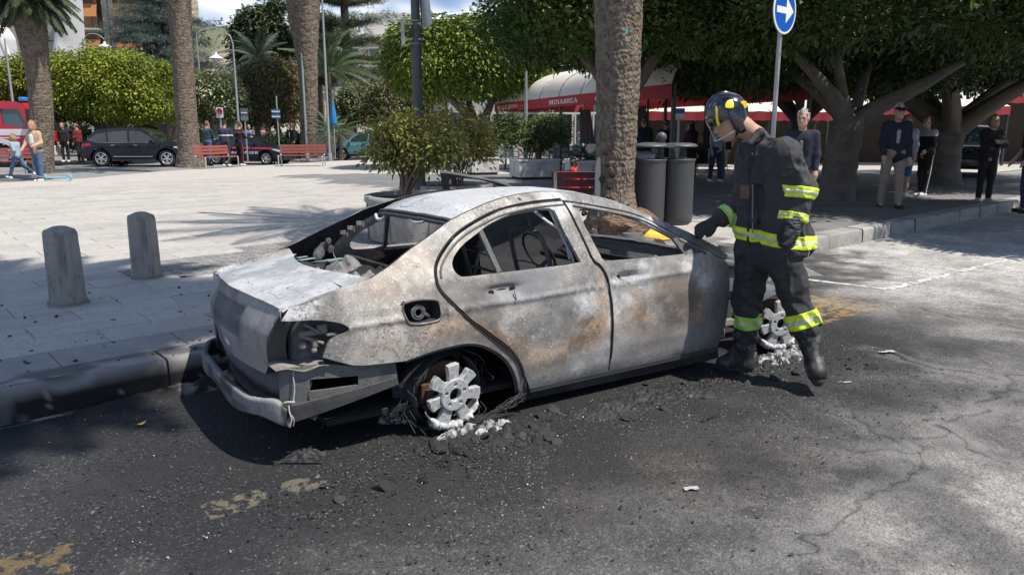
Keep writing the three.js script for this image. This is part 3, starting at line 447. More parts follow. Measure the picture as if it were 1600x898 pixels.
// roof
const roofMid = (x) => pl(x, [.1, .15, .27, .4, .57, .8, .95, 1.13, 1.3, 1.42], [1.16, 1.175, 1.232, 1.258, 1.274, 1.287, 1.29, 1.286, 1.262, 1.235]);
const roofY = (x, z) => roofMid(x) - .03 * pow(abs(z) / .52, 2) - .022 * pow(abs(z) / .52, 6) + wob(x * .8, z * .8, 1.3);
const roofRear = spline([[.215, -.56], [.175, -.4], [.15, -.2], [.145, 0], [.15, .2], [.175, .4], [.215, .56]], 4), roofFront = spline([[1.24, .53], [1.33, .3], [1.36, 0], [1.33, -.3], [1.24, -.53]], 4);
const roofEdge = (s) => [[.45, s * .55], [.7, s * .53], [.98, s * .52]];
obj('roof_panel', panel([...roofRear, ...roofEdge(1), ...roofFront, ...roofEdge(-1).reverse()], (x, z) => [x, roofY(x, z) + .004, z], { edge: .05, flip: true, thick: .012, uv: (x, z) => [x / 2.4 + .1, z / 2.4 + .3] }), ashM, car);
{
  // header of the rear window under the roof edge: two lips
  const lip = (dx, dy, r) => new THREE.TubeGeometry(new THREE.CatmullRomCurve3(roofRear.map((p) => V3(p[0] + dx, roofY(p[0], p[1]) + dy, p[1] * 1.02))), 50, r, 6);
  const h = obj('rear_header', [lip(-.012, -.006, .010), lip(-.02, -.030, .014), lip(.03, -.035, .02)], darkM, car);
  obj('burnt_seal', tube([[.12, 1.13, .1], [.11, 1.118, .2], [.12, 1.128, .3]], .008, 10, 5), meltM, h); obj('burnt_seal', tube([[.11, 1.13, -.42], [.105, 1.10, -.38], [.12, 1.105, -.33], [.13, 1.125, -.3]], .012, 10, 5), meltM, h);
  obj('roof_flap', panel([[.18, -.18], [.18, -.05], [.34, -.02], [.36, -.10]], (x, z) => [x, roofY(x, z) + .006 + .02 * (1 - (x - .18) / .18) * abs(z + .1) * 3, z], { edge: .03, flip: true, thick: .003, uv: (x, z) => [x, z] }), ashM, h);
  obj('roof_beam', [box(.05, .03, 1.06, 1.3, 1.20, 0), box(.06, .03, 1.06, .75, 1.235, 0)], sootM, car);
}
// boot lid: deck and rear face
const lipX = (z) => -.962 + .16 * z * z;
const deckY = (x, z) => { const a = (x - lipX(z)) / (-.45 - lipX(z)); return .812 + .082 * pow(clamp(a), .85) - .035 * pow(abs(z) / .75, 3) + wob(x * 1.2, z * 1.2, .8) - .006 * (1 - ss(0, .25, a)) ; };
{
  const bl = -.38;
  const front = spline([[bl, .66], [-.46, .45], [-.515, .2], [-.53, 0], [-.515, -.2], [-.46, -.45], [bl, -.66]], 3), back = spline([[lipX(.74) , -.735], [lipX(.5), -.5], [lipX(.25), -.25], [lipX(0), 0], [lipX(.25), .25], [lipX(.5), .5], [lipX(.74), .735]], 3);
  const lid = new THREE.Group(); lid.name = 'boot_lid'; car.add(lid);
  obj('deck', panel([...front, ...back], (x, z) => [x, deckY(x, z), z], { edge: .045, flip: false, thick: .008, uv: (x, z) => [x / 2.4 + .7, z / 2.4 + .75] }), ashM, lid);
  // rear face below the lip
  const faceT = tex(512, 384, (u, v) => { const z = (u - .5) * 1.6, y = .25 + v * .6; const a = fbm(z * 4, y * 2, 4, 71), b = fbm(z * 14, y * 5, 4, 72); let c = mix3([.16, .162, .168], [.30, .30, .30], ss(.42, .62, a)); c = mix3(c, [.40, .39, .38], ss(.70, .8, y) * .6 * ss(.3, .6, b)); const pz = abs(z - .03), py = y - .665; if (pz < .30 && abs(py) < .085) c = mix3(c, [.085, .085, .09], .7 + .3 * b); c = mix3(c, [.07, .07, .073], ss(.46, .38, y) * .7); if (hypot((z - .02) * 1, (y - .50) * 2.4) < .05) c = [.72, .72, .72]; c = mix3(c, [.34, .30, .25], ss(.33, .45, z) * ss(.74, .6, y) * ss(.35, .6, a) * .6); return c.map((v) => v * (.85 + .3 * n2(z * 120, y * 120, 75))); });
  const rx = (z, y) => lipX(z) - .012 - .055 * ss(.81, .64, y) + .03 * ss(.62, .42, y) + .012 * (abs(z - .03) < .30 && abs(y - .665) < .08 ? 1 : 0);
  const hw = (y) => pl(y, [.42, .5, .75, .81], [.56, .64, .71, .735]);
  obj('rear_face', grid(44, 26, (u, v) => { const y0 = lerp(.815, .43, v), w = hw(y0), z = lerp(-w, w, u), y = y0 - .03 * pow(abs(z) / .75, 3) * (1 - v) - v * .0; return [rx(z, y0) + wob(z, y0, .6), y, z]; }, { uv: (u, v) => { const y = lerp(.815, .43, v); return [(lerp(-hw(y), hw(y), u)) / 1.6 + .5, (y - .25) / .6]; } }), M(0xffffff, .7, { map: faceT, metalness: .1 }), lid);
  for (const s of [-1, 1]) obj('lid_edge', grid(8, 12, (u, v) => { const y = lerp(.80, .43, v), z = s * hw(y); return [rx(z, y) + u * .10, y - .03 * pow(abs(z) / .75, 3) * (1 - v), z - s * u * .01]; }, { flip: s < 0 }), darkM, lid);
  obj('lip_edge', new THREE.TubeGeometry(new THREE.CatmullRomCurve3(back.filter((p) => abs(p[1]) < .715).map((p) => V3(p[0] + .004, deckY(p[0], p[1]) - .006, p[1]))), 60, .010, 8), ashM, lid);
  // shoulder strips between lid and quarter panels
  for (const s of [-1, 1]) obj('shoulder', grid(24, 5, (u, v) => { const x = lerp(-.895, -.40, u), zi = lerp(.735, .655, ss(-.88, -.4, x)), yo = pl(x, [-.905, -.86, -.68, -.51, -.43], [.775, .806, .846, .884, .905]), zo = CW(x, yo), yi = deckY(max(x, lipX(zi)), zi); return [x, lerp(yi, yo, v) - .005 * (v < .1 ? 1 : 0) + .012 * sin(v * PI), s * lerp(zi + .006, zo, v)]; }, { flip: s > 0, uv: (u, v, p) => UVS(p[0], p[1] + v * .1) }), sideM, car);
  for (const s of [-1, 1]) obj('corner_cap', sph(1, lipX(.72) + .012, .778, s * .728, 12, .034, .022, .026), sideM, car);
  // corner between the lip and the side
  for (const s of [-1, 1]) obj('corner', grid(6, 8, (u, v) => { const y = lerp(.80, .738, v), zi = hw(y), zo = CW(-.905, y); return [lerp(lipX(zi) - .004, -.905, u), y - .01 * u, s * lerp(zi + .006, zo, u)]; }, { flip: s < 0, uv: (u, v, p) => UVS(p[0], p[1]) }), sideM, car);
}
// tail: lamp cavities, rear panel, bumper beam
{
  const tail = new THREE.Group(); tail.name = 'tail_structure'; car.add(tail);
  for (const s of [-1, 1]) {
    const cav = grid(14, 8, (u, v) => { const y = lerp(.76, .46, v), a = u; const x0 = lipX(.66) + .06, z0 = .60; const x = lerp(x0, -.56, ss(0, 1, a)), zz = lerp(z0, CW(-.6, y) - .055, pow(a, .6)); return [x, y, s * (zz - .02 * sin(a * PI))]; }, { flip: s < 0 });
    obj('lamp_cavity', [cav], M([.20, .215, .235], .75, { map: rep(ashT, 1, 1) }), tail);
    obj('ledge', grid(10, 4, (u, v) => { const x = lerp(-.945, -.70, u), zo = CW(x, .5) - .004, zi = .52; return [x + (1 - u) * (1 - v) * -.02, .492 + .01 * sin(u * 9) + .02 * (1 - v), s * lerp(zi, zo, v)]; }, { flip: s > 0 }), tanM, tail);
    obj('lamp_bracket', [box(.10, .03, .03, -.76, .655, s * .745, .005).rotateZ(.0), box(.05, .05, .02, -.70, .672, s * .77, .005), box(.035, .045, .03, -.735, .60, s * .76, .008), bar([-.80, .64, s * .72], [-.70, .60, s * .79], .009), bar([-.78, .70, s * .73], [-.72, .66, s * .785], .007), sph(.022, -.79, .59, s * .735, 8), sph(.016, -.745, .565, s * .765, 8), box(.06, .014, .05, -.66, .645, s * .79, .004)], tanM, tail);
    const slot = [[-.79, .43], [-.545, .413], [-.545, .362], [-.79, .366]];
    // outside of the rear wing below the skin
    obj('wing_base', panel([[-.93, .50], [-.72, .505], [-.6, .475], [-.34, .45], [-.33, .36], [-.93, .285]], (x, y) => [x, y, s * (CW(x, y) - .03 + wob(x, y, .8))], { edge: .04, thick: .012, flip: s < 0, uv: (x, y) => [x, y], holes: [slot] }), greyM, tail);
    obj('wing_member', panel([[-.935, .30], [-.34, .372], [-.33, .335], [-.60, .275], [-.92, .205]], (x, y) => [x, y, s * (CW(x, y) - .012 + wob(x, y, .8))], { edge: .04, thick: .015, flip: s < 0, uv: (x, y) => [x, y] }), darkM, tail);
    obj('arch_flange', panel([...archPts.map((p) => p), ...archPts.slice().reverse().map((p) => [.05 + (p[0] - .05) * .965, .05 + (p[1] - .05) * .965])], (x, y) => [x, y, s * (CW(x, y) - .012)], { edge: .05, thick: .012, flip: s < 0, uv: UVS }), darkM, tail);
    obj('wheel_housing', grid(24, 6, (u, v) => { const a = lerp(.12, PI - .62, u), r = .46; return [.06 + cos(a) * r, .04 + sin(a) * r, s * lerp(.42, .85, v)]; }, { flip: s > 0 }), sootM, tail);
    obj('housing_wall', new THREE.CircleGeometry(.47, 24, 0, PI).translate(.06, .09, s * .45), sootM, tail);
  }
  // panel across the rear under the lid
  obj('rear_panel', grid(40, 12, (u, v) => { const z = lerp(-.80, .80, u), y = lerp(.505, .22, v); const x = -.955 + .16 * z * z + .07 * ss(.6, .8, abs(z)) + .02 * sin(v * 9) * ss(.1, .5, v) + wob(z * 3, y * 3); return [x, y - .015 * pow(abs(z), 2), z]; }), M([.17, .17, .175], .75, { map: rep(ashT, 1, .5) }), tail);
  const bm = [[-.82, .27, -.80], [-.96, .285, -.74], [-1.045, .30, -.5], [-1.075, .305, -.2], [-1.08, .30, .1], [-1.065, .295, .4], [-1.02, .285, .62], [-.95, .275, .76], [-.905, .265, .80]];
  const bc = new THREE.CatmullRomCurve3(bm.map((p) => V3(...p)));
  const bt = tex(512, 64, (u, v) => { const a = fbm(u * 12, v * 3, 4, 81), b = n2(u * 200, v * 30, 82); let c = mix3([.15, .15, .155], [.05, .05, .052], ss(.40, .6, a)); if (u > .55) c = mix3(c, [.30, .30, .30], ss(.5, .2, abs(u - .75)) * ss(.4, .62, fbm(u * 8, 3, 3, 83)) * .7); return c.map((v) => v * (.75 + .5 * b)); });
  obj('bumper_beam', grid(60, 16, (u, v) => { const p = bc.getPoint(u), q = bc.getTangent(u), a = v * 2 * PI, n = [-q.z, q.x]; const ca = cos(a), sa = sin(a), ry = .052 + .008 * sin(u * 23), rx = .022; const sq = (x) => Math.sign(x) * pow(abs(x), .5); return [p.x + n[0] * rx * sq(ca), p.y + ry * sq(sa) + .012 * sin(u * 17), p.z + n[1] * rx * sq(ca)]; }, { uv: (u, v) => [u, v] }), M(0xffffff, .7, { map: bt, metalness: .1 }), tail);
  obj('hanging_wire', [tube([[-.90, .33, .80], [-.905, .29, .815], [-.90, .25, .825], [-.91, .21, .82]], .004, 14, 5), tube([[-.905, .28, .815], [-.89, .25, .83], [-.893, .215, .825]], .003, 10, 5), tube([[-.86, .50, .79], [-.87, .45, .80], [-.868, .40, .802], [-.88, .33, .805]], .004, 14, 5), tube([[-.92, .33, .79], [-.90, .335, .81], [-.875, .33, .815]], .006, 10, 5)], meltM, tail);
}
// floor, firewall, cowl, seats
{
  const inn = new THREE.Group(); inn.name = 'cabin'; car.add(inn);
  obj('floor_pan', [box(2.9, .03, 1.5, .75, .16, 0), box(.04, .42, 1.4, .1, .34, 0), box(1.0, .03, 1.4, -.42, .3, 0), box(.03, .5, 1.4, 2.06, .45, 0), box(2.0, .14, .2, 1.1, .22, 0)], sootM, inn);
  obj('parcel_shelf', grid(24, 30, (u, v) => { const x = lerp(-.56, .12, u), z = lerp(-.72, .72, v); return [x, .80 + .06 * ss(.3, 0, u) + (fbm(x * 12, z * 12, 3, 90) - .5) * .05, z]; }, { flip: true }), sootM, inn);
  const r = rng(9); const crum = (x, z, w, d, h, seed) => grid(16, 16, (u, v) => { const a = (u - .5), b = (v - .5), e = max(0, 1 - 4 * (a * a + b * b)); return [x + a * w + (fbm(u * 5, v * 5, 3, seed) - .5) * .06, .80 + h * pow(e, .6) * (.3 + 1.2 * abs(fbm(u * 6, v * 6, 3, seed + 1) - .4) * 2), z + b * d + (fbm(u * 5 + 9, v * 5, 3, seed) - .5) * .06]; }, { flip: true });
  obj('burnt_sheet', [crum(-.40, .08, .30, .55, .10, 100), crum(-.34, .42, .24, .36, .085, 103), crum(-.24, -.14, .28, .38, .10, 106)], M([.40, .39, .385], .7, { map: rep(ashT, 2, 2) }), inn);
  obj('burnt_sheet', [crum(-.25, .28, .32, .34, .09, 110), crum(-.28, .55, .24, .2, .06, 112)], sootM, inn);
  for (const [x, z, a, b] of [[-.47, -.42, .2, .14], [-.36, -.28, .24, .16], [-.42, -.55, .14, .1], [-.2, .52, .1, .05], [-.12, .62, .07, .04]]) obj('glass_shard', panel([[0, 0], [a, .02], [a * .9, b], [a * .3, b * 1.1]], (u, v) => [x + u * .8 - .05, .865 + v * .12 + u * .05, z + v], { edge: .1, thick: .005, flip: true }), glassBitM, inn);
  // burnt lumps on the far C pillar
  for (const [x, y, z, s_] of [[-.18, .90, -.67, .028], [-.15, .945, -.64, .02], [-.21, .865, -.66, .034], [-.13, .885, -.67, .024], [-.24, .85, -.62, .03], [-.17, .92, -.66, .018]]) obj('charred_lump', vary(new THREE.IcosahedronGeometry(s_, 3), (v) => { v.multiplyScalar(.7 + .8 * fbm3(v.x * 40 + x * 9, v.y * 40, v.z * 40)); v.y *= 1.3; v.z *= .5; }).translate(x, y, z - .02), greyM, inn);
  for (const [x, y, z] of [[.0, 1.03, -.63], [.06, 1.06, -.61], [-.05, 1.0, -.64]]) obj('pillar_clip', [box(.04, .03, .012, x, y, z, .003), box(.012, .04, .014, x + .03, y - .01, z, .003)], tanM, inn);
  obj('cowl', [grid(30, 6, (u, v) => { const z = lerp(-.72, .72, u); return [2.0 - .06 * z * z * 2 + .05 * (v - .5), .852 - .03 * z * z + .012 * sin(v * PI) - (v > .8 ? .05 : 0) + wob(z * 3, v), z]; }), box(.02, .07, 1.3, 1.99, .80, 0)], greyM, inn);
  obj('dash_beam', [bar([1.72, .70, -.74], [1.72, .70, .74], .03), bar([1.72, .7, -.3], [1.6, .78, -.32], .02), new THREE.TorusGeometry(.18, .011, 6, 28).rotateY(PI / 2).rotateZ(.5).translate(1.42, .76, -.36)], sootM, inn);
  const seat = (x, z) => { const g = new THREE.Group(); g.name = 'seat_frame'; inn.add(g); const a = .21;
    obj('back_frame', [tube([[x, .3, z - a], [x - .12, .7, z - a], [x - .2, 1.0, z - a * .8], [x - .21, 1.05, z], [x - .2, 1.0, z + a * .8], [x - .12, .7, z + a], [x, .3, z + a]], .016, 50, 8), bar([x - .2, 1.05, z - .06], [x - .23, 1.14, z - .06], .008), bar([x - .2, 1.05, z + .06], [x - .23, 1.14, z + .06], .008), bar([x - .11, .68, z - a], [x - .11, .68, z + a], .008)], greyM, g);
    obj('base_frame', [box(.46, .03, .42, x + .2, .32, z), box(.5, .05, .03, x + .2, .27, z - .19), box(.5, .05, .03, x + .2, .27, z + .19)], sootM, g);
    for (let k = 0; k < 4; k++) obj('spring', tube([[x - .04 - k * .045, .45 + k * .12, z - .17], [x - .07 - k * .045, .47 + k * .12, z], [x - .04 - k * .045, .45 + k * .12, z + .17]], .005, 14, 5), darkM, g); };
  seat(1.02, .36); seat(1.02, -.36);
  obj('back_panel', panel([[-.66, .3], [.66, .3], [.62, .84], [-.62, .84]], (z, y) => [.08 - (y - .3) * .2, y, z], { edge: .1, thick: .02 }), sootM, inn);
  obj('belt_strip', [tube([[.86, 1.17, .58], [.90, 1.0, .66], [.935, .86, .72], [.94, .7, .74]], .010, 20, 6), tube([[.76, 1.18, .52], [.83, 1.1, .6], [.90, 1.04, .65], [.92, .95, .67], [.92, .87, .70]], .009, 20, 6)], meltM, inn);
  obj('floor_rubble', grid(40, 20, (u, v) => { const x = lerp(.25, 1.95, u), z = lerp(-.68, .68, v); return [x, .19 + .14 * fbm(x * 6, z * 6, 4, 120), z]; }, { flip: true }), sootM, inn);
}
// wheels: molten alloy stars on the bare rims
function wheel(x, y, z, s, camber, steer, melt) {
  const w = new THREE.Group(); w.name = 'wheel'; w.position.set(x, y, z); w.rotation.order = 'YXZ'; w.rotation.set(s * camber, steer, 0); car.add(w);
  const star = []; const N = 7;
  for (let k = 0; k < N; k++) { const a = PI / 2 + k * 2 * PI / N + .06, L = [.160, .152, .146, .158, .168, .164, .150][k]; const w0 = .0265, w1 = .0325; const sh = new THREE.Shape(); const p = [[.055, -w0], [.11, -w0], [L - .012, -w1], [L + .002, -w1 * .95], [L + .004, 0], [L - .003, w1 * .9], [L - .014, w1], [.11, w0], [.055, w0]]; p.forEach((q, i) => i ? sh.lineTo(...q) : sh.moveTo(...q)); sh.closePath(); star.push(new THREE.ExtrudeGeometry(sh, { depth: .022, bevelEnabled: true, bevelSize: .003, bevelThickness: .006, bevelSegments: 2 }).translate(0, 0, .004).rotateZ(a)); }
  const disc = new THREE.Shape(); disc.absarc(0, 0, .084, 0, 2 * PI); const hole = new THREE.Path(); hole.absarc(0, 0, .038, 0, 2 * PI, true); disc.holes.push(hole);
  for (let k = 0; k < 5; k++) { const a = PI / 2 + k * 2 * PI / 5, h = new THREE.Path(); h.absarc(cos(a) * .058, sin(a) * .058, .0125, 0, 2 * PI, true); disc.holes.push(h); }
  star.push(new THREE.ExtrudeGeometry(disc, { depth: .026, bevelEnabled: true, bevelSize: .003, bevelThickness: .004, bevelSegments: 2, curveSegments: 20 }).translate(0, 0, .012));
  const rim = obj('rim', mg(star).scale(1, 1, s), aluM, w);
  obj('hub', [cyl(.036, .036, .03, 0, 0, 0, 18).rotateX(PI / 2).translate(0, 0, -s * .03), cyl(.09, .09, .02, 0, 0, 0, 24).rotateX(PI / 2).translate(0, 0, -s * .02)], sootM, w);
  for (let k = 0; k < 5; k++) { const a = PI / 2 + k * 2 * PI / 5; obj('bolt', cyl(.011, .011, .02, 0, 0, 0, 6).rotateX(PI / 2).translate(cos(a) * .058, sin(a) * .058, s * .018), darkM, w); }
  // barrel and its flanges, standing inboard of the star
  const barrel = lathe([[.208, -.235], [.228, -.23], [.23, -.21], [.206, -.195], [.198, -.12], [.196, -.05], [.20, -.02]], 40).rotateX(PI / 2);
  obj('barrel', barrel.scale(1, 1, s), M([.13, .14, .155], .5, { metalness: .35 }), w);
  obj('brake', [cyl(.15, .15, .022, 0, 0, 0, 28).rotateX(PI / 2).translate(0, 0, -s * .09), box(.06, .11, .08, -.12, .0, -s * .09, .01), box(.04, .05, .05, -.11, .0, -s * .045, .006)], rustM, w);
  obj('melted_rim', grid(60, 12, (u, v) => { const a = lerp(3.5, 5.95, u), b = v * 2 * PI, e = pow(sin(u * PI), .4), n = fbm(u * 14, v * 3, 3, 67), rr = ((.006 + .026 * n) * ss(.30, .5, n2(u * 11, 3, 69)) + .003) * e + .002; return [cos(a) * (.168 + .02 * n + cos(b) * rr), sin(a) * (.172 + .012 * n + cos(b) * rr), s * (.012 + sin(b) * rr * 1.6 + .02 * (n - .5))]; }), aluM, w);
  const r = rng(31 + (x * 7 | 0)), wires = [];
  for (let k = 0; k < 16; k++) { const a0 = r() * 1.6 - .9 + (r() < .5 ? PI : 0), R0 = .2 + r() * .05, pts = []; for (let q = 0; q < 6; q++) { const a = a0 + q * .16 * (1 + r() * .4); pts.push([cos(a) * (R0 + q * .012 * r()), max(-.19, sin(a) * (R0 + .02 * r()) - .03), s * (-.16 + r() * .2)]); } wires.push(tube(pts, .0018, 14, 4)); }
  for (let k = 0; k < 12; k++) { const a = r() * .26, pts = []; const x0 = .12 + r() * .1; for (let q = 0; q < 6; q++) pts.push([x0 + q * .045, -.17 + q * .012 * (1 + a * 4) + (r() - .5) * .02, s * (.02 + r() * .05 + q * .012)]); wires.push(tube(pts, .0016, 12, 4)); }
  obj('tyre_wire', wires, darkM, w).userData.kind = 'stuff';
  w.scale.setScalar(1.07); return w;
}
wheel(0, .215, .815, 1, .10, .10);
wheel(2.82, .225, .80, 1, .06, -.30);
wheel(0, .205, -.80, -1, .06, 0);
wheel(2.80, .21, -.80, -1, .06, -.2);
// front end: stripped bay with rusty engine and struts
{
  const fr = new THREE.Group(); fr.name = 'front_structure'; car.add(fr);
  for (const s of [-1, 1]) {
    obj('strut_tower', [box(.34, .30, .24, 2.55, .62, s * .55, .03), cyl(.09, .11, .05, 2.55, .79, s * .55, 16), box(1.2, .10, .09, 2.75, .44, s * .46, .015), bar([2.2, .74, s * .70], [2.9, .60, s * .66], .03)], greyM, fr);
    obj('strut', [bar([2.62, .72, s * .56], [2.78, .26, s * .66], .035), ...[0, 1, 2, 3, 4].map((k) => new THREE.TorusGeometry(.065, .009, 6, 18).rotateX(PI / 2 + .2).translate(2.63 + k * .025, .66 - k * .065, s * (.565 + k * .013))), bar([2.5, .2, s * .45], [2.8, .2, s * .7], .028), box(.12, .16, .10, 2.8, .26, s * .66, .02)], rustM, fr);
    obj('fender_bracket', [box(.05, .12, .03, 2.235, .72, s * .76, .006), box(.03, .46, .05, 2.22, .42, s * .78, .008), box(.10, .05, .05, 2.27, .30, s * .79, .01)], tanM, fr);
  }
  obj('engine_block', [box(.62, .34, .5, 2.75, .46, 0, .04), box(.5, .12, .3, 2.7, .67, 0, .04), cyl(.1, .1, .3, 0, 0, 0, 16).rotateX(PI / 2).translate(3.1, .42, .1), ...[0, 1, 2, 3].map((k) => bar([2.52 + k * .13, .62, .2], [2.55 + k * .12, .45, .36], .022))], rustM, fr);
  obj('cross_member', [box(.08, .12, 1.1, 3.28, .38, 0, .02), box(.05, .06, 1.2, 3.34, .55, 0, .01)], darkM, fr);
  obj('fender_remnant', panel([[2.25, .45], [2.35, .7], [2.6, .78], [3.1, .7], [3.2, .6], [2.95, .62], [2.6, .65], [2.4, .5]], (x, y) => [x, y, -.78 + .1 * pow(max(0, x - 2.6), 2)], { edge: .06, thick: .01 }), darkM, fr);
}
// ---------------------------------------------------------------- people: continuous bodies from joints, clothes as their parts
const bone = (a, b, ra, rb = ra) => ({ a, b, ra, rb, f: capsule(a, b, ra, rb) });
const ball = (c, r) => ({ a: c, b: c, ra: max(...r), rb: max(...r), f: ellip(c, r) });
function bounds(list, pad) { const lo = [1e9, 1e9, 1e9], hi = [-1e9, -1e9, -1e9]; for (const q of list) for (const [p, r] of [[q.a, q.ra], [q.b, q.rb]]) for (let k = 0; k < 3; k++) { lo[k] = min(lo[k], p[k] - r - pad); hi[k] = max(hi[k], p[k] + r + pad); } return [lo, hi]; }
function skin(list, c, k = .05, mod, uvs) { const f0 = join(list.map((q) => q.f), k), f = mod ? (x, y, z) => mod(f0(x, y, z), x, y, z) : f0; const [lo, hi] = bounds(list, c * 2.5); const g = nets(f, lo, hi, c, uvs); g.userData = { f, lo, hi }; return g; }
const bandOf = (g, c, axis, h, out, cell) => { const a = V3(...axis).normalize(), f = g.userData.f; const q = (x, y, z) => max(f(x, y, z) - out, abs((x - c[0]) * a.x + (y - c[1]) * a.y + (z - c[2]) * a.z) - h, hypot(x - c[0], y - c[1], z - c[2]) - .34); const R_ = .36; const lo = c.map((v, k) => max(v - R_, g.userData.lo[k] - .02)), hi = c.map((v, k) => min(v + R_, g.userData.hi[k] + .02)); return nets(q, lo, hi, cell); };
// a head in its own axes: x forward, y up, z right
const headParts = [ellip([-.012, .032, 0], [.098, .102, .076]), ellip([.028, -.03, 0], [.066, .092, .060]), capsule([.03, -.075, -.012], [.03, -.075, .012], .04, .04), capsule([.062, -.088, 0], [.062, -.088, 0], .026, .026), capsule([.086, .008, 0], [.106, -.026, 0], .010, .014), capsule([.086, -.058, -.016], [.086, -.058, .016], .009, .009), capsule([.082, -.072, -.012], [.082, -.072, .012], .009, .009), capsule([.082, .03, -.035], [.082, .03, .035], .012, .012), ellip([-.012, -.008, .077], [.022, .033, .012]), ellip([-.012, -.008, -.077], [.022, .033, .012])];
const headLocal = (x, y, z) => { let d = headParts[0](x, y, z); for (let i = 1; i < headParts.length; i++) d = smin(d, headParts[i](x, y, z), i < 4 ? .035 : .016); return max(d, -(hypot((x - .094) * 1, y - .012, abs(z) - .032) - .014)); };
function frameAt(c, f, u) { const X = V3(...f).normalize(), U = V3(...u), Z = X.clone().cross(U).normalize(), Y = Z.clone().cross(X); return { c, X, Y, Z, to: (x, y, z) => { const a = x - c[0], b = y - c[1], d = z - c[2]; return [a * X.x + b * X.y + d * X.z, a * Y.x + b * Y.y + d * Y.z, a * Z.x + b * Z.y + d * Z.z]; }, out: (p) => [c[0] + X.x * p[0] + Y.x * p[1] + Z.x * p[2], c[1] + X.y * p[0] + Y.y * p[1] + Z.y * p[2], c[2] + X.z * p[0] + Y.z * p[1] + Z.z * p[2]], mat: () => new THREE.Matrix4().makeBasis(X, Y, Z).setPosition(...c) }; }
const headAt = (fr, s = 1) => ({ a: fr.c, b: fr.c, ra: .16 * s, rb: .16 * s, f: (x, y, z) => { const [a, b, c] = fr.to(x, y, z); return headLocal(a / s, b / s, c / s) * s; } });
// a hand: wrist point, finger direction, back-of-hand direction, thumb side sign
function hand(w, dir, back, thumb, s = 1, curl = .5, spread = 1) {
  const X = V3(...dir).normalize(), B = V3(...back), Z = X.clone().cross(B).normalize(), Y = Z.clone().cross(X); const P = (x, y, z) => [w[0] + s * (X.x * x + Y.x * y + Z.x * z), w[1] + s * (X.y * x + Y.y * y + Z.y * z), w[2] + s * (X.z * x + Y.z * y + Z.z * z)];
  const l = [bone(P(-.02, 0, 0), P(.03, 0, 0), .027 * s, .03 * s), bone(P(.03, 0, -.022), P(.085, 0, -.026), .018 * s, .015 * s), bone(P(.03, 0, 0), P(.09, 0, 0), .018 * s, .015 * s), bone(P(.03, 0, .022), P(.083, 0, .026), .018 * s, .015 * s)];
  const fl = [.072, .082, .076, .060];
  for (let k = 0; k < 4; k++) { const z0 = (k - 1.5) * .021 * (thumb > 0 ? -1 : 1), L = fl[k]; let p = [.088 - abs(k - 1.3) * .004, 0, z0], ang = 0; for (let j = 0; j < 3; j++) { const c = curl * (.5 + .35 * j + .12 * k); ang += c; const q = [p[0] + cos(ang) * L * [.45, .32, .25][j], p[1] - sin(ang) * L * [.45, .32, .25][j], p[2] + (z0 * .10) * spread]; l.push(bone(P(...p), P(...q), (.0105 - .001 * j) * s, (.0098 - .001 * j) * s)); p = q; } }
  const t = thumb > 0 ? 1 : -1; l.push(bone(P(.018, -.006, .024 * t), P(.05, -.018, .048 * t), .014 * s, .012 * s), bone(P(.05, -.018, .048 * t), P(.075, -.03, .054 * t), .0115 * s, .0105 * s), bone(P(.075, -.03, .054 * t), P(.095, -.04, .050 * t), .0105 * s, .009 * s));
  return l;
}
const SKIN = M([.46, .27, .19], .6), SKIN2 = M([.40, .24, .17], .6), EYEM = M([.7, .68, .65], .4);
const fabT = tex(256, 256, (u, v) => { const a = .8 + .25 * tn(u * 128, v * 128, 128, 1) + .25 * (tn(u * 12, v * 12, 12, 2) - .5); return [a, a, a]; });
const cloth = (c, r = .9, k = 3) => M(c, r, { map: rep(fabT, k, k), bumpMap: rep(fabT, k * 2, k * 2), bumpScale: .002 });

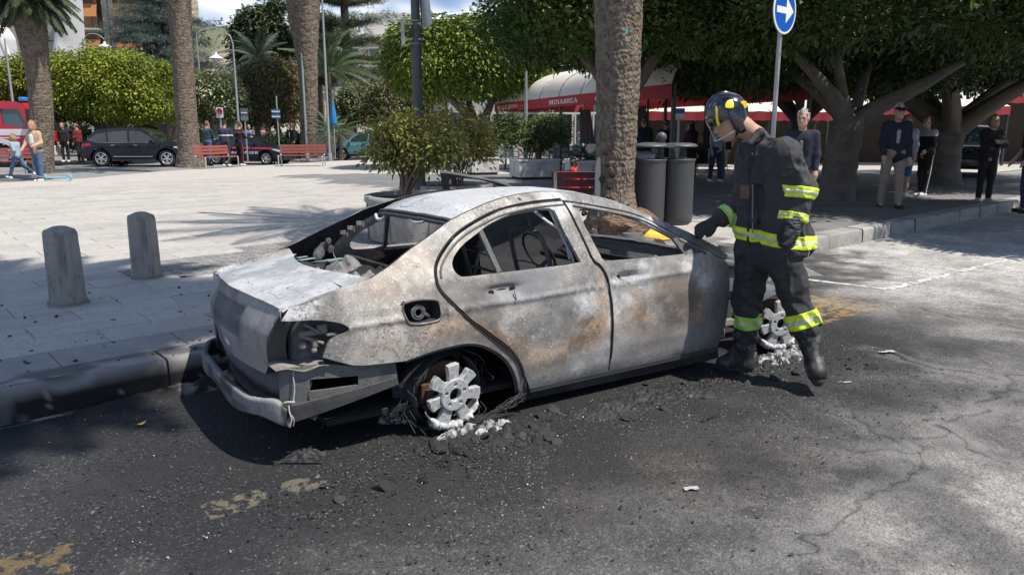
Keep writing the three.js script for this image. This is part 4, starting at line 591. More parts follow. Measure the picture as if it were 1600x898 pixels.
// ---- the firefighter in the foreground
{
  const B = [1.82, 0, -4.98], J = (x, y, D) => { const p = dep(x, y, D); return [p[0] - B[0], p[1] - B[1], p[2] - B[2]]; };
  const ff = thing('person', 'firefighter in black coat with yellow stripes and dark helmet walking past the burnt car', 'firefighter', B);
  const shN = J(1220, 236, 4.83), shF = J(1176, 236, 5.08), elN = J(1255, 296, 4.76), wrN = J(1241, 352, 4.70), elF = J(1158, 318, 5.16), wrF = J(1118, 346, 5.12), haN = J(1236, 372, 4.69);
  const ncB = J(1183, 214, 4.97), ncT = J(1160, 197, 4.97), head = J(1136, 186, 4.97);
  const hpN = J(1222, 392, 4.86), hpF = J(1180, 394, 5.03), knN = J(1240, 450, 4.82), knF = J(1168, 470, 5.07), anN = J(1267, 532, 4.74), anF = J(1163, 545, 5.10);
  const boN = J(1272, 560, 4.72), toeN = J(1277, 583, 4.60), heN = J(1270, 568, 4.77), heF = J(1166, 569, 5.08), toeF = J(1131, 566, 5.13);
  heF[1] = .045; toeF[1] = .04;
  const tA = J(1224, 250, 4.86), tB = J(1226, 385, 4.86), tC = J(1180, 262, 5.04), tD = J(1180, 388, 5.04), tE = J(1240, 300, 4.95), tF = J(1244, 380, 4.95);
  const hf = frameAt(head, [-.80, -.56, .20], [-.55, .83, 0]);
  const body = skin([headAt(hf, 1.02), bone(ncB, ncT, .066, .060), bone(ncT, hf.out([-.03, -.05, 0]), .06, .058), bone(shN, shF, .06), bone(tA, tB, .10), bone(tC, tD, .10), bone(shN, elN, .045, .038), bone(elN, wrN, .036, .028), bone(shF, elF, .045, .038), bone(elF, wrF, .036, .028), bone(hpN, knN, .08, .055), bone(knN, anN, .052, .04), bone(hpF, knF, .08, .055), bone(knF, anF, .052, .04), bone(anN, toeN, .04, .03), bone(anF, toeF, .04, .03), ...hand(wrN, [haN[0] - wrN[0], haN[1] - wrN[1], haN[2] - wrN[2]], [.95, .1, .3], 1, .8, .55, 1.6).slice(0, 4), ...hand(wrF, [-.90, -.42, .12], [-.1, .85, .45], -1, .8, .34, 1.8).slice(0, 4)], .0115, .03);
  obj('body', body, SKIN, ff);
  for (const z of [-.032, .032]) obj('eye', sph(.0115, ...hf.out([.083, .012, z]), 10), EYEM, ff);
  for (const z of [-.034, .034]) obj('eyebrow', bar(hf.out([.094, .036, z - .014]), hf.out([.094, .034, z + .014]), .005), M([.05, .035, .03], .9), ff);
  const wr = (d, x, y, z) => d + .040 * (fbm3(x * 8 + 4, y * 12, z * 8, 3) - .5) + .017 * abs(sin(y * 26 + x * 21 + 6 * fbm3(x * 5, y * 5, z * 5, 2))) * ss(.42, .6, fbm3(x * 4 + 9, y * 4, z * 4, 2)) + .026 * (abs(fbm3(x * 15, y * 6 + 3, z * 15, 2) - .5) * 2 - .4);
  const coatM = cloth([.036, .036, .039], .8, 4), trouM = cloth([.032, .033, .036], .85, 4);
  const coat = skin([bone(shN, shF, .082), bone(ncB, J(1190, 236, 4.97), .075, .115), bone(tA, tB, .122, .142), bone(tC, tD, .118, .132), bone(tE, tF, .075, .115), bone(shN, elN, .080, .070), bone(elN, [lerp(elN[0], wrN[0], .92), lerp(elN[1], wrN[1], .92), lerp(elN[2], wrN[2], .92)], .068, .064), bone(shF, elF, .086, .07), bone(elF, [lerp(elF[0], wrF[0], .8), lerp(elF[1], wrF[1], .8), lerp(elF[2], wrF[2], .8)], .066, .055)], .010, .045, (d, x, y, z) => max(wr(d, x, y, z), (J(1200, 400, 4.95)[1]) - y));
  obj('coat', coat, coatM, ff);
  const col = J(1172, 208, 4.97); obj('collar', skin([bone(J(1186, 208, 4.90), J(1172, 224, 4.86), .026, .02), bone(J(1186, 206, 5.04), J(1166, 226, 5.04), .026, .02), bone(J(1190, 207, 4.9), J(1190, 206, 5.04), .028)], .007, .02), coatM, ff);
  const kneeMid = (a, b, t) => a.map((v, k) => lerp(v, b[k], t));
  const legEndN = kneeMid(knN, anN, .78), legEndF = kneeMid(knF, anF, .72);
  const trou = skin([bone(hpN, hpF, .125), bone(hpN, knN, .118, .092), bone(knN, legEndN, .090, .096), bone(hpF, knF, .115, .088), bone(knF, legEndF, .086, .088)], .010, .04, wr);
  obj('trousers', trou, trouM, ff);
  const hv = M([.60, .76, .05], .65), hv2 = M([.34, .66, .09], .65), sil = M([.55, .58, .40], .45, { metalness: .2 });
  const dirOf = (a, b) => [b[0] - a[0], b[1] - a[1], b[2] - a[2]];
  const stripe = (g, c, ax, h, mat, name) => { const b = obj(name, bandOf(g, c, ax, h, .007, .0085), mat, ff); obj('reflective_strip', bandOf(g, c, ax, h * .34, .010, .0085), sil, b); };
  const onA = (a, b, t) => a.map((v, k) => lerp(v, b[k], t));
  // arm bands kept off the trunk
  const armN = { userData: { ...coat.userData, f: (() => { const f = coat.userData.f, lim = capsule(elN, wrN, .105, .10), l2 = capsule(onA(shN, elN, .75), elN, .11, .11); return (x, y, z) => max(f(x, y, z), min(lim(x, y, z), l2(x, y, z))); })() } };
  const armF = { userData: { ...coat.userData, f: (() => { const f = coat.userData.f, lim = capsule(elF, wrF, .1, .09); return (x, y, z) => max(f(x, y, z), lim(x, y, z)); })() } };
  stripe(armN, J(1251, 301, 4.74), dirOf(elN, wrN).map((v, k) => v * .4 + [0, -1, 0][k] * .1), .037, hv, 'sleeve_stripe');
  stripe(armN, J(1246, 341, 4.71), dirOf(elN, wrN), .026, hv, 'sleeve_stripe');
  stripe(armF, J(1135, 335, 5.14), dirOf(elF, wrF), .026, hv2, 'sleeve_stripe');
  const trunk = { userData: { ...coat.userData, f: (() => { const f = coat.userData.f, no = capsule(elN, haN, .10, .09), nf = capsule(elF, wrF, .09, .09); return (x, y, z) => max(f(x, y, z), -no(x, y, z), -nf(x, y, z)); })() } };
  const hem = J(1210, 372, 4.9); stripe(trunk, hem, [.10, 1, .0], .043, hv, 'hem_stripe');
  const legOnly = (a, b) => ({ userData: { ...trou.userData, f: (() => { const f = trou.userData.f, l = capsule(a, b, .14, .14); return (x, y, z) => max(f(x, y, z), l(x, y, z)); })() } });
  stripe(legOnly(knN, anN), onA(knN, anN, .60), dirOf(knN, anN), .052, hv, 'trouser_stripe');
  stripe(legOnly(knF, anF), onA(knF, anF, .40), dirOf(knF, anF), .048, hv2, 'trouser_stripe');
  // boots
  const bootM = M(0xffffff, .55, { map: rep(tex(128, 128, (u, v) => { const a = fbm(u * 10, v * 10, 4, 231), b = ss(.5, .7, a); return mix3([.018, .018, .019], [.10, .095, .088], b * .7); }), 3, 3), bumpMap: rep(fabT, 3, 3), bumpScale: .003 }), soleM = M([.035, .034, .033], .8);
  const bootN = skin([bone(onA(knN, anN, .72), anN, .074, .066), bone(anN, boN, .064, .058), bone(heN, toeN, .052, .054), bone(anN, toeN, .054, .048)], .009, .05, (d, x, y, z) => d + .01 * (fbm3(x * 14, y * 16, z * 14, 2) - .5));
  obj('boot', bootN, bootM, ff);
  const bootF = skin([bone(onA(knF, anF, .66), anF, .074, .064), bone(anF, heF, .062, .046), bone(heF, toeF, .05, .044), bone(anF, toeF, .05, .04)], .009, .05, (d, x, y, z) => max(d + .01 * (fbm3(x * 14, y * 16, z * 14, 2) - .5), .006 - y));
  obj('boot', bootF, bootM, ff);
  { const mid = onA(heN, toeN, .5); obj('boot_sole', skin([bone([heN[0], heN[1] - .045, heN[2]], [toeN[0], toeN[1] - .04, toeN[2] + .02], .038, .040)], .009, .03), soleM, ff); obj('boot_sole', skin([bone([heF[0], .022, heF[2]], [toeF[0] - .01, .022, toeF[2]], .052, .046)], .009, .03, (d, x, y, z) => max(d, .003 - y, y - .034)), soleM, ff);
    for (let k = 0; k < 4; k++) { const c = onA(onA(knN, anN, .86), boN, k / 3.4); obj('boot_lace', bar([c[0] - .035, c[1], c[2] + .058], [c[0] + .035, c[1] - .006, c[2] + .056], .005), soleM, ff); } }
  // gloves
  const glM = cloth([.030, .030, .033], .8, 6);
  obj('glove', skin(hand(wrN, dirOf(wrN, haN), [.95, .1, .3], 1, .98, .55, 1.6), .005, .02, (d) => d - .0045), glM, ff);
  obj('glove', skin(hand(wrF, [-.90, -.42, .12], [-.1, .85, .45], -1, .98, .34, 1.8), .005, .02, (d) => d - .0045), glM, ff);
  obj('glove_cuff', skin([bone(onA(wrN, haN, -.35), onA(wrN, haN, .35), .055, .05)], .008, .02, (d, x, y, z) => d + .004 * sin(y * 330)), M([.10, .10, .10], .7), ff);
  obj('glove_cuff', skin([bone(onA(elF, wrF, .78), onA(elF, wrF, 1.02), .048, .042)], .008, .02), glM, ff);
  // chest pocket, radio, badge, zip
  const fwd = V3(-.62, 0, .78), side = V3(.78, 0, .62);
  const onChest = (x, y) => { for (let D = 4.55; D < 5.35; D += .004) { const p = J(x, y, D); if (coat.userData.f(...p) < 0) return V3(...p); } return onChest(x + 3, y); };
  const patch = (x, y, w, h, d, mat, name, par) => { const c = onChest(x, y, 4.72); const g = new RoundedBoxGeometry(w, h, d, 2, min(w, h, d) * .3); g.applyMatrix4(new THREE.Matrix4().makeBasis(side, V3(0, 1, 0), fwd.clone().negate().negate()).setPosition(c.x, c.y, c.z)); return obj(name, g, mat, par || ff); };
  const pk = patch(1190, 272, .13, .13, .03, coatM, 'chest_pocket');
  { const cv = document.createElement('canvas'); cv.width = 128; cv.height = 64; const c = cv.getContext('2d'); c.fillStyle = '#15161a'; c.fillRect(0, 0, 128, 64); c.strokeStyle = '#b9bc2a'; c.lineWidth = 5; for (let k = 0; k < 8; k++) { c.beginPath(); c.moveTo(10 + k * 14, 14 + (k % 3) * 5); c.lineTo(14 + k * 14, 50 - (k % 2) * 9); c.stroke(); } c.beginPath(); c.moveTo(8, 34); c.lineTo(118, 28); c.stroke(); const t = new THREE.CanvasTexture(cv); t.colorSpace = THREE.SRGBColorSpace;
    const q = onChest(1186, 277, 4.72), g = new THREE.PlaneGeometry(.085, .045); g.applyMatrix4(new THREE.Matrix4().makeBasis(side, V3(0, 1, 0), fwd).setPosition(q.x + fwd.x * .019, q.y, q.z + fwd.z * .019)); obj('badge', g, M(0xffffff, .7, { map: t }), pk); }
  patch(1166, 300, .07, .10, .05, M([.10, .065, .05], .6), 'radio_pouch');
  obj('zip', new THREE.TubeGeometry(new THREE.CatmullRomCurve3([238, 262, 290, 320, 350, 375].map((y) => onChest(1176, y, 4.75).addScaledVector(V3(0, 0, 1), .006))), 24, .006, 6), M([.22, .22, .23], .4, { metalness: .5 }), ff);
  obj('coat_flap', new THREE.TubeGeometry(new THREE.CatmullRomCurve3([244, 270, 300, 330, 360, 385].map((y) => onChest(1169, y, 4.75).addScaledVector(V3(0, 0, 1), .004))), 24, .010, 6), coatM, ff);
  // belt and hanging strap
  obj('strap', tube([J(1258, 372, 4.80), J(1264, 392, 4.78), J(1262, 402, 4.78)], .006, 10, 5), M([.3, .3, .3], .6), ff);
  // helmet
  const hm = new THREE.Group(); hm.name = 'helmet'; hm.applyMatrix4(hf.mat()); hm.scale.multiplyScalar(.95); ff.add(hm);
  const shellM = M([.008, .009, .012], .16, { clearcoat: 1, clearcoatRoughness: .05 }), yelM = M([.85, .62, .02], .35);
  const shellF = (x, y, z) => { let d = ellip([-.012, .035, 0], [.142, .138, .122])(x, y, z); d = smin(d, ellip([-.085, .03, 0], [.06, .08, .09])(x, y, z), .05); d = smin(d, ellip([-.02, -.05, .085], [.06, .08, .035])(x, y, z), .04); d = smin(d, ellip([-.02, -.05, -.085], [.06, .08, .035])(x, y, z), .04);
    const inner = ellip([-.008, .02, 0], [.118, .118, .098])(x, y, z); d = max(d, -inner); const cut = max(.03 - x, -(y + .12)); d = max(d, -max(.035 - x < 0 ? -1 : 1, 0) * 0 - 1 > 0 ? 0 : d); if (x < -.03) d = max(d, -.052 - y); if (x > .03 && y < .015) d = max(d, min(x - .03, .015 - y)); return max(d, -.135 - y); };
  obj('shell', nets(shellF, [-.22, -.17, -.17], [.18, .21, .17], .006), shellM, hm);
  const onShell = (x, y, z) => { const v = V3(x, y, z), c = V3(-.012, .035, 0), d = v.clone().sub(c).normalize(); const k = 1 / Math.sqrt(pow(d.x / .142, 2) + pow(d.y / .138, 2) + pow(d.z / .122, 2)); return [c.x + d.x * (k + .0025), c.y + d.y * (k + .0025), c.z + d.z * (k + .0025)]; };
  for (const s of [-1, 1]) {
    obj('yellow_flame', panel(spline([[.105, .0], [.08, .05], [.05, .10], [.055, .13], [.085, .085], [.125, .03], [.13, .005]], 4, true), (x, y) => onShell(x, y, s * .08), { edge: .012, flip: s < 0, thick: .0015 }), yelM, hm);
    obj('yellow_badge', panel(spline([[-.02, .10], [-.055, .085], [-.075, .055], [-.045, .06], [-.02, .05], [.01, .075]], 4, true), (x, y) => onShell(x, y, s * .085), { edge: .012, flip: s < 0, thick: .0015 }), yelM, hm);
    obj('side_disc', [cyl(.026, .026, .016, 0, 0, 0, 18).rotateX(PI / 2).translate(-.10, .03, s * .105)], yelM, hm);
    obj('chin_strap', tube([[-.03, -.06, s * .105], [.01, -.10, s * .075], [.035, -.125, s * .03]], .008, 10, 6), M([.02, .02, .02], .8), hm);
  }
  obj('ridge', new THREE.TubeGeometry(new THREE.CatmullRomCurve3([-.13, -.09, -.04, .02, .07, .11].map((x) => V3(x - .012, .035 + .138 * sqrt(max(0, 1 - pow(x / .143, 2))) + .002, 0))), 30, .010, 8), shellM, hm);
  obj('visor', grid(24, 8, (u, v) => { const a = lerp(-1.15, 1.15, u), y = lerp(.03, -.075, v), r = .142 + .012 * v; return [-.012 + cos(a) * r, y, sin(a) * r * .86]; }), M([.93, .95, .93], .03, { transmission: 1, thickness: 0 }), hm);
  obj('visor_rim', new THREE.TubeGeometry(new THREE.CatmullRomCurve3(Array.from({ length: 14 }, (_, k) => { const a = lerp(-1.15, 1.15, k / 13); return V3(-.012 + cos(a) * .155, -.076, sin(a) * .155 * .86); })), 40, .004, 6), M([.55, .55, .5], .3, { metalness: .5 }), hm);
}

// ---- everyone else
function person(label, o) {
  const h = o.h ?? 1.72, k = h / 1.75, p = thing('person', label, o.cat ?? 'person', o.pos, (o.turn ?? 0) * D2R, o.group), c = o.cell ?? .02, ps = o.pose ?? {};
  const S = (x, y, z) => [x * k, y * k, z * k], lean = (ps.lean ?? 3) * D2R, seated = ps.seated;
  const hipY = seated ? (o.seat ?? .47) + .09 : .93 - (ps.drop ?? 0), wS = (o.wide ?? 1) * (o.woman ? .92 : 1);
  const hip = [0, hipY, 0], sp = (l, z = 0) => [sin(lean) * l, hipY + cos(lean) * l, z];
  const shY = .50, neck = sp(.54), nTop = [neck[0] + .02, neck[1] + .07, 0], hd = [nTop[0] + .03 + sin((ps.nod ?? 0) * D2R) * .04, nTop[1] + .105 - (ps.nod ?? 0) * .0008, 0];
  const J = { }; const list = [], leg = {}, arm = {};
  for (const s of [-1, 1]) {
    const t = (ps.thigh?.[s > 0 ? 1 : 0] ?? (seated ? 86 : 0)) * D2R, kn = (ps.knee?.[s > 0 ? 1 : 0] ?? (seated ? 86 : 2)) * D2R, ab = (ps.splay ?? (seated ? 6 : 2)) * D2R;
    const h0 = [0, hipY - .02, s * .09 * wS], k0 = [h0[0] + sin(t) * .43, h0[1] - cos(t) * .43 * cos(ab), h0[2] + s * sin(ab) * .43], a0 = [k0[0] + sin(t - kn) * .42, k0[1] - cos(t - kn) * .42, k0[2]], to = [a0[0] + cos(t - kn) * .15, a0[1] - .045 + sin(t - kn) * .15, a0[2] + s * .02];
    leg[s] = [h0, k0, a0, to];
    const sw = (ps.arm?.[s > 0 ? 1 : 0] ?? 2) * D2R, el = (ps.elbow?.[s > 0 ? 1 : 0] ?? 15) * D2R, out = (ps.out?.[s > 0 ? 1 : 0] ?? 8) * D2R, inn = (ps.inn?.[s > 0 ? 1 : 0] ?? 0) * D2R;
    const s0 = sp(.48, s * .185 * wS), e0 = [s0[0] + sin(sw) * .29, s0[1] - cos(sw) * cos(out) * .29, s0[2] + s * sin(out) * .29], f = sw + el, w0 = [e0[0] + sin(f) * .25 * cos(inn), e0[1] - cos(f) * .25, e0[2] - s * sin(inn) * .25];
    arm[s] = [s0, e0, w0];
  }
  const m = (q) => S(...q), fr = frameAt(m(hd), [cos((ps.nod ?? 0) * D2R) * cos((ps.look ?? 0) * D2R), -sin((ps.nod ?? 0) * D2R), sin((ps.look ?? 0) * D2R)], [sin((ps.nod ?? 0) * D2R), cos((ps.nod ?? 0) * D2R), 0]);
  const hs = o.child ? 1.18 : 1, b = (a, e, r1, r2 = r1) => bone(m(a), m(e), r1 * k, r2 * k);
  const handB = [-1, 1].flatMap((s) => { const [, e, w] = arm[s]; const d = [w[0] - e[0], w[1] - e[1], w[2] - e[2]], n = hypot(...d); const t = (q) => [w[0] + d[0] / n * q, w[1] + d[1] / n * q, w[2] + d[2] / n * q]; return [b(w, t(.06), .028, .034), b(t(.06), t(.15), .030, .016), b(t(.02), [t(.07)[0] + .03, t(.07)[1], t(.07)[2] - s * .01], .015, .011)]; });
  const fat = o.fat ?? 1;
  const bodyL = [headAt(fr, k * hs), b(neck, [hd[0] - .02, hd[1] - .05, 0], .058, .055), b(sp(.46, -.13 * wS), sp(.46, .13 * wS), .07), b(sp(.1), sp(.4), .115, .12), b([0, hipY, -.05], [0, hipY, .05], .12), ...[-1, 1].flatMap((s) => [b(leg[s][0], leg[s][1], .082, .056), b(leg[s][1], leg[s][2], .054, .036), b(leg[s][2], leg[s][3], .036, .026), b(arm[s][0], arm[s][1], .046, .037), b(arm[s][1], arm[s][2], .036, .026)]), ...handB];
  obj('body', skin(bodyL, c * .8, .035 * k), o.skin ?? SKIN, p);
  const eyes = o.face !== false; if (eyes) for (const z of [-.032, .032]) obj('eye', sph(.012 * k, ...fr.out([.083 * k * hs, .012 * k * hs, z * k * hs]), 8), M([.03, .025, .02], .5), p);
  const top = o.top, bot = o.bottom, cut = (a, e, t) => a.map((v, q) => lerp(v, e[q], t));
  const wrk = (q) => (d, x, y, z) => d + q * (fbm3(x * 9 + h * 31, y * 9, z * 9, 2) - .5);
  if (bot) { const lf = bot.len ?? 1; const L = [b([0, hipY + .03, -.05], [0, hipY + .03, .05], .135 * fat)]; for (const s of [-1, 1]) { L.push(b(leg[s][0], leg[s][1], .10, .074)); if (lf > .5) L.push(b(leg[s][1], cut(leg[s][1], leg[s][2], (lf - .5) * 2 * .94), .072, bot.flare ?? .058)); } obj(bot.name ?? 'trousers', skin(L, c, .04 * k, wrk(.016)), bot.mat, p); 
    if (bot.stripe) for (const s of [-1, 1]) obj('side_stripe', tube([0, .25, .5, .75, 1].map((t) => { const q = t < .5 ? cut(leg[s][0], leg[s][1], t * 2) : cut(leg[s][1], leg[s][2], (t - .5) * 1.9); return m([q[0], q[1], q[2] + s * lerp(.102, .062, t)]); }), .011, 16, 5), bot.stripe, p); }
  if (top) { const sl = top.sleeve ?? 1, hem = top.hem ?? .02; const L = [b(sp(.47, -.13 * wS), sp(.47, .13 * wS), .083 * fat), b(sp(.12, -.05), sp(.40, -.07), .125 * fat, .13 * fat), b(sp(.12, .05), sp(.40, .07), .125 * fat, .13 * fat), b([0, hipY + hem, -.05], sp(.12), .14 * fat, .128 * fat)]; for (const s of [-1, 1]) { L.push(b(arm[s][0], sl >= .5 ? arm[s][1] : cut(arm[s][0], arm[s][1], sl * 2), .066, .056)); if (sl > .5) L.push(b(arm[s][1], cut(arm[s][1], arm[s][2], (sl - .5) * 2 * .95), .054, .044)); } if (top.hood) L.push(b(sp(.50), [neck[0] - .05, neck[1] + .02, 0], .09, .08));
    const tg = skin(L, c, .045 * k, wrk(top.wr ?? .018)); obj(top.name ?? 'jacket', tg, top.mat, p);
    if (top.collar) obj('collar', skin([b([neck[0] - .03, neck[1] - .02, -.06], [neck[0] + .05, neck[1] - .03, -.05], .024), b([neck[0] - .03, neck[1] - .02, .06], [neck[0] + .05, neck[1] - .03, .05], .024), b([neck[0] - .05, neck[1] - .015, -.05], [neck[0] - .05, neck[1] - .015, .05], .026)], c * .6, .02), top.collar, p);
    if (top.shirt) obj('shirt', skin([b([sp(.37)[0] + .095 * fat, sp(.37)[1], 0], [sp(.2)[0] + .115 * fat, sp(.2)[1], 0], top.sw ?? .045, top.sw ?? .03)], c * .7, .02), top.shirt, p);
    if (top.yoke) obj('shoulder_panel', nets((x, y, z) => max(tg.userData.f(x, y, z) - .008, m(sp(.40))[1] - y), tg.userData.lo, tg.userData.hi, c * .8), top.yoke, p);
    if (top.stripeB) obj('back_band', nets((x, y, z) => max(tg.userData.f(x, y, z) - .008, abs(y - m(sp(top.stripeY ?? .05))[1]) - .03 * k), tg.userData.lo, tg.userData.hi, c * .7), top.stripeB, p); }
  const shoe = o.shoes ?? cloth([.03, .03, .03], .6); for (const s of [-1, 1]) { const [, , a, t] = leg[s]; obj('shoe', skin([b([a[0] - .05, a[1] - .045, a[2]], [t[0], t[1] - .005, t[2]], .045, .038), b(a, [a[0], a[1] - .04, a[2]], .05, .045)], c * .7, .03), shoe, p); }
  const hair = o.hair; if (hair) { const len = hair.len ?? 0; const f0 = (x, y, z) => { const [a, q, d] = fr.to(x, y, z).map((v) => v / (k * hs)); let e = ellip([-.02, .042, 0], [.112, .114, .094])(a, q, d); e = max(e, -(max(.0 - q + a * .4, 0) > 0 ? min(e, 1) * 0 : 0)); const face = max(a - (hair.front ?? .055) - max(0, (q - .03)) * .9, 0); e = max(e, (a - .055) - max(0, q - .045) * 1.2); e = max(e, -q - .02 - (a < 0 ? .05 : 0) - (hair.full ? .05 : 0)); if (len) { e = smin(e, ellip([-.055, -.02 - len / 2, 0], [.065, .06 + len / 2, .095])(a, q, d), .03); e = max(e, a - .06); } return (e + .012 * (fbm3(a * 40, q * 30, d * 40, 2) - .5)) * k * hs; }; const R_ = .26 * k + len * k; obj('hair', nets(f0, m(hd).map((v) => v - R_), m(hd).map((v) => v + .2 * k), c * .6), hair.mat, p); }
  const cap = o.cap; if (cap) { const g = new THREE.Group(); g.name = 'cap'; g.applyMatrix4(fr.mat()); p.add(g); obj('crown', new THREE.SphereGeometry(.108 * k, 18, 8, 0, 2 * PI, 0, PI / 2).scale(1, cap.tall ?? .95, .88).translate(-.01 * k, .045 * k, 0), cap.mat, g); obj('peak', cyl(.07 * k, .075 * k, .012 * k, .075 * k, .048 * k, 0, 18).scale(1, 1, .95), cap.mat, g); if (cap.brim) obj('brim', cyl(.17 * k, .17 * k, .008 * k, -.01 * k, .05 * k, 0, 24), cap.mat, g); }
  return Object.assign(p, {}), { p, J: { arm, leg, hd: m(hd), k } };
}
// ---------------------------------------------------------------- street furniture near the car
const concT = tex(512, 512, (u, v) => { const a = .72 + .35 * fbm(u * 6, v * 6, 4, 201) + .25 * (tn(u * 170, v * 170, 170, 1) - .5), s_ = ss(.52, .70, fbm(u * 14 + 4, v * 2.5, 4, 202)), k = ss(.70, .78, fbm(u * 22, v * 22, 3, 204)); return mix3([a, a * .985, a * .96], [a * .5, a * .49, a * .48], .55 * s_).map((q) => q * (1 - .35 * k)); });
const conc = (c, k = 1.2) => M(c, .88, { map: rep(concT, k, k), bumpMap: rep(grain, 2, 2), bumpScale: .004 });
const steelM = M([.36, .38, .39], .5, { metalness: .5 }), postM = M([.085, .10, .105], .55, { map: rep(concT, 1, 1) }), whiteM = M([.72, .72, .70], .7);
function bollard(px, py, w, h, label) {
  const p = gnd(px, py), t = thing('bollard', label, 'bollard', p, .22, 'octagonal concrete bollards at the plaza edge');
  const m = conc([.36, .345, .315]);
  const rows = [[.0, 1], [.3, .97], [.6, .945], [.93, .915], [.965, .90], [1.0, .84], [1.05, .34], [1.06, 0]];
  const faces = []; for (let k = 0; k < 8; k++) faces.push(grid(6, rows.length * 3 - 3, (u, v) => { const q = v * (rows.length - 1), i = min(rows.length - 2, floor(q)), f = q - i, hh = lerp(rows[i][0], rows[i + 1][0], f) * h, r = lerp(rows[i][1], rows[i + 1][1], f) * w * .53, a = (k + lerp(.035, .965, u)) * PI / 4, a0 = k * PI / 4, a1 = a0 + PI / 4; const e = u === 0 ? .035 : u === 1 ? .965 : u, X = lerp(cos(a0), cos(a1), e), Z = lerp(sin(a0), sin(a1), e), n = (fbm3(X * 6, hh * 9, Z * 6) - .5) * .006; return [X * (r + n), hh, Z * (r + n)]; }, { uv: (u, v) => [(u + k) * .16, v * .8], flip: true }));
  for (let k = 0; k < 8; k++) faces.push(grid(1, rows.length * 3 - 3, (u, v) => { const q = v * (rows.length - 1), i = min(rows.length - 2, floor(q)), f = q - i, hh = lerp(rows[i][0], rows[i + 1][0], f) * h, r = lerp(rows[i][1], rows[i + 1][1], f) * w * .53, a0 = (k - 1) * PI / 4, a1 = a0 + PI / 4, a2 = a1 + PI / 4; const X = u ? lerp(cos(a1), cos(a2), .035) : lerp(cos(a0), cos(a1), .965), Z = u ? lerp(sin(a1), sin(a2), .035) : lerp(sin(a0), sin(a1), .965), n = (fbm3(X * 6, hh * 9, Z * 6) - .5) * .006; return [X * (r + n), hh, Z * (r + n)]; }, { flip: true }));
  const g = faces;
  obj('shaft', g, m, t); obj('footing', cyl(w * .58, w * .6, .03, 0, .012, 0, 8), conc([.30, .29, .27]), t);
}
bollard(106, 474, .285, .635, 'shaded octagonal concrete bollard on the plaza, the nearer one to the left edge');
bollard(229, 433, .275, .63, 'sunlit octagonal concrete bollard on the plaza, nearer to the car');
// litter bins round one post
{
  const p = gnd(1028, 362), t = thing('litter_bins', 'grey metal triple litter bin with cloud shaped roof beside the palm trunk', 'litter bin', p, .1);
  const binT = tex(256, 256, (u, v) => { const a = .8 + .25 * fbm(u * 8, v * 4, 4, 211) + .1 * (n2(u * 100, v * 100, 212) - .5), s_ = ss(.66, .72, fbm(u * 16, v * 22, 3, 213)); return mix3([a, a, a], [1.9, 1.9, 1.85], s_ * .3); });
  const bm = M([.072, .074, .078], .55, { map: binT, metalness: .15 }), um = M([.085, .088, .092], .5);
  obj('post', [cyl(.045, .05, 1.25, 0, .62, 0, 16), cyl(.16, .18, .04, 0, .02, 0, 16)], um, t); obj('finial', [sph(.075, 0, 1.36, 0, 16), cyl(.05, .05, .07, 0, 1.29, 0, 14)], um, t);
  const lobes = []; for (let k = 0; k < 3; k++) { const a = k * 2 * PI / 3 + .35, x = cos(a) * .26, z = sin(a) * .26;
    const b = obj('bin', lathe([[.0, .10], [.17, .10], [.215, .14], [.222, .20], [.222, 1.0], [.232, 1.01], [.232, 1.035], [.212, 1.035], [.205, 1.0], [.2, .2], [0, .18]], 28).translate(x, .02, z), bm, t);
    obj('bin_rim', new THREE.TorusGeometry(.225, .010, 8, 30).rotateX(PI / 2).translate(x, 1.05, z), um, b); obj('hanger', box(.06, .05, .10, x * .4, .9, z * .4).rotateY(0), um, b);
    lobes.push(lathe([[0, .055], [.16, .05], [.225, .035], [.245, .012], [.245, 0], [.22, -.008], [0, -.008]], 28).translate(x * 1.02, 1.23, z * 1.02)); }
  obj('roof', [...lobes, cyl(.30, .30, .05, 0, 1.245, 0, 28)], um, t);
  const bag = obj('bin_bag', vary(new THREE.IcosahedronGeometry(.16, 4), (v) => { v.multiplyScalar(.8 + .5 * fbm3(v.x * 14, v.y * 14, v.z * 14)); v.y *= .45; }).translate(-.27, 1.09, .05), M([.7, .72, .72], .25, { transmission: .55, thickness: 0 }), t);
}
// sign with arrow
{
  const p = gnd(1203, 352), t = thing('road_sign', 'round blue sign with a white right arrow on a grey pole', 'road sign', p, PI / 4 - .03);
  t.scale.setScalar(1.1); const zc = (1.66 + (203 - 36) / 1180 * -p[2] - PAV) / 1.1 + .06;
  obj('pole', [cyl(.032, .032, zc + .28, 0, (zc + .28) / 2, -.045, 14)], M([.42, .44, .45], .45, { metalness: .5, map: rep(concT, .3, 1) }), t);
  obj('disc', cyl(.30, .30, .012, 0, 0, 0, 48).rotateX(PI / 2).translate(0, zc, 0), M([.012, .11, .48], .35), t);
  obj('rim', [new THREE.RingGeometry(.278, .30, 56).translate(0, zc, .008), new THREE.TorusGeometry(.302, .008, 8, 56).translate(0, zc, 0)], M([.78, .80, .82], .4), t);
  const s = new THREE.Shape([[-.225, .042], [.03, .042], [.03, .165], [.235, 0], [.03, -.165], [.03, -.042], [-.225, -.042]].map((q) => V2(...q))); obj('arrow', new THREE.ShapeGeometry(s).translate(0, zc, .010), M([.84, .86, .88], .4), t);
  obj('clamp', [box(.09, .03, .06, 0, zc + .14, -.03), box(.09, .03, .06, 0, zc - .14, -.03)], steelM, t);
}
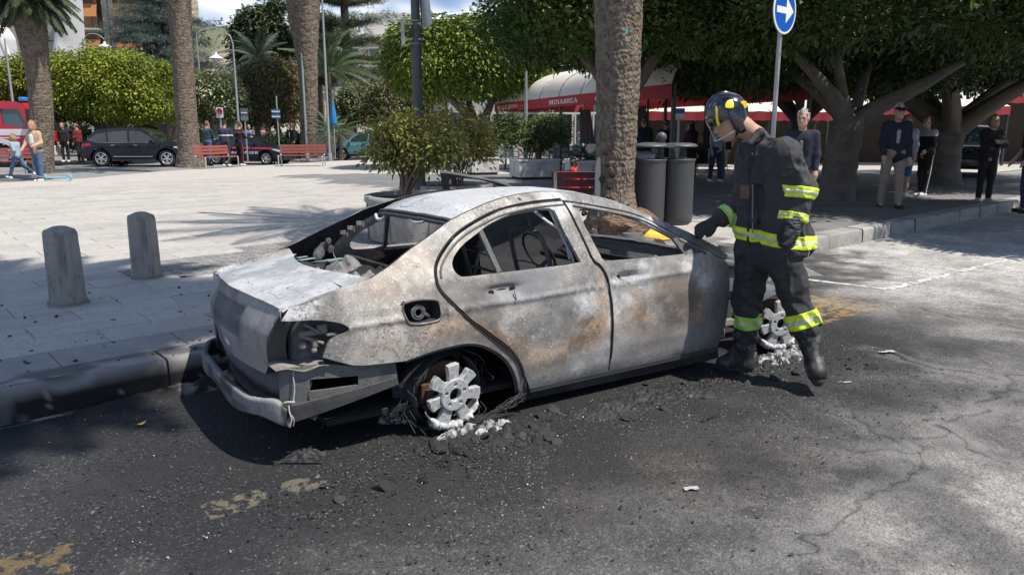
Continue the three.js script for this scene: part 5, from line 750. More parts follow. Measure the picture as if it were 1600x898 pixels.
// lamp post behind the planters
{
  const p = gnd(657, 352), t = thing('lamp_post', 'dark green-grey steel post rising between the two planter shrubs', 'lamp post', p);
  obj('shaft', [lathe([[.12, 0], [.12, .12], [.095, .16], [.092, .9], [.075, .95], [.072, 2.9], [.066, 2.96], [.062, 8.5]], 20)], postM, t);
  obj('collar', [new THREE.TorusGeometry(.078, .012, 8, 20).rotateX(PI / 2).translate(0, 2.9, 0), new THREE.TorusGeometry(.098, .014, 8, 20).rotateX(PI / 2).translate(0, .92, 0)], postM, t);
  obj('bracket', [box(.24, .03, .03, 0, 3.0, .04), box(.24, .03, .03, 0, 2.78, .04), new THREE.TorusGeometry(.076, .01, 6, 18).rotateX(PI / 2).translate(0, 3.04, 0), new THREE.TorusGeometry(.076, .01, 6, 18).rotateX(PI / 2).translate(0, 2.72, 0)], steelM, t);
  obj('sign_back', [box(.05, .36, .26, -.19, 2.86, .02, .012).rotateY(.12)], M([.40, .42, .42], .6), t);
  obj('sign_back', [new RoundedBoxGeometry(.02, .52, .36, 3, .01).rotateY(.5).rotateZ(.12).translate(.15, 3.22, .04)], M([.50, .52, .53], .55), t);
  obj('cable', tube([[.07, 3.5, .05], [.10, 3.1, .07], [.075, 2.6, .06], [.07, 2.2, .06]], .008, 20, 5), M([.03, .03, .03], .8), t);
}
// round planters
const soilM = M([.05, .04, .03], .95);
function planter(px, py, D, r, h, label) {
  const q = dep(px, 300, D), t = thing('planter', label, 'planter', [q[0], PAV, q[2]], 0, 'round concrete planters beside the dark post');
  const m = conc([.40, .385, .36], 2);
  obj('bowl', lathe([[0, 0], [r * .93, 0], [r * .95, .02], [r * .955, .05], [r, h * .5], [r * 1.0, h - .09], [r * 1.03, h - .08], [r * 1.03, h], [r * .93, h], [r * .92, h - .06]], 40), m, t);
  obj('soil', cyl(r * .925, r * .925, .02, 0, h - .08, 0, 32), soilM, t);
  obj('panel_joint', [0, 1, 2, 3, 4, 5, 6, 7, 8].map((k) => box(.014, h * .84, .02, 0, h * .45, r * .995).rotateY(k * PI / 4.5 + .2)), conc([.24, .23, .21]), t).userData.kind = 'stuff';
  return t;
}
planter(662, 386, 10.35, .78, .60, 'round concrete planter just behind the car roof, lit on its right side');
planter(704, 340, 12.2, .66, .62, 'farther round concrete planter whose dark rim shows above the nearer one');
// yellow folded hose cover lying by the palm roots
{
  const p = gnd(1018, 374), t = thing('yellow_hose_cover', 'yellow rounded hose cover lying on the pavement by the palm roots', 'hose cover', p, .1);
  obj('dome', vary(new THREE.SphereGeometry(.25, 32, 16, 0, 2 * PI, 0, PI / 2).scale(1.05, .62, .7), (v) => { v.y += .006 * sin(v.x * 40) ; v.multiplyScalar(1 + .04 * (fbm3(v.x * 9, v.y * 9, v.z * 9) - .5)); }).translate(0, .015, 0), M([.80, .47, .03], .55), t);
  obj('brim', [new THREE.TorusGeometry(.245, .018, 8, 40).rotateX(PI / 2).scale(1.05, .8, .7).translate(0, .018, 0)], M([.72, .42, .03], .6), t);
}
// slatted benches
const woodT = tex(256, 256, (u, v) => { const a = .75 + .5 * fbm(u * 3, v * 40, 4, 221); return [a, a * .96, a * .92]; });
const redWood = M([.26, .075, .055], .6, { map: woodT }), darkWood = M([.13, .035, .032], .6, { map: woodT });
function bench(px, py, D, turn, label, wood = redWood, L = 1.9) {
  const q = D ? dep(px, py, D) : gnd(px, py), t = thing('park_bench', label, 'bench', [q[0], PAV, q[2]], turn, 'red-brown slatted benches round the plaza');
  for (let k = 0; k < 4; k++) obj('seat_slat', box(L, .032, .098, 0, .44 - (k === 0 ? .01 : 0) + k * -.004, .25 - k * .115, .008), wood, t);
  for (let k = 0; k < 3; k++) obj('back_slat', rt(box(L, .10, .03, 0, 0, 0, .008), -.22).translate(0, .56 + k * .125, -.19 - k * .028), wood, t);
  for (const s of [-1, 1]) obj('side_frame', [tube([[s * L * .47, .0, .30], [s * L * .47, .2, .31], [s * L * .47, .41, .29], [s * L * .47, .425, .2], [s * L * .47, .40, -.12], [s * L * .47, .50, -.2], [s * L * .47, .86, -.29]], .024, 30, 8), tube([[s * L * .47, .40, -.10], [s * L * .47, .2, -.22], [s * L * .47, 0, -.27]], .024, 14, 8), box(.05, .02, .68, s * L * .47, .01, 0)], M([.50, .50, .50], .5, { metalness: .4 }), t);
  return t;
}
const redBench = bench(955, 300, 11.55, PI, 'dark red slatted bench behind the palm trunk with a child on it', darkWood, 1.85);
bench(338, 262, 0, 1.2, 'reddish slatted bench at the foot of the second palm, beside the officers');
bench(472, 259, 0, .06, 'reddish slatted bench in front of the far palm and lamp posts');
bench(5, 272, 0, .1, 'brownish slatted bench at the left edge behind the child');
// debris and ash on the ground
{
  const r = rng(404), nearCar = (a, b, s) => { const w = [CARO.x + CARU[0] * a + CARR[0] * b, CARO.z + CARU[1] * a + CARR[1] * b]; return [w[0] + (r() - .5) * s, w[1] + (r() - .5) * s]; };
  const chip = vary(new THREE.IcosahedronGeometry(1, 1), (v) => { v.multiplyScalar(.7 + .5 * hash3(v.x * 50 | 0, v.y * 50 | 0, v.z * 50 | 0)); v.y *= .45; });
  const scatter = (name, label, n, mat, place, size, col) => { const m = new THREE.InstancedMesh(chip, mat, n), M4 = new THREE.Matrix4(), c = new THREE.Color(); for (let k = 0; k < n; k++) { const [x, z, y = 0] = place(), s = size * (pow(r(), 3.2) + .14); M4.compose(V3(x, y + s * .1, z), new THREE.Quaternion().setFromEuler(new THREE.Euler(r() * .6, r() * 6.3, r() * .6)), V3(s * (1 + r()), s * (.5 + r() * .6), s)); m.setMatrixAt(k, M4); const a = col(); c.setRGB(...a); m.setColorAt(k, c); } m.name = name; m.castShadow = m.receiveShadow = true; scene.add(m); tag(m, label, 'debris', null, 'stuff'); };
  const white = M([1, 1, 1], .8);
  scatter('soot_debris', 'black charred crumbs scattered over the road round the burnt car', 7000, white, () => { const k = r(); if (k < .55) return nearCar(-1.2 + r() * 4.6, 1.0 + pow(r(), 1.6) * 1.2, .25); if (k < .75) return nearCar(-1.3 - r() * .6, (r() - .5) * 2.4, .3); return [lerp(-3.2, 1.2, r()), lerp(-5.2, -2.4, r())]; }, .0055, () => { const a = .012 + .03 * r(); return [a, a, a]; });
  scatter('ash_debris', 'white and grey ash flecks scattered over the sooty road beside the car', 4200, white, () => { const k = r(); if (k < .14) return nearCar((r() < .6 ? .1 : 2.7) + (r() - .5) * 1.1 * r(), .98 + r() * r() * .5, .1); if (k < .7) return nearCar(-.9 + r() * 4.4, .95 + pow(r(), 1.8) * .9, .2); if (k < .75) return nearCar(-1.2 - r() * .7, (r() - .5) * 2.6, .3); return [lerp(-3.4, 2.4, r()), lerp(-5.6, -2.4, r())]; }, .0036, () => { const a = .08 + .30 * r() * r() + (r() < .08 ? .3 : 0); return [a, a, a * 1.01]; });
  scatter('charred_chunks', 'black charred chunks heaped along the burnt car and round its wheels', 420, white, () => { const k = r(); return k < .45 ? nearCar(.15 + (r() - .5) * .8, .95 + r() * r() * .45, .1) : k < .7 ? nearCar(2.75 + (r() - .5) * .9, .95 + r() * r() * .5, .1) : nearCar(-1.1 + r() * 4, .92 + pow(r(), 2) * .5, .2); }, .034, () => { const a = .010 + .03 * r() * r(); return [a, a, a]; });
  scatter('soot_flakes', 'black soot flakes lying on the pale slabs by the bollards', 420, white, () => { const [x, z] = st(-1.5 + r() * 5.5, .05 + pow(r(), 1.5) * 2.6); return [x, z, PAV + .002]; }, .013, () => { const a = .02 + .03 * r(); return [a, a, a]; });
  // ash heap along the kerb behind the bumper
  const crumble = (s0, s1, t0, t1, h, seed, base) => grid(110, 26, (u, v) => { const s = lerp(s0, s1, u), t = lerp(t0, t1, v), [x, z] = st(s, t), e = sin(PI * clamp(v)) * pow(sin(PI * u), .5); const y = h * e * (.35 + 1.1 * fbm(s * 7, t * 9, 4, seed)) + .03 * e * (n2(s * 34, t * 34, seed) - .3); return [x, base + y, z]; }, { color: (u, v) => { const s = lerp(s0, s1, u), t = lerp(t0, t1, v), n = fbm(s * 9, t * 14, 4, seed + 3), f = n2(s * 44, t * 60, seed); return mix3([.018, .0175, .017], [.34, .31, .28], clamp(ss(.50, .66, n) * .8 + (f > .82 ? .6 : 0)) * ss(.1, .45, u)); } });
  obj('ash_heap', crumble(.35, 2.5, -.20, .03, .065, 61, -.012), M(0xffffff, .95, { vertexColors: true })).userData = { label: 'crumbly grey and black ash heap along the kerb behind the bumper', category: 'ash heap', kind: 'stuff' };
  const heap = (name, label, px, py, w, h, seed, c0, c1, par) => { const g = gnd(px, py, 0); const m = obj(name, grid(30, 30, (u, v) => { const a = u - .5, b = v - .5, e = max(0, 1 - 4 * (a * a + b * b)); return [a * w, -.004 + h * pow(e, .8) * (.25 + 1.3 * fbm(u * 8, v * 8, 4, seed)), b * w * .7]; }, { color: (u, v) => { const n = fbm(u * 14, v * 14, 3, seed + 1); return mix3(c0, c1, ss(.48, .62, n)); }, flip: true }), M(0xffffff, .95, { vertexColors: true })); m.position.set(...g); tag(m, label, 'debris'); return m; };
  heap('charred_lump', 'shiny black and grey charred lump on the road behind the bumper', 475, 712, .22, .04, 71, [.008, .008, .009], [.045, .045, .05]);
  heap('charred_lump', 'pale twisted melted lump on the road just left of the rear wheel', 615, 655, .18, .06, 73, [.05, .048, .046], [.55, .53, .52]);
  // melted aluminium run out of the wheels
  const melt = (a, b, w, d, seed, label) => { const c = nearCar(a, b, 0), m = obj('melted_metal', grid(90, 44, (u, v) => { const x = (u - .5) * w, z = (v - .5) * d, e = max(0, 1 - pow(2 * (u - .5), 2) - pow(2 * (v - .5), 2)); return [x, -.01 + .05 * pow(e, .5) * ss(.40, .66, fbm(u * 9, v * 5, 4, seed)) * (.45 + .6 * fbm(u * 22, v * 12, 3, seed + 2) + .35 * n2(u * 60, v * 30, seed + 3)), z + .05 * (fbm(u * 5, v * 5, 3, seed + 5) - .5)]; }, { flip: true, color: (u, v) => { const n = fbm(u * 16, v * 9, 4, seed + 8), h = ss(.40, .66, fbm(u * 9, v * 5, 4, seed)); return mix3([.03, .03, .03], mix3([.46, .46, .465], [.16, .16, .165], ss(.44, .6, n)), ss(.1, .5, h)); } }), M(0xffffff, .6, { vertexColors: true, bumpMap: rep(rough_, 2, 1), bumpScale: .008 })); m.position.set(c[0], .0, c[1]); m.rotation.y = 32.7 * D2R; tag(m, label, 'melted metal'); };
  melt(.10, .885, .50, .17, 81, 'white run of melted aluminium at the foot of the rear wheel');
  melt(2.74, .92, .50, .22, 83, 'white run of melted aluminium at the foot of the front wheel');
  obj('charred_rubble', grid(300, 60, (u, v) => { const a = lerp(.35, 2.75, u), b = lerp(.80, 1.28, v), [x, z] = [CARO.x + CARU[0] * a + CARR[0] * b, CARO.z + CARU[1] * a + CARR[1] * b], e = sin(PI * v) * pow(sin(PI * u), .4); return [x, -.022 + e * (.016 + .03 * pow(fbm(a * 9, b * 9, 4, 131), 1.5)) + .022 * e * (n2(a * 70, b * 70, 132) - .3), z]; }, { flip: true, color: (u, v) => { const a = lerp(.35, 2.75, u), b = lerp(.80, 1.28, v), n = n2(a * 60, b * 70, 133), q = fbm(a * 7, b * 9, 3, 134); return n > .90 ? [.10, .10, .10] : mix3([.010, .010, .010], [.026, .025, .025], ss(.5, .7, q)); } }), M(0xffffff, .7, { vertexColors: true })).userData = { label: 'black crunchy burnt rubble along the foot of the car doors', category: 'rubble', kind: 'stuff' };
  for (const [px, py, w, h, sd] of [[1190, 535, .26, .06, 141], [1165, 520, .22, .07, 142], [1245, 548, .24, .05, 143]]) heap('burnt_rubble', { 141: 'grey burnt rubble between the firefighter\'s legs', 142: 'grey burnt rubble just behind the firefighter\'s front boot', 143: 'grey burnt rubble below the front wheel' }[sd], px, py, w, h, sd, [.03, .03, .03], [.36, .35, .35]);
  // larger single bits
  let bitSeed = 0; const bit = (px, py, w, d, h, mat, label, turn, name = 'metal_fragment') => { const g = gnd(px, py, 0), sd = 900 + bitSeed++ * 7; const m = obj(name, grid(12, 6, (u, v) => { const a = u - .5, k = .45 + .8 * fbm(u * 3.5, 1, 3, sd), b = (v - .5) * k; return [a * w, .003 + h * (1.1 * fbm(u * 4, v * 3, 3, sd + 1) + .8 * abs(sin(u * 5 + sd)) * .5), b * d + .5 * d * (fbm(u * 2.5, 7, 3, sd + 2) - .5)]; }, { flip: true }), mat); m.position.set(g[0], roadY(g[0], g[2]) + .002, g[2]); m.rotation.y = turn; tag(m, label, 'debris'); };
  bit(1387, 552, .13, .05, .012, meltM, 'pale flattened metal fragment on the grey asphalt right of the firefighter', .2);
  bit(1180, 556, .20, .022, .02, greyM, 'thin burnt strip of metal lying behind the firefighter\'s front boot', 1.1);
  bit(1080, 764, .07, .03, .008, meltM, 'small pale metal flake on the brownish road in the foreground', .1);
  bit(1320, 598, .10, .012, .01, meltM, 'thin pale splinter on the road below the firefighter\'s rear boot', .05);
  bit(1110, 655, .16, .016, .012, sootM, 'thin black splinter lying on the brownish scorched asphalt', .7);
  const peel = (px, py, turn, label) => { const g = gnd(px, py, 0); const m = obj('yellow_petal', grid(10, 8, (u, v) => { const a = (u - .5) * .075, b = (v - .5) * .04 * sin(PI * clamp(u * .9 + .05)); return [a, .008 + .012 * pow(2 * (u - .5), 2) + .006 * v, b]; }), M([.85, .52, .05], .5)); m.position.set(...g); m.rotation.y = turn; tag(m, label, 'petal'); };
  peel(205, 629, .2, 'small yellow petal on the dark road nearest the kerb'); peel(219, 665, 1.0, 'small yellow petal on the dark road farther from the kerb');
}
// ---------------------------------------------------------------- trees and plants
function leafClump(n, R_, len, wid, seed, o = {}) {
  const r = rng(seed), P = [], N = [];
  for (let k = 0; k < n; k++) {
    const d = V3(r() - .5, (r() - .5) * (o.flat ?? 1), r() - .5).normalize(), c = d.clone().multiplyScalar(R_ * pow(r(), .45)); c.y *= o.flat ?? 1;
    const ax = V3(d.x + (r() - .5) * 1.2, d.y * .6 + (r() - .5) * 1.0 - (o.droop ?? .3), d.z + (r() - .5) * 1.2).normalize(), up = V3(r() - .5, 1.1, r() - .5).normalize(), sd = ax.clone().cross(up).normalize(), nn = sd.clone().cross(ax).normalize();
    const L = len * (.7 + .6 * r()), W = wid * (.7 + .6 * r()), b = c, m = c.clone().addScaledVector(ax, L * .45), t = c.clone().addScaledVector(ax, L).addScaledVector(nn, -L * .12), l = m.clone().addScaledVector(sd, W / 2).addScaledVector(nn, W * .18), q = m.clone().addScaledVector(sd, -W / 2).addScaledVector(nn, W * .18);
    P.push(b.x, b.y, b.z, l.x, l.y, l.z, t.x, t.y, t.z, b.x, b.y, b.z, t.x, t.y, t.z, q.x, q.y, q.z);
  }
  const g = new THREE.BufferGeometry(); g.setAttribute('position', new THREE.BufferAttribute(new Float32Array(P), 3)); g.computeVertexNormals(); return g;
}
const leafM = (rough = .55, tr = .28) => M([1, 1, 1], rough, { transmission: tr, thickness: 0, specularIntensity: .6 });
const LEAF = leafM();
// spots: [[x, y, z, scale, colour]...] -> one crown (leaves nobody could count)
function foliage(name, spots, geo, parent, seed, mat = LEAF) {
  const m = new THREE.InstancedMesh(geo, mat, spots.length), r = rng(seed), M4 = new THREE.Matrix4(), c = new THREE.Color(), e = new THREE.Euler();
  spots.forEach(([x, y, z, s, col, upright], k) => { e.set(upright ? (r() - .5) * .5 : (r() - .5) * 1.4, r() * 6.283, upright ? (r() - .5) * .5 : (r() - .5) * 1.4); M4.compose(V3(x, y, z), new THREE.Quaternion().setFromEuler(e), V3(s, s, s)); m.setMatrixAt(k, M4); const j = .72 + .56 * r(); c.setRGB(col[0] * j * (.9 + .2 * r()), col[1] * j, col[2] * j * (.85 + .3 * r())); m.setColorAt(k, c); });
  m.name = name; m.castShadow = m.receiveShadow = true; parent.add(m); return m;
}
// clumps spread over the shell of lumpy ellipsoids (centre, radii), relative to base
function shell(blobs, n, seed, o = {}) {
  const r = rng(seed), out = [], area = blobs.map((b) => pow(b[3] * b[5], .8) * (1 + b[4] / b[3])), tot = area.reduce((a, b) => a + b);
  let guard = 0; while (out.length < n && guard++ < n * 12) {
    let k = r() * tot, i = 0; while (i < blobs.length - 1 && (k -= area[i]) > 0) i++;
    const b = blobs[i], d = V3(r() - .5, r() - .5, r() - .5).normalize(); const pw = o.boxy ?? 2; const q = pow(pow(abs(d.x), pw) + pow(abs(d.y), pw) + pow(abs(d.z), pw), -1 / pw);
    const lump = 1 + (o.lump ?? .22) * (fbm3(d.x * 2.3 * q + i * 7 + seed, d.y * 2.3 * q, d.z * 2.3 * q, 3) - .5) * 2, dep_ = 1 - (o.depth ?? .25) * pow(r(), 2.0);
    const x = b[0] + d.x * q * b[3] * lump * dep_, y = b[1] + d.y * q * b[4] * lump * dep_, z = b[2] + d.z * q * b[5] * lump * dep_;
    if (o.floor !== undefined && y < o.floor) continue; if (o.keep && !o.keep(x, y, z)) continue;
    if (fbm3(x * (o.gapf ?? .9) + seed, y * (o.gapf ?? .9), z * (o.gapf ?? .9), 2) < (o.gap ?? .30)) continue;
    out.push([x, y, z, (o.size ?? 1) * (.6 + .75 * r()), o.color ? o.color(x, y, z, r) : [.06, .1, .02]]);
  }
  return out;
}
const barkT = tex(256, 512, (u, v) => { const a = .55 + .75 * fbm(u * 12, v * 5, 5, 301), b = n2(u * 60, v * 60, 302); const m = ss(.62, .7, fbm(u * 5 + 3, v * 6, 4, 303)); return mix3([a * 1.0, a * .95, a * .88], [1.35, 1.33, 1.25], m * .5).map((q) => q * (.85 + .3 * b)); });
const barkM = M([.15, .132, .115], .9, { map: barkT, bumpMap: rep(barkT, 1, 1), bumpScale: .02 });
function limb(pts, r0, r1, seg = 14, n = 10, seed = 1) { const c = new THREE.CatmullRomCurve3(pts.map((p) => V3(...p))); const fr = c.computeFrenetFrames(seg); return grid(n, seg, (u, v) => { const i = Math.round(v * seg), p = c.getPointAt(v), a = u * 2 * PI, flare = v < .12 ? 1 + (.12 - v) * 2.2 : 1, r = lerp(r0, r1, v) * (1 + .26 * (fbm3(cos(a) * 1.8 + seed, v * 6, sin(a) * 1.8) - .5) * 2 + .05 * sin(a * 5 + v * 4 + seed) + .10 * (fbm3(cos(a) * 5 + seed, v * 16, sin(a) * 5, 2) - .5)) * flare; const N = fr.normals[i], B = fr.binormals[i]; return [p.x + (N.x * cos(a) + B.x * sin(a)) * r, p.y + (N.y * cos(a) + B.y * sin(a)) * r, p.z + (N.z * cos(a) + B.z * sin(a)) * r]; }, { uv: (u, v) => [u, v * 3], flip: false }); }
const ficusClump = leafClump(26, .30, .115, .058, 7), bigClump = leafClump(24, .34, .15, .075, 11), smallClump = leafClump(24, .2, .075, .035, 13), needleClump = leafClump(46, .34, .22, .022, 17, { flat: .5, droop: .1 });
const green = (a, b, k = .5) => (x, y, z, r) => { const t = clamp(fbm3(x * .9, y * .9, z * .9, 2) * 1.6 - .3 + (r() - .5) * .5); return mix3(a, b, t); };
// the big clipped ficus trees on the right
function ficus(label, base, limbs, blobs, n, seed, o = {}) {
  const t = thing('ficus_tree', label, 'tree', base, 0, 'ficus trees over the cafe side of the plaza');
  obj('trunk', limbs[0], barkM, t); for (const l of limbs.slice(1)) obj('branch', l, barkM, t);
  foliage('crown', shell(blobs, n, seed, { size: 1, lump: .16, depth: .35, gap: .26, color: green([.026, .058, .012], [.085, .14, .026]), ...o }), o.clump ?? ficusClump, t, seed + 1).userData.kind = 'stuff';
  return t;
}
{
  const b0 = [2.30, PAV, -17.0], b1 = gnd(1303, 312), b2 = gnd(1470, 288), b3 = gnd(1240, 276), b4 = [11.9, PAV, -11.5];
  const fork = (h, w, r, seed, sp = 1) => { const q = rng(seed), L = [limb([[0, -.1, 0], [.05 * sp, h * .5, 0], [.12 * sp, h, .05]], w, w * .72, 14, 14, seed)]; const k0 = q() * 6; for (let k = 0; k < 5; k++) { const a = k0 + k * 1.257 + q() * .4; L.push(limb([[.1 * sp, h * .8, .03], [.1 * sp + cos(a) * r * .3, h + .55, sin(a) * r * .3], [cos(a) * r * .62, h + 1.25, sin(a) * r * .62], [cos(a) * r * .85, h + 1.9, sin(a) * r * .85]], w * .55, w * .16, 12, 9, seed + k)); } return L; };
  ficus('large dark ficus tree whose crown spreads over the bar awning and the palm trunk', b0, fork(2.3, .30, 2.2, 3), [[.25, 4.1, -.1, 3.25, 1.75, 3.3], [.9, 5.0, 0, 3.0, 1.6, 3.0], [1.7, 3.6, -.6, 3.0, 1.35, 3.2], [2.6, 4.2, -4, 2.6, 1.5, 2.4]], 6000, 21, { floor: 3.05, color: green([.03, .066, .012], [.105, .165, .028]) });
  ficus('ficus tree with a thick pale forked trunk behind the firefighter', b1, [limb([[.0, -.1, 0], [.05, .7, 0], [.16, 1.35, 0], [.22, 1.75, .02]], .37, .29, 36, 40, 5), limb([[.2, 1.5, .02], [-.15, 2.0, .15], [-.75, 2.55, .35], [-1.4, 3.1, .5]], .21, .07, 12, 10, 6), limb([[.2, 1.55, .02], [-.05, 2.2, .1], [-.25, 2.8, .2], [-.5, 3.5, .3]], .15, .06, 12, 10, 7), limb([[.2, 1.5, 0], [.75, 1.95, .15], [1.3, 2.25, .25], [2.2, 2.8, .4]], .22, .07, 12, 10, 8), limb([[.25, 1.6, -.05], [.6, 2.3, -.5], [1.0, 3.0, -1.0]], .16, .06, 12, 10, 9), limb([[.2, 1.6, -.05], [-.3, 2.3, -.8], [-.9, 3.0, -1.5]], .17, .06, 12, 10, 10)], [[0, 4.25, .2, 4.1, 1.75, 4.3], [.5, 5.0, 0, 3.5, 1.5, 3.5], [.2, 3.2, -2.4, 3.8, 1.2, 2.2], [1.6, 4.2, -5.0, 3.4, 1.6, 3.0]], 7800, 31, { floor: 2.5, keep: (x, y, z) => !(y < 3.0 && z > -.6 && hypot(x, z) < 3.3) });
  ficus('ficus tree with a broad dark trunk beside the parked car, right of the others', b2, fork(1.75, .48, 4.0, 13), [[.2, 4.2, .3, 4.3, 1.75, 4.0], [0, 5.0, .3, 3.7, 1.6, 3.6], [.3, 3.1, -1.6, 4.2, 1.15, 2.9], [2.4, 4.2, -3, 4.5, 1.7, 4.0]], 7000, 41, { floor: 2.7, keep: (x, y, z) => !(y < 2.9 && z > -.6 && hypot(x, z) < 3.0) });
  ficus('slim dark ficus trunk behind the grey-haired man', b3, fork(2.1, .28, 3.6, 23), [[0, 4.3, 0, 4.2, 1.9, 3.6], [0, 3.0, -.8, 4.4, 1.0, 2.6]], 4400, 51, { floor: 2.6 });
  ficus('ficus tree with sunlit leaves filling the upper right corner', b4, fork(2.3, .32, 3.0, 33), [[-.4, 4.6, -.2, 3.6, 1.8, 3.4], [0, 5.3, 0, 3.0, 1.4, 3.0]], 5200, 61, { floor: 2.5, color: green([.05, .09, .015], [.20, .22, .045]), keep: (x, y, z) => x > -3.4 });  // sunlit look put into brighter, yellower leaf colours
  // the smaller one in the middle
  const b5 = gnd(748, 262);
  ficus('flat topped ficus tree with leaning dark trunk left of the bar awning', b5, [limb([[.1, -.1, 0], [.15, .8, 0], [.05, 1.4, 0], [-.3, 1.9, .1]], .36, .27, 14, 12, 41), limb([[-.2, 1.8, .05], [-.9, 2.5, .3], [-1.7, 3.1, .6]], .22, .07, 12, 9, 42), limb([[0, 1.5, 0], [.35, 2.1, 0], [.6, 2.8, -.1], [.7, 3.5, -.2]], .2, .07, 12, 9, 43), limb([[-.2, 1.8, 0], [-.4, 2.6, -.5], [-.6, 3.3, -1]], .18, .07, 12, 9, 44)], [[-.9, 4.1, .0, 2.55, 1.35, 2.3], [.8, 4.3, -.2, 2.0, 1.25, 2.2]], 3200, 71, { boxy: 3.2, floor: 2.55, lump: .12, color: green([.09, .15, .018], [.26, .33, .045]), clump: bigClump });
  // the long clipped one behind the dark parked car on the left
  const b6 = dep(178, 258, 39.5);
  ficus('long low clipped ficus tree with bright yellow-green leaves behind the black parked car', [b6[0], -.02, b6[2]], [limb([[.2, -.1, 0], [.2, .8, 0], [.1, 1.7, 0], [0, 2.4, 0]], .62, .42, 14, 12, 51), limb([[.1, 1.6, 0], [-.9, 2.2, .2], [-2.2, 2.9, .3]], .3, .1, 12, 9, 52), limb([[.1, 1.6, 0], [1.0, 2.2, .2], [2.2, 2.9, .3]], .3, .1, 12, 9, 53)], [[-2.3, 3.75, 0, 2.4, 1.6, 2.5], [.5, 3.85, .1, 2.3, 1.65, 2.5], [1.9, 3.6, 0, 1.25, 1.4, 2.2], [-3.9, 3.4, 0, 1.35, 1.25, 1.9]], 4600, 81, { boxy: 2.8, lump: .24, floor: 2.0, gap: .34, gapf: 1.3, color: green([.13, .18, .018], [.36, .40, .045]), clump: bigClump });
}
// palms
const palmT = tex(512, 1024, (u, v) => { const ring = v * 46 + 1.6 * fbm(u * 9, v * 24, 3, 311), f = ring - floor(ring); const a = fbm(u * 22, v * 60, 4, 312), b = n2(u * 90, v * 260, 313); let c = mix3([.62, .54, .46], [1.05, .95, .84], ss(.3, .7, a)); c = c.map((q) => q * lerp(.80, 1, ss(0, .3, f)) * (.72 + .56 * b)); if (n2(u * 40, v * 120, 315) > .88) c = c.map((q) => q * 1.35); if (n2(u * 26 + 3, v * 60, 316) > .93) c = c.map((q) => q * .35); return c; });
const palmB = tex(512, 1024, (u, v) => { const ring = v * 46 + 1.6 * fbm(u * 9, v * 24, 3, 311), f = ring - floor(ring); return clamp(.25 + .22 * ss(0, .4, f) * ss(1, .6, f) + .5 * (n2(u * 40, v * 120, 315) - .4) + .25 * fbm(u * 60, v * 160, 2, 317)); }, { srgb: false });
const palmM = M([.185, .162, .14], .92, { map: rep(palmT, 1, 1), bumpMap: rep(palmB, 1, 1), bumpScale: .03 });
function frondGeo(L, seed, n = 54, wid = .032) {
  const r = rng(seed), P = []; const at = (t) => V3(L * (t * .96), L * (.42 * t - .62 * t * t), 0); const T = (t) => at(min(1, t + .01)).sub(at(t - .01)).normalize();
  for (let k = 0; k < n; k++) for (const s of [-1, 1]) { const t = .1 + .9 * (k + r() * .5) / n, p = at(t), d = T(t), l = L * .22 * sin(PI * (.12 + .83 * t)) * (.85 + .3 * r()); const sd = V3(0, -.25 - .3 * r(), s).normalize(), ax = d.clone().multiplyScalar(.75).add(sd.multiplyScalar(.8)).normalize(), q = p.clone().addScaledVector(ax, l); q.y -= l * .18; const w = d.clone().multiplyScalar(wid * .5), m = p.clone().lerp(q, .45); P.push(p.x - w.x * .5, p.y - w.y * .5, p.z, m.x + w.x, m.y + w.y + .01, m.z, q.x, q.y, q.z, p.x - w.x * .5, p.y - w.y * .5, p.z, q.x, q.y, q.z, m.x - w.x, m.y - w.y, m.z); }
  const g = new THREE.BufferGeometry(); g.setAttribute('position', new THREE.BufferAttribute(new Float32Array(P), 3)); g.computeVertexNormals();
  const ra = new THREE.TubeGeometry(new THREE.CatmullRomCurve3([0, .2, .4, .6, .8, 1].map(at)), 14, .018 * L / 2.6, 5); return mg([g, ra]);
}
const frondM = M([.055, .085, .022], .6, { transmission: .2, thickness: 0 }), frondDark = M([.03, .05, .016], .7), deadM = M([.16, .11, .06], .9);
const FRW = [frondGeo(2.6, 4, 54, .075), frondGeo(2.6, 5, 54, .075), frondGeo(2.6, 6, 54, .075)], FR = [frondGeo(2.6, 1), frondGeo(2.6, 2), frondGeo(2.6, 3)];
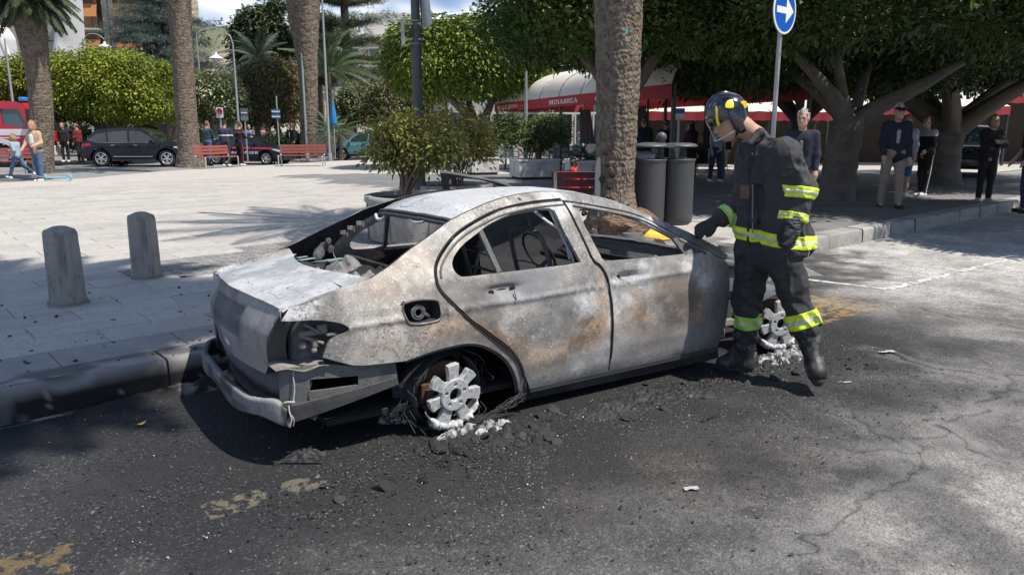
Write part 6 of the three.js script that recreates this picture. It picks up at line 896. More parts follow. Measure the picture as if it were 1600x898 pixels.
function palm(label, pts, rad, o = {}) { // pts: centre line (world), rad: radii
  const base = pts[0], t = thing('palm_tree', label, 'palm tree', base, 0, 'tall palms standing round the plaza'); const rel = pts.map((p) => V3(p[0] - base[0], p[1] - base[1], p[2] - base[2])), c = new THREE.CatmullRomCurve3(rel), H = c.getLength();
  const n = o.n ?? 64, rows = o.rows ?? 160, seed = o.seed ?? 1, rep_ = o.rep ?? .045;
  const g = grid(n, rows, (u, v) => { const p = c.getPointAt(v), a = u * 2 * PI, y = v * H; let r = pl(v, rad.map((_, i) => i / (rad.length - 1)), rad); const k = y / (o.ring ?? .075) + 1.6 * fbm(u * 8, y * 6, 2, seed), f = k - floor(k); r += (o.rough ?? .022) * (fbm3(cos(a) * 5 + seed, y * 8, sin(a) * 5, 3) - .5) * 2 + .0035 * ss(0, .5, f) * ss(1, .6, f) + (o.rough ?? .022) * .6 * (n2(u * 70, y * 34, seed) - .5); if (o.root && y < o.root) { const e = 1 - y / o.root; r += o.flare * pow(e, 1.5) + .07 * e * (fbm3(cos(a) * 7 + 3, y * 9, sin(a) * 7, 4) - .4) * 2; } return [p.x + cos(a) * r, p.y, p.z + sin(a) * r]; }, { uv: (u, v) => [u * 2, v * H * rep_ * 4], flip: true });
  obj('trunk', g, palmM, t);
  const r = rng(seed + 50), top = rel[rel.length - 1], nF = o.fronds ?? 34, L = (o.len ?? 2.6) / 2.6;
  for (let k = 0; k < nF; k++) { const f = new THREE.Mesh((o.wide ? FRW : FR)[k % 3], o.dark ? frondDark : frondM); f.name = 'frond'; f.castShadow = f.receiveShadow = true; const el = lerp(1.1, -.75, pow((k + .5) / nF, .8)); f.position.copy(top); f.rotation.order = 'YXZ'; f.rotation.set((r() - .5) * .3, k * 2.39996 + r() * .3, el); f.scale.setScalar(L * (.85 + .3 * r())); t.add(f); }
  if (o.skirt) obj('dead_leaf_bases', Array.from({ length: 70 }, (_, k) => { const a = k * 2.4, y = -(.05 + .55 * r()) * o.skirt, rr = rad[rad.length - 1]; return rt(box(.07, .34, .03, 0, .15, rr + .03), .35, a, 0).translate(top.x, top.y + y, top.z); }), deadM, t).userData.kind = 'stuff';
  return { t, top };
}
{
  const bR = gnd(957, 368); const hR = [bR[0], bR[1] - .05, bR[2]];
  const P = palm('thick palm trunk with rough root mound directly behind the burnt car roof', [hR, [bR[0] + .02, 2.2, bR[2]], [bR[0] - .03, 4.5, bR[2]], [bR[0] + .05, 8.6, bR[2] + .05]], [.275, .268, .27, .285, .30, .32, .30, .29, .28, .27, .27, .27, .27, .27], { n: 120, rows: 520, seed: 5, root: .75, flare: .20, rough: .020, ring: .045, rep: .06, fronds: 38, len: 3.0 });
  obj('root_patch', vary(new THREE.IcosahedronGeometry(.4, 5), (v) => { v.multiplyScalar(.75 + .6 * fbm3(v.x * 7, v.y * 7, v.z * 7, 4)); v.y *= .7; }).translate(.18, .18, .16), M([.24, .17, .12], .95, { map: palmT, bumpMap: palmB, bumpScale: .03 }), P.t);
  const rr = rng(3); for (const [y, a, s_] of [[1.05, 2.0, .045], [.92, 1.75, .055], [.85, 2.3, .05], [1.2, 2.15, .035], [.75, 1.9, .04], [.98, 1.5, .03], [.62, 2.1, .05], [1.35, 1.8, .025]]) obj('bark_hollow', sph(1, cos(a) * .262, y, sin(a) * .262, 10, s_ * 1.2, s_, s_ * .5), M([.035, .028, .022], .95), P.t);
  obj('bare_patch', panel(spline([[-.05, 0], [.03, .05], [.06, .3], [.03, .55], [-.04, .6], [-.07, .3]], 4, true), (x, y) => { const a = 2.62 + x * 3; return [cos(a) * .29, .55 + y, sin(a) * .29]; }, { edge: .06, thick: .02, flip: true }), M([.42, .40, .36], .9), P.t);
  obj('tag', box(.06, .09, .01, .06, 2.78, .297), M([.10, .42, .42], .5), P.t);
  const q = (x, y, D) => dep(x, y, D), a1 = gnd(62, 270), D1 = -a1[2], a2 = gnd(298, 261), D2 = -a2[2], a3 = gnd(482, 246), D3 = -a3[2];
  palm('palm trunk beside the red fire truck with leaves at the top left corner', [a1, q(64, 180, D1), q(58, 110, D1), q(46, 35, D1), q(36, -14, D1)], [.44, .38, .36, .36, .40, .48, .56], { seed: 8, rows: 190, fronds: 90, len: 1.75, skirt: .9, wide: true, dark: true });
  palm('slender palm trunk in front of the black parked car', [a2, q(292, 200, D2), q(286, 110, D2), q(279, 0, D2), q(272, -110, D2), q(268, -190, D2)], [.46, .41, .39, .40, .43, .48, .46, .42], { seed: 9, rows: 220, fronds: 34, len: 3.2, root: .8, flare: .12 });
  palm('tall palm trunk with knobbly upper part behind the far red bench', [a3, q(482, 150, D3), q(479, 90, D3), q(474, 20, D3), q(470, -60, D3), q(468, -150, D3)], [.46, .46, .46, .56, .80, .92, .86, .70], { seed: 10, rows: 220, fronds: 34, len: 3.4, rough: .045 });
  // a stem seen past the bins
  const a4 = gnd(979, 262); palm('pale palm stem under the awning behind the litter bins', [a4, [a4[0], 2.4, a4[2]], [a4[0] + .1, 7.5, a4[2]]], [.22, .20, .2, .2], { seed: 12, rows: 90, n: 30, fronds: 20, len: 2.2 });
  // unseen leaning palm behind the camera, added to shade the slabs by the bollards
  palm('unseen tall leaning palm on the near side of the road, added for its shade', [[2.4, 0, 5.4], [2.0, 5, 3.4], [2.0, 10, -.2], [1.55, 13.4, -2.75]], [.36, .32, .30, .30, .28], { seed: 14, rows: 120, n: 30, fronds: 190, len: 2.9, wide: true });
}
// shrubs in the planters
function shrub(label, base, stems, blobs, n, seed, o = {}) {
  const t = thing(o.name ?? 'shrub', label, o.cat ?? 'shrub', base, 0, o.group), r = rng(seed), m = M([.22, .15, .11], .9);
  for (let k = 0; k < stems; k++) { const b = blobs[k % blobs.length], a = r() * 6.28, q = .35 + .5 * r(), x = b[0] + cos(a) * b[3] * q, z = b[2] + sin(a) * b[5] * q, y = b[1] + b[4] * (r() - .35); const x0 = (r() - .5) * (o.foot ?? .2), z0 = (r() - .5) * (o.foot ?? .2); obj('stem', tube([[x0, -.03, z0], [lerp(x0, x, .25) + (r() - .5) * .06, y * .35, lerp(z0, z, .25)], [lerp(x0, x, .6) + (r() - .5) * .1, y * .7, lerp(z0, z, .6)], [x, y, z]], (o.sr ?? .014) * (.6 + .7 * r()), 12, 5), m, t); }
  foliage('leaves', shell(blobs, n, seed + 2, { lump: .3, depth: .65, gap: .34, gapf: 2.4, size: 1, color: green([.05, .085, .02], [.16, .17, .045]), ...o }), o.clump ?? smallClump, t, seed + 3).userData.kind = 'stuff';
  return t;
}
{
  const a = dep(632, 300, 10.35), b = dep(716, 300, 12.2), px = 10.35 / 1180;
  shrub('leafy shrub with bare lower stems in the nearer round planter', [a[0], PAV + .56, a[2]], 20, [[-.02, .80, 0, .40, .30, .38], [.30, .72, .1, .40, .30, .36], [-.25, .72, 0, .26, .24, .28], [.56, .70, -.1, .34, .28, .3], [.15, .95, 0, .34, .16, .32]], 190, 501, { foot: .16, gap: .42, color: green([.085, .115, .028], [.30, .285, .07]), group: 'shrubs in the round planters' });
  shrub('shrub with yellowish leaves in the farther planter, right of the dark post', [b[0], PAV + .58, b[2]], 14, [[.1, .78, 0, .46, .32, .4], [.38, .72, 0, .36, .24, .32], [-.25, .80, 0, .34, .30, .32], [.12, 1.02, 0, .2, .22, .2]], 150, 521, { foot: .2, gap: .42, color: green([.09, .115, .03], [.32, .29, .075]), group: 'shrubs in the round planters' });
}
// ---------------------------------------------------------------- cafe terrace, awnings, planters, people
const creamM = M([.66, .61, .52], .75, { transmission: .12, thickness: 0 }), redM = M([.34, .035, .045], .7), redLit = M([.36, .03, .04], .75, { transmission: .35, thickness: 0 }), ironM = M([.03, .032, .034], .6);
function letters(w, h, bg, draw) { const cv = document.createElement('canvas'); cv.width = w; cv.height = h; const c = cv.getContext('2d'); c.fillStyle = bg; c.fillRect(0, 0, w, h); draw(c); const t = new THREE.CanvasTexture(cv); t.colorSpace = THREE.SRGBColorSpace; return t; }
{ // the bar's awning: a barrel roof on dark posts, its valance lettered
  const A = V3(-.72, 0, -32.2), B = V3(3.75, 0, -18.2), d = B.clone().sub(A), L = d.length(); d.normalize(); const turn = atan2(-d.z, d.x);
  const t = thing('bar_awning', 'cream and red barrel awning with a lettered red valance over the bar terrace', 'awning', [A.x, PAV, A.z], turn); // local x along the front, local -z... depth
  const dep_ = (k) => -k; // depth runs to local +z (away to the right)
  const prof = [[.0, 2.2], [0, 2.52], [.06, 2.72], [.22, 3.0], [.5, 3.22], [1.0, 3.42], [2.0, 3.62], [3.0, 3.74], [4.0, 3.8]];
  const sc = new THREE.SplineCurve(prof.slice(1).map((p) => V2(...p)));
  obj('canopy', grid(26, 24, (u, v) => { const p = sc.getPoint(v), sag = .03 * sin(u * 26 * PI / 2) * sin(v * PI); const e = u < .12 ? pow(1 - u / .12, 2) : 0; return [u * L, 2.52 + (p.y - 2.52) * (1 - .35 * e) - sag - (v > .0 ? .0 : 0), dep_(p.x)]; }), creamM, t);
  obj('rib', Array.from({ length: 9 }, (_, k) => new THREE.TubeGeometry(new THREE.CatmullRomCurve3(sc.getPoints(14).map((p) => V3(.02 + k * (L - .04) / 8, p.y - .03, -p.x))), 20, .025, 6)), ironM, t).userData.kind = 'stuff';
  const vt = letters(2048, 96, '#a03038', (c) => { c.fillStyle = '#e9d9cf'; c.font = 'bold 54px serif'; c.fillText('BAR ROMA', 130, 68); c.font = '26px sans-serif'; c.globalAlpha = .5; c.fillText('TAVOLA CALDA', 440, 62); c.globalAlpha = 1; c.font = 'bold 58px serif'; c.fillText('MENABREA', 900, 70); c.font = 'bold 54px serif'; c.fillText('BAR ROMA', 1500, 68); for (const x of [60, 1430]) { c.fillRect(x, 44, 44, 22); c.fillRect(x + 6, 30, 8, 16); c.fillRect(x + 20, 24, 8, 22); c.fillRect(x + 34, 32, 6, 14); } });
  obj('valance', grid(60, 3, (u, v) => [u * L, lerp(2.52, 2.2, v) + .0, +.005 + .012 * sin(u * 90)], { uv: (u, v) => [u, 1 - v] }), M(0xffffff, .75, { map: vt }), t);
  obj('end_valance', grid(12, 3, (u, v) => [-.01, lerp(2.52 + .28 * ss(0, .2, u) + .5 * u, 2.2, v), -u * 4], {}), redM, t);
  obj('inner_valance', grid(30, 2, (u, v) => [u * L, lerp(2.6, 2.2, v), -4.0]), redLit, t);
  for (let k = 0; k < 5; k++) for (const z of [-.08, -3.9]) obj('post', box(.09, 2.5, .09, .06 + k * (L - .12) / 4, 1.25, z, .01), postM, t);
  for (let k = 0; k < 3; k++) obj('curtain', grid(10, 10, (u, v) => { const a = lerp(.1, 1.1, u) * (k === 0 ? 1 : 1), x = .2 + k * L / 3 + a * (1 + .5 * v); return [x, lerp(2.3, .9, v) + .5 * u * (1 - v) * 0, -3.7 - .05 * sin(u * 20)]; }), M([.04, .04, .045], .9), t);
  obj('lamp_globe', sph(.14, L * .62, 2.12, -.6, 14), whiteM, t); obj('gutter', box(L, .07, .12, L / 2, 3.62, -4.05), M([.45, .44, .42], .7), t);
}
function kiosk(label, x0, x1, z, h, o = {}) {
  const t = thing('cafe_awning', label, 'awning', [x0, PAV, z], o.turn ?? 0), L = x1 - x0, dp = o.depth ?? 3;
  obj('canopy', grid(20, 6, (u, v) => [u * L, h + .12 + (o.rise ?? .75) * v - .03 * sin(v * PI) + .02 * sin(u * L * 6), -v * dp]), creamM, t);
  obj('valance', grid(40, 2, (u, v) => [u * L, lerp(h + .12, h - .22, v) + .015 * sin(u * L * 16) * v, .01 + .012 * sin(u * L * 9)]), redM, t);
  if (o.logo) obj('logo', new THREE.TorusGeometry(.17, .028, 6, 24).translate(.35, h + .32, .0 - .28), redM, t), obj('letter', [box(.05, .2, .02, .31, h + .32, -.26), box(.12, .045, .02, .36, h + .38, -.26)], redM, t);
  if (o.text) obj('lettering', new THREE.PlaneGeometry(1.0, .2).translate(L * .45, h - .04, .035), M(0xffffff, .7, { map: letters(256, 52, '#8e2b33', (c) => { c.fillStyle = '#e4cfc6'; c.font = 'italic bold 40px serif'; c.fillText(o.text, 40, 40); }) }), t);
  obj('shade_screen', box(L * .98, h + .3, .12, L / 2, (h + .3) / 2, -dp - .2), M([.05, .042, .035], .9), t);  // added dark panel standing in for the shaded cafe interior
  for (let k = 0; k <= (o.posts ?? 3); k++) obj('post', box(.08, h, .08, .05 + k * (L - .1) / (o.posts ?? 3), h / 2, -.06), ironM, t);
  return t;
}
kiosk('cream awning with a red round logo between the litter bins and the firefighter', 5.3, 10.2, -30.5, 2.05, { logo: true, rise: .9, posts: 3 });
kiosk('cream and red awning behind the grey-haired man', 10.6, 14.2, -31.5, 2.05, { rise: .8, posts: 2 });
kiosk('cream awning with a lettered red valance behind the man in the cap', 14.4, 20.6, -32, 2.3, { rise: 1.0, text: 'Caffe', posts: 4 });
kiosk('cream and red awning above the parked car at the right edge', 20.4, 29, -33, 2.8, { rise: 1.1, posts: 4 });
{ // red cover between the two awnings
  const t = thing('red_canopy', 'plain red canopy edge above the cream awning with the logo', 'awning', [4.6, PAV, -26.5]); obj('cloth', grid(16, 4, (u, v) => [u * 5.4, 2.95 - .35 * v + .05 * sin(u * 9), .3 - v * .4]), redLit, t); obj('top', grid(16, 4, (u, v) => [u * 5.4, 2.95 + .35 * v, .3 - v * 2.6]), redLit, t); for (const x of [.05, 2.7, 5.35]) obj('post', box(.07, 2.7, .07, x, 1.35, 0), ironM, t);
}
// white plant boxes
function plantBox(px, py, w, d, h, turn, label) { const g = gnd(px, py), t = thing('plant_box', label, 'plant box', [g[0], PAV, g[2]], turn, 'white plant boxes round the terrace'); obj('box', [box(w, h - .08, d, 0, h / 2 + .03, 0, .02)], M([.66, .65, .63], .75, { map: rep(concT, .6, .6) }), t); obj('rim', [box(w + .03, .05, .05, 0, h, d / 2), box(w + .03, .05, .05, 0, h, -d / 2), box(.05, .05, d, w / 2, h, 0), box(.05, .05, d, -w / 2, h, 0)], whiteM, t); obj('soil', box(w * .95, .03, d * .95, 0, h - .04, 0), soilM, t); obj('plinth', box(w * .9, .06, d * .9, 0, .03, 0), ironM, t); return g; }
{
  const a = plantBox(753, 272, .95, .95, .55, .3, 'white square plant box right of the shrubs'), b = plantBox(835, 279, 1.3, 1.0, .58, .3, 'white plant box with a diamond mark and clipped bushes in front of the bar'), c = plantBox(918, 283, 1.1, .9, .58, .3, 'white plant box with dark spiky leaves left of the thick palm trunk');
  obj('mark', [new THREE.TorusGeometry(.14, .012, 5, 4)], M([.5, .5, .49], .8)).position.set(0, 0, 0); { const m = scene.children[scene.children.length - 1]; scene.remove(m); taken.set('mark', 0); const bx = scene.children.find((o) => o.userData.label?.includes('diamond')); m.name = 'diamond_mark'; m.position.set(-.15, .32, .508); bx.add(m); }
  shrub('low leafy plants in the white box right of the shrubs', [a[0], PAV + .5, a[2]], 5, [[0, .22, 0, .42, .22, .42]], 140, 541, { clump: smallClump });
  shrub('two clipped round bushes in the white box in front of the bar', [b[0], PAV + .55, b[2]], 10, [[-.75, .92, 0, .62, .42, .5], [.45, .95, 0, .62, .42, .5], [.1, .62, .1, .4, .25, .35]], 700, 551, { lump: .12, depth: .4, gap: .2, color: green([.06, .10, .025], [.16, .20, .06]), foot: .5 });
  const pp = thing('dwarf_palm', 'small spiky palm growing between the clipped bushes', 'palm', [b[0] + .1, PAV + .55, b[2] + .25]); obj('trunk', limb([[0, 0, 0], [.02, .35, 0], [0, .62, 0]], .09, .10, 8, 10, 4), palmM, pp); for (let k = 0; k < 16; k++) { const f = new THREE.Mesh(FR[k % 3], frondM); f.name = 'frond'; f.castShadow = true; f.position.set(0, .62, 0); f.rotation.order = 'YXZ'; f.rotation.set(0, k * 2.4, lerp(1.1, -.2, k / 16)); f.scale.setScalar(.26); pp.add(f); }
  const sp = thing('spiky_plant', 'dark spiky plant in the white box left of the palm trunk', 'plant', [c[0], PAV + .55, c[2]]); for (let k = 0; k < 22; k++) { const f = new THREE.Mesh(FR[k % 3], M([.02, .04, .018], .6)); f.name = 'frond'; f.castShadow = true; f.position.set((k % 3 - 1) * .25, 0, 0); f.rotation.order = 'YXZ'; f.rotation.set(0, k * 2.4, lerp(1.3, .2, k / 22)); f.scale.setScalar(.27); sp.add(f); }
}
// tables and chairs
const chairM = M([.22, .25, .26], .5), tabM = M([.5, .5, .5], .4);
const chair0 = (() => { const t = thing('cafe_chair', 'grey cafe chair with arms at a terrace table', 'chair', [0, 0, 0], 0, 'grey chairs on the bar terrace'); obj('seat', box(.44, .03, .42, 0, .45, 0, .012), chairM, t); obj('backrest', grid(8, 6, (u, v) => [lerp(-.21, .21, u), lerp(.5, .86, v), -.21 - .05 * v + .05 * pow(2 * u - 1, 2)]), chairM, t); for (const s of [-1, 1]) { obj('leg', bar([s * .19, 0, .2], [s * .19, .45, .18], .014), chairM, t); obj('leg', bar([s * .19, 0, -.22], [s * .20, .86, -.24], .014), chairM, t); obj('armrest', tube([[s * .22, .45, .19], [s * .24, .64, .17], [s * .24, .66, -.1], [s * .21, .68, -.22]], .014, 14, 6), chairM, t); } return t; })();
const table0 = (() => { const t = thing('cafe_table', 'round pale cafe table on the bar terrace', 'table', [0, 0, 0], 0, 'pale tables on the bar terrace'); obj('tabletop', cyl(.36, .36, .025, 0, .74, 0, 28), tabM, t); obj('column', cyl(.03, .03, .72, 0, .37, 0, 10), ironM, t); obj('foot', cyl(.22, .24, .03, 0, .015, 0, 20), ironM, t); return t; })();
{
  const spots = [[781, 268, .4], [799, 264, 2.6], [868, 270, 3.6], [884, 271, .5], [856, 262, 1.2], [820, 258, 4.0], [905, 262, 2.2], [1030, 268, .7], [1070, 266, 2.9], [1098, 268, 4.4], [1125, 266, .2], [1052, 258, 5.2]];
  const lab = ['grey cafe chair nearest the white square plant box', 'grey cafe chair just left of the diamond-marked plant box', 'grey cafe chair in front of the seated woman', 'grey cafe chair right of the one in front of the seated woman', 'grey cafe chair beside the pale table behind the diamond-marked box', 'grey cafe chair in shade behind the clipped bushes', 'grey cafe chair under the lamp globe', 'cafe chair in shade right of the litter bins', 'cafe chair in shade below the cream awning with the logo', 'cafe chair in shade left of the firefighter\'s helmet', 'cafe chair in shade just behind the firefighter\'s chest', 'cafe chair farthest back below the cream awning'];
  spots.forEach(([x, y, a], i) => { const g = gnd(x, y); if (!i) { chair0.position.set(...g); chair0.rotation.y = a; chair0.userData.label = lab[0]; } else copyOf(chair0, g, a, lab[i]); });
  [[790, 264, 'pale round table between the two chairs beside the white plant box'], [858, 266, 'pale round table behind the diamond-marked plant box'], [898, 262, 'pale round table in front of the dark spiky plant'], [1050, 266, 'pale round table in the shade right of the litter bins'], [1112, 266, 'pale round table in the shade beside the firefighter']].forEach(([x, y, l], i) => { const g = gnd(x, y); if (!i) { table0.position.set(...g); table0.userData.label = l; } else copyOf(table0, g, 0, l); });
}
// people
const P_ = (px, py) => gnd(px, py);
const nav = cloth([.018, .022, .038]), blk = cloth([.016, .016, .018]), tanC = cloth([.30, .24, .18]), jean = cloth([.075, .13, .24]), whC = cloth([.62, .61, .6]), gryC = cloth([.15, .15, .155]), whShoe = M([.7, .7, .69], .6);
const hairG = M([.42, .41, .40], .8), hairD = M([.025, .018, .014], .75), hairB = M([.16, .10, .055], .75), hairL = M([.34, .23, .12], .75);
person('small child in pale denim shirt and jeans running at the left edge', { cat: 'child', h: 1.32, child: true, pos: P_(31, 281), turn: 175, pose: { thigh: [26, -24], knee: [6, 30], arm: [-24, 26], elbow: [55, 60], lean: 6 }, top: { mat: cloth([.30, .38, .45]), name: 'shirt' }, bottom: { mat: jean }, hair: { mat: hairL, len: .03, full: true }, shoes: whShoe });
person('woman in white top, beige cardigan and jeans beside the left palm', { cat: 'woman', woman: true, h: 1.70, pos: P_(62, 282), turn: -100, pose: { arm: [4, 12], elbow: [70, 30], out: [10, 16], thigh: [4, -4] }, top: { mat: cloth([.52, .36, .24]), name: 'cardigan', shirt: whC, sw: .085, hem: -.02 }, bottom: { mat: jean }, hair: { mat: hairL, len: .10 }, shoes: whShoe });
{ const g = P_(88, 282), t = thing('kick_scooter', 'pale blue kick scooter lying by the woman\'s feet', 'scooter', g, .05), m = M([.18, .55, .72], .4); obj('deck', box(.55, .03, .11, 0, .09, 0, .01), m, t); for (const x of [-.36, .36]) obj('wheel', [new THREE.TorusGeometry(.075, .022, 8, 20).translate(x, .085, 0)], M([.2, .5, .6], .6), t); obj('handlebar', [bar([-.33, .09, 0], [-.45, .16, .3], .015), bar([-.55, .16, .25], [-.36, .17, .36], .014)], steelM, t); }
person('man in dark clothes with white shoes standing under the clipped ficus', { cat: 'man', h: 1.78, pos: P_(103, 252), turn: -80, pose: { arm: [6, 0] }, top: { mat: blk }, bottom: { mat: blk }, hair: { mat: hairD }, shoes: whShoe, cell: .03 });
person('person in a dark red jacket beside the rear of the black parked car', { cat: 'man', h: 1.74, pos: P_(126, 253), turn: 170, top: { mat: cloth([.16, .02, .02]) }, bottom: { mat: blk }, hair: { mat: hairD }, cell: .03 });
person('man in a dark blue-green jacket and jeans seen from behind by the second palm', { cat: 'man', h: 1.80, pos: P_(326, 258), turn: 75, pose: { arm: [20, 20], elbow: [60, 60], thigh: [6, -4] }, top: { mat: cloth([.03, .055, .07]), hem: -.06 }, bottom: { mat: jean }, hair: { mat: hairB }, cell: .024 });
person('officer in dark uniform with white markings on the back behind the bench', { cat: 'officer', h: 1.82, pos: P_(354, 259), turn: 92, pose: { arm: [14, 20], elbow: [40, 55] }, top: { mat: cloth([.03, .04, .075]), stripeB: whC, stripeY: .26, hem: -.03 }, bottom: { mat: cloth([.025, .03, .045]) }, hair: { mat: hairD }, cap: { mat: nav }, shoes: whShoe, cell: .024 });
person('officer in black uniform with a red trouser stripe beside the police car', { cat: 'officer', h: 1.76, pos: P_(376, 258), turn: 60, pose: { arm: [30, 24], elbow: [70, 70], nod: 12 }, top: { mat: blk, stripeB: cloth([.4, .05, .05]), stripeY: .42 }, bottom: { mat: blk, stripe: M([.5, .03, .04], .7) }, hair: { mat: hairD }, shoes: whShoe, cell: .024 });
person('bald man in a grey shirt standing behind the police car', { cat: 'man', h: 1.72, pos: P_(391, 246), turn: -60, top: { mat: cloth([.2, .24, .25]) }, bottom: { mat: gryC }, cell: .032 });
person('person in a pink top far behind the police car', { cat: 'person', h: 1.7, pos: P_(411, 238), turn: 90, top: { mat: cloth([.5, .2, .19]) }, bottom: { mat: gryC }, hair: { mat: hairD }, cell: .035 });
person('elderly man in white shirt and beige trousers left of the far palm trunk', { cat: 'man', h: 1.74, pos: P_(456, 246), turn: -110, top: { mat: nav, shirt: whC }, bottom: { mat: tanC }, hair: { mat: hairG }, cell: .03 });
person('man in a grey-brown coat between the old man and the far palm trunk', { cat: 'man', h: 1.72, pos: P_(463, 246), turn: -150, top: { mat: cloth([.13, .115, .10]) }, bottom: { mat: blk }, hair: { mat: hairG }, cell: .03 });
// child on the dark bench
{ const q = dep(893, 300, 11.7); person('small dark-haired child in a red hooded top sitting on the dark red bench', { cat: 'child', h: 1.12, child: true, pos: [q[0], PAV + .16, q[2] + .05], turn: 60, seat: .44, pose: { seated: true, arm: [30, 30], elbow: [40, 40], nod: 12, lean: 8 }, top: { mat: cloth([.62, .03, .055]), hood: true, name: 'hoodie' }, bottom: { mat: whC }, hair: { mat: hairD, full: true }, cell: .016 }); }
person('seated woman in dark jacket with brown hair at the terrace table', { cat: 'woman', woman: true, h: 1.68, pos: P_(884, 266), turn: 200, pose: { seated: true, arm: [40, 40], elbow: [60, 60], nod: 14 }, top: { mat: cloth([.05, .045, .045]) }, bottom: { mat: blk }, hair: { mat: M([.12, .05, .03], .7), len: .14 }, cell: .024 });
person('seated person in a pale blue shirt deep under the bar awning', { cat: 'person', h: 1.72, pos: P_(907, 256), turn: 160, pose: { seated: true, arm: [30, 30], elbow: [50, 50] }, top: { mat: cloth([.35, .5, .62]) }, bottom: { mat: jean }, hair: { mat: hairB }, cell: .028 });
person('seated person in a white top at the shaded table under the bar awning', { cat: 'person', h: 1.7, pos: P_(862, 258), turn: 30, pose: { seated: true, arm: [30, 30], elbow: [50, 50] }, top: { mat: whC }, bottom: { mat: blk }, hair: { mat: hairD }, cell: .028 });
person('broad man in a navy jumper seen from behind above the litter bins', { cat: 'man', h: 1.80, fat: 1.15, pos: P_(1004, 282), turn: 95, pose: { arm: [8, 8], out: [14, 14] }, top: { mat: nav }, bottom: { mat: blk }, hair: { mat: hairD }, cell: .022 });
person('dark-clad person seen from behind under the cream awning, right of the navy man', { cat: 'person', h: 1.74, pos: P_(1038, 276), turn: 85, top: { mat: blk }, bottom: { mat: blk }, hair: { mat: hairD }, cell: .024 });
person('person with long dark hair in a burgundy top below the small blue sign', { cat: 'woman', woman: true, h: 1.70, pos: P_(1079, 279), turn: 120, pose: { arm: [20, 10], elbow: [50, 40] }, top: { mat: cloth([.09, .03, .045]) }, bottom: { mat: blk }, hair: { mat: hairD, len: .2 }, cell: .022 });
person('person in a white shirt and dark jeans just left of the firefighter', { cat: 'person', h: 1.72, pos: P_(1117, 283), turn: -70, pose: { thigh: [6, -6] }, top: { mat: cloth([.34, .36, .42]), sleeve: .4 }, bottom: { mat: cloth([.03, .045, .09]) }, hair: { mat: hairD }, shoes: whShoe, cell: .022 });
person('woman in black seated in the shade, close to the firefighter\'s helmet', { cat: 'woman', woman: true, h: 1.66, pos: P_(1098, 276), turn: 200, pose: { seated: true, arm: [30, 30], elbow: [60, 60] }, top: { mat: blk }, bottom: { mat: blk }, hair: { mat: hairD, len: .1 }, cell: .024 });
{ const q = dep(1247, 300, 11.3); person('grey-haired man in a navy jacket watching from behind the firefighter', { cat: 'man', h: 1.73, pos: [q[0], PAV, q[2]], turn: -112, pose: { look: 10, nod: 6 }, top: { mat: nav, collar: cloth([.12, .11, .10]), shirt: cloth([.2, .19, .18]) }, bottom: { mat: gryC }, hair: { mat: hairG }, cell: .014 }); }
person('man in flat cap, dark jacket and tan trousers under the trees', { cat: 'man', h: 1.92, pos: P_(1389, 324), turn: -98, pose: { arm: [-4, 8], elbow: [18, 20], thigh: [10, -8], nod: 12 }, top: { mat: nav, shirt: cloth([.36, .38, .4]), hem: -.04 }, bottom: { mat: tanC }, hair: { mat: hairG }, cap: { mat: blk, tall: .62 }, cell: .015 });
person('woman in a long pale grey top and shorts behind the man in the cap', { cat: 'woman', woman: true, h: 1.76, pos: P_(1409, 305), turn: -130, pose: { thigh: [6, -6] }, top: { mat: cloth([.42, .42, .45]), hem: -.2 }, bottom: { mat: jean, len: .3, name: 'shorts' }, hair: { mat: hairB, len: .12 }, shoes: whShoe, cell: .018 });
person('boy in black tracksuit with white shoulders and white side stripes', { cat: 'boy', h: 1.74, pos: P_(1441, 305), turn: -160, pose: { arm: [10, 22], elbow: [50, 30], thigh: [8, -6], nod: 8, splay: 5 }, top: { mat: blk, yoke: cloth([.45, .45, .45]), name: 'track_jacket' }, bottom: { mat: blk, stripe: M([.7, .7, .7], .7) }, hair: { mat: hairD }, shoes: whShoe, cell: .016 });
person('woman in black with folded arms and pale shoes in front of the parked car', { cat: 'woman', woman: true, h: 1.74, pos: P_(1537, 314), turn: -95, pose: { arm: [30, 30], elbow: [75, 75], inn: [55, 55] }, top: { mat: blk }, bottom: { mat: blk }, hair: { mat: hairB, len: .06 }, shoes: M([.5, .45, .4], .7), cell: .016 });
person('man in dark blue cut off by the right edge of the picture', { cat: 'man', h: 1.78, pos: P_(1602, 330), turn: 170, pose: { arm: [4, 4], elbow: [30, 30] }, top: { mat: nav, sleeve: .5 }, bottom: { mat: cloth([.035, .045, .09]) }, hair: { mat: hairD }, shoes: blk, cell: .016 });
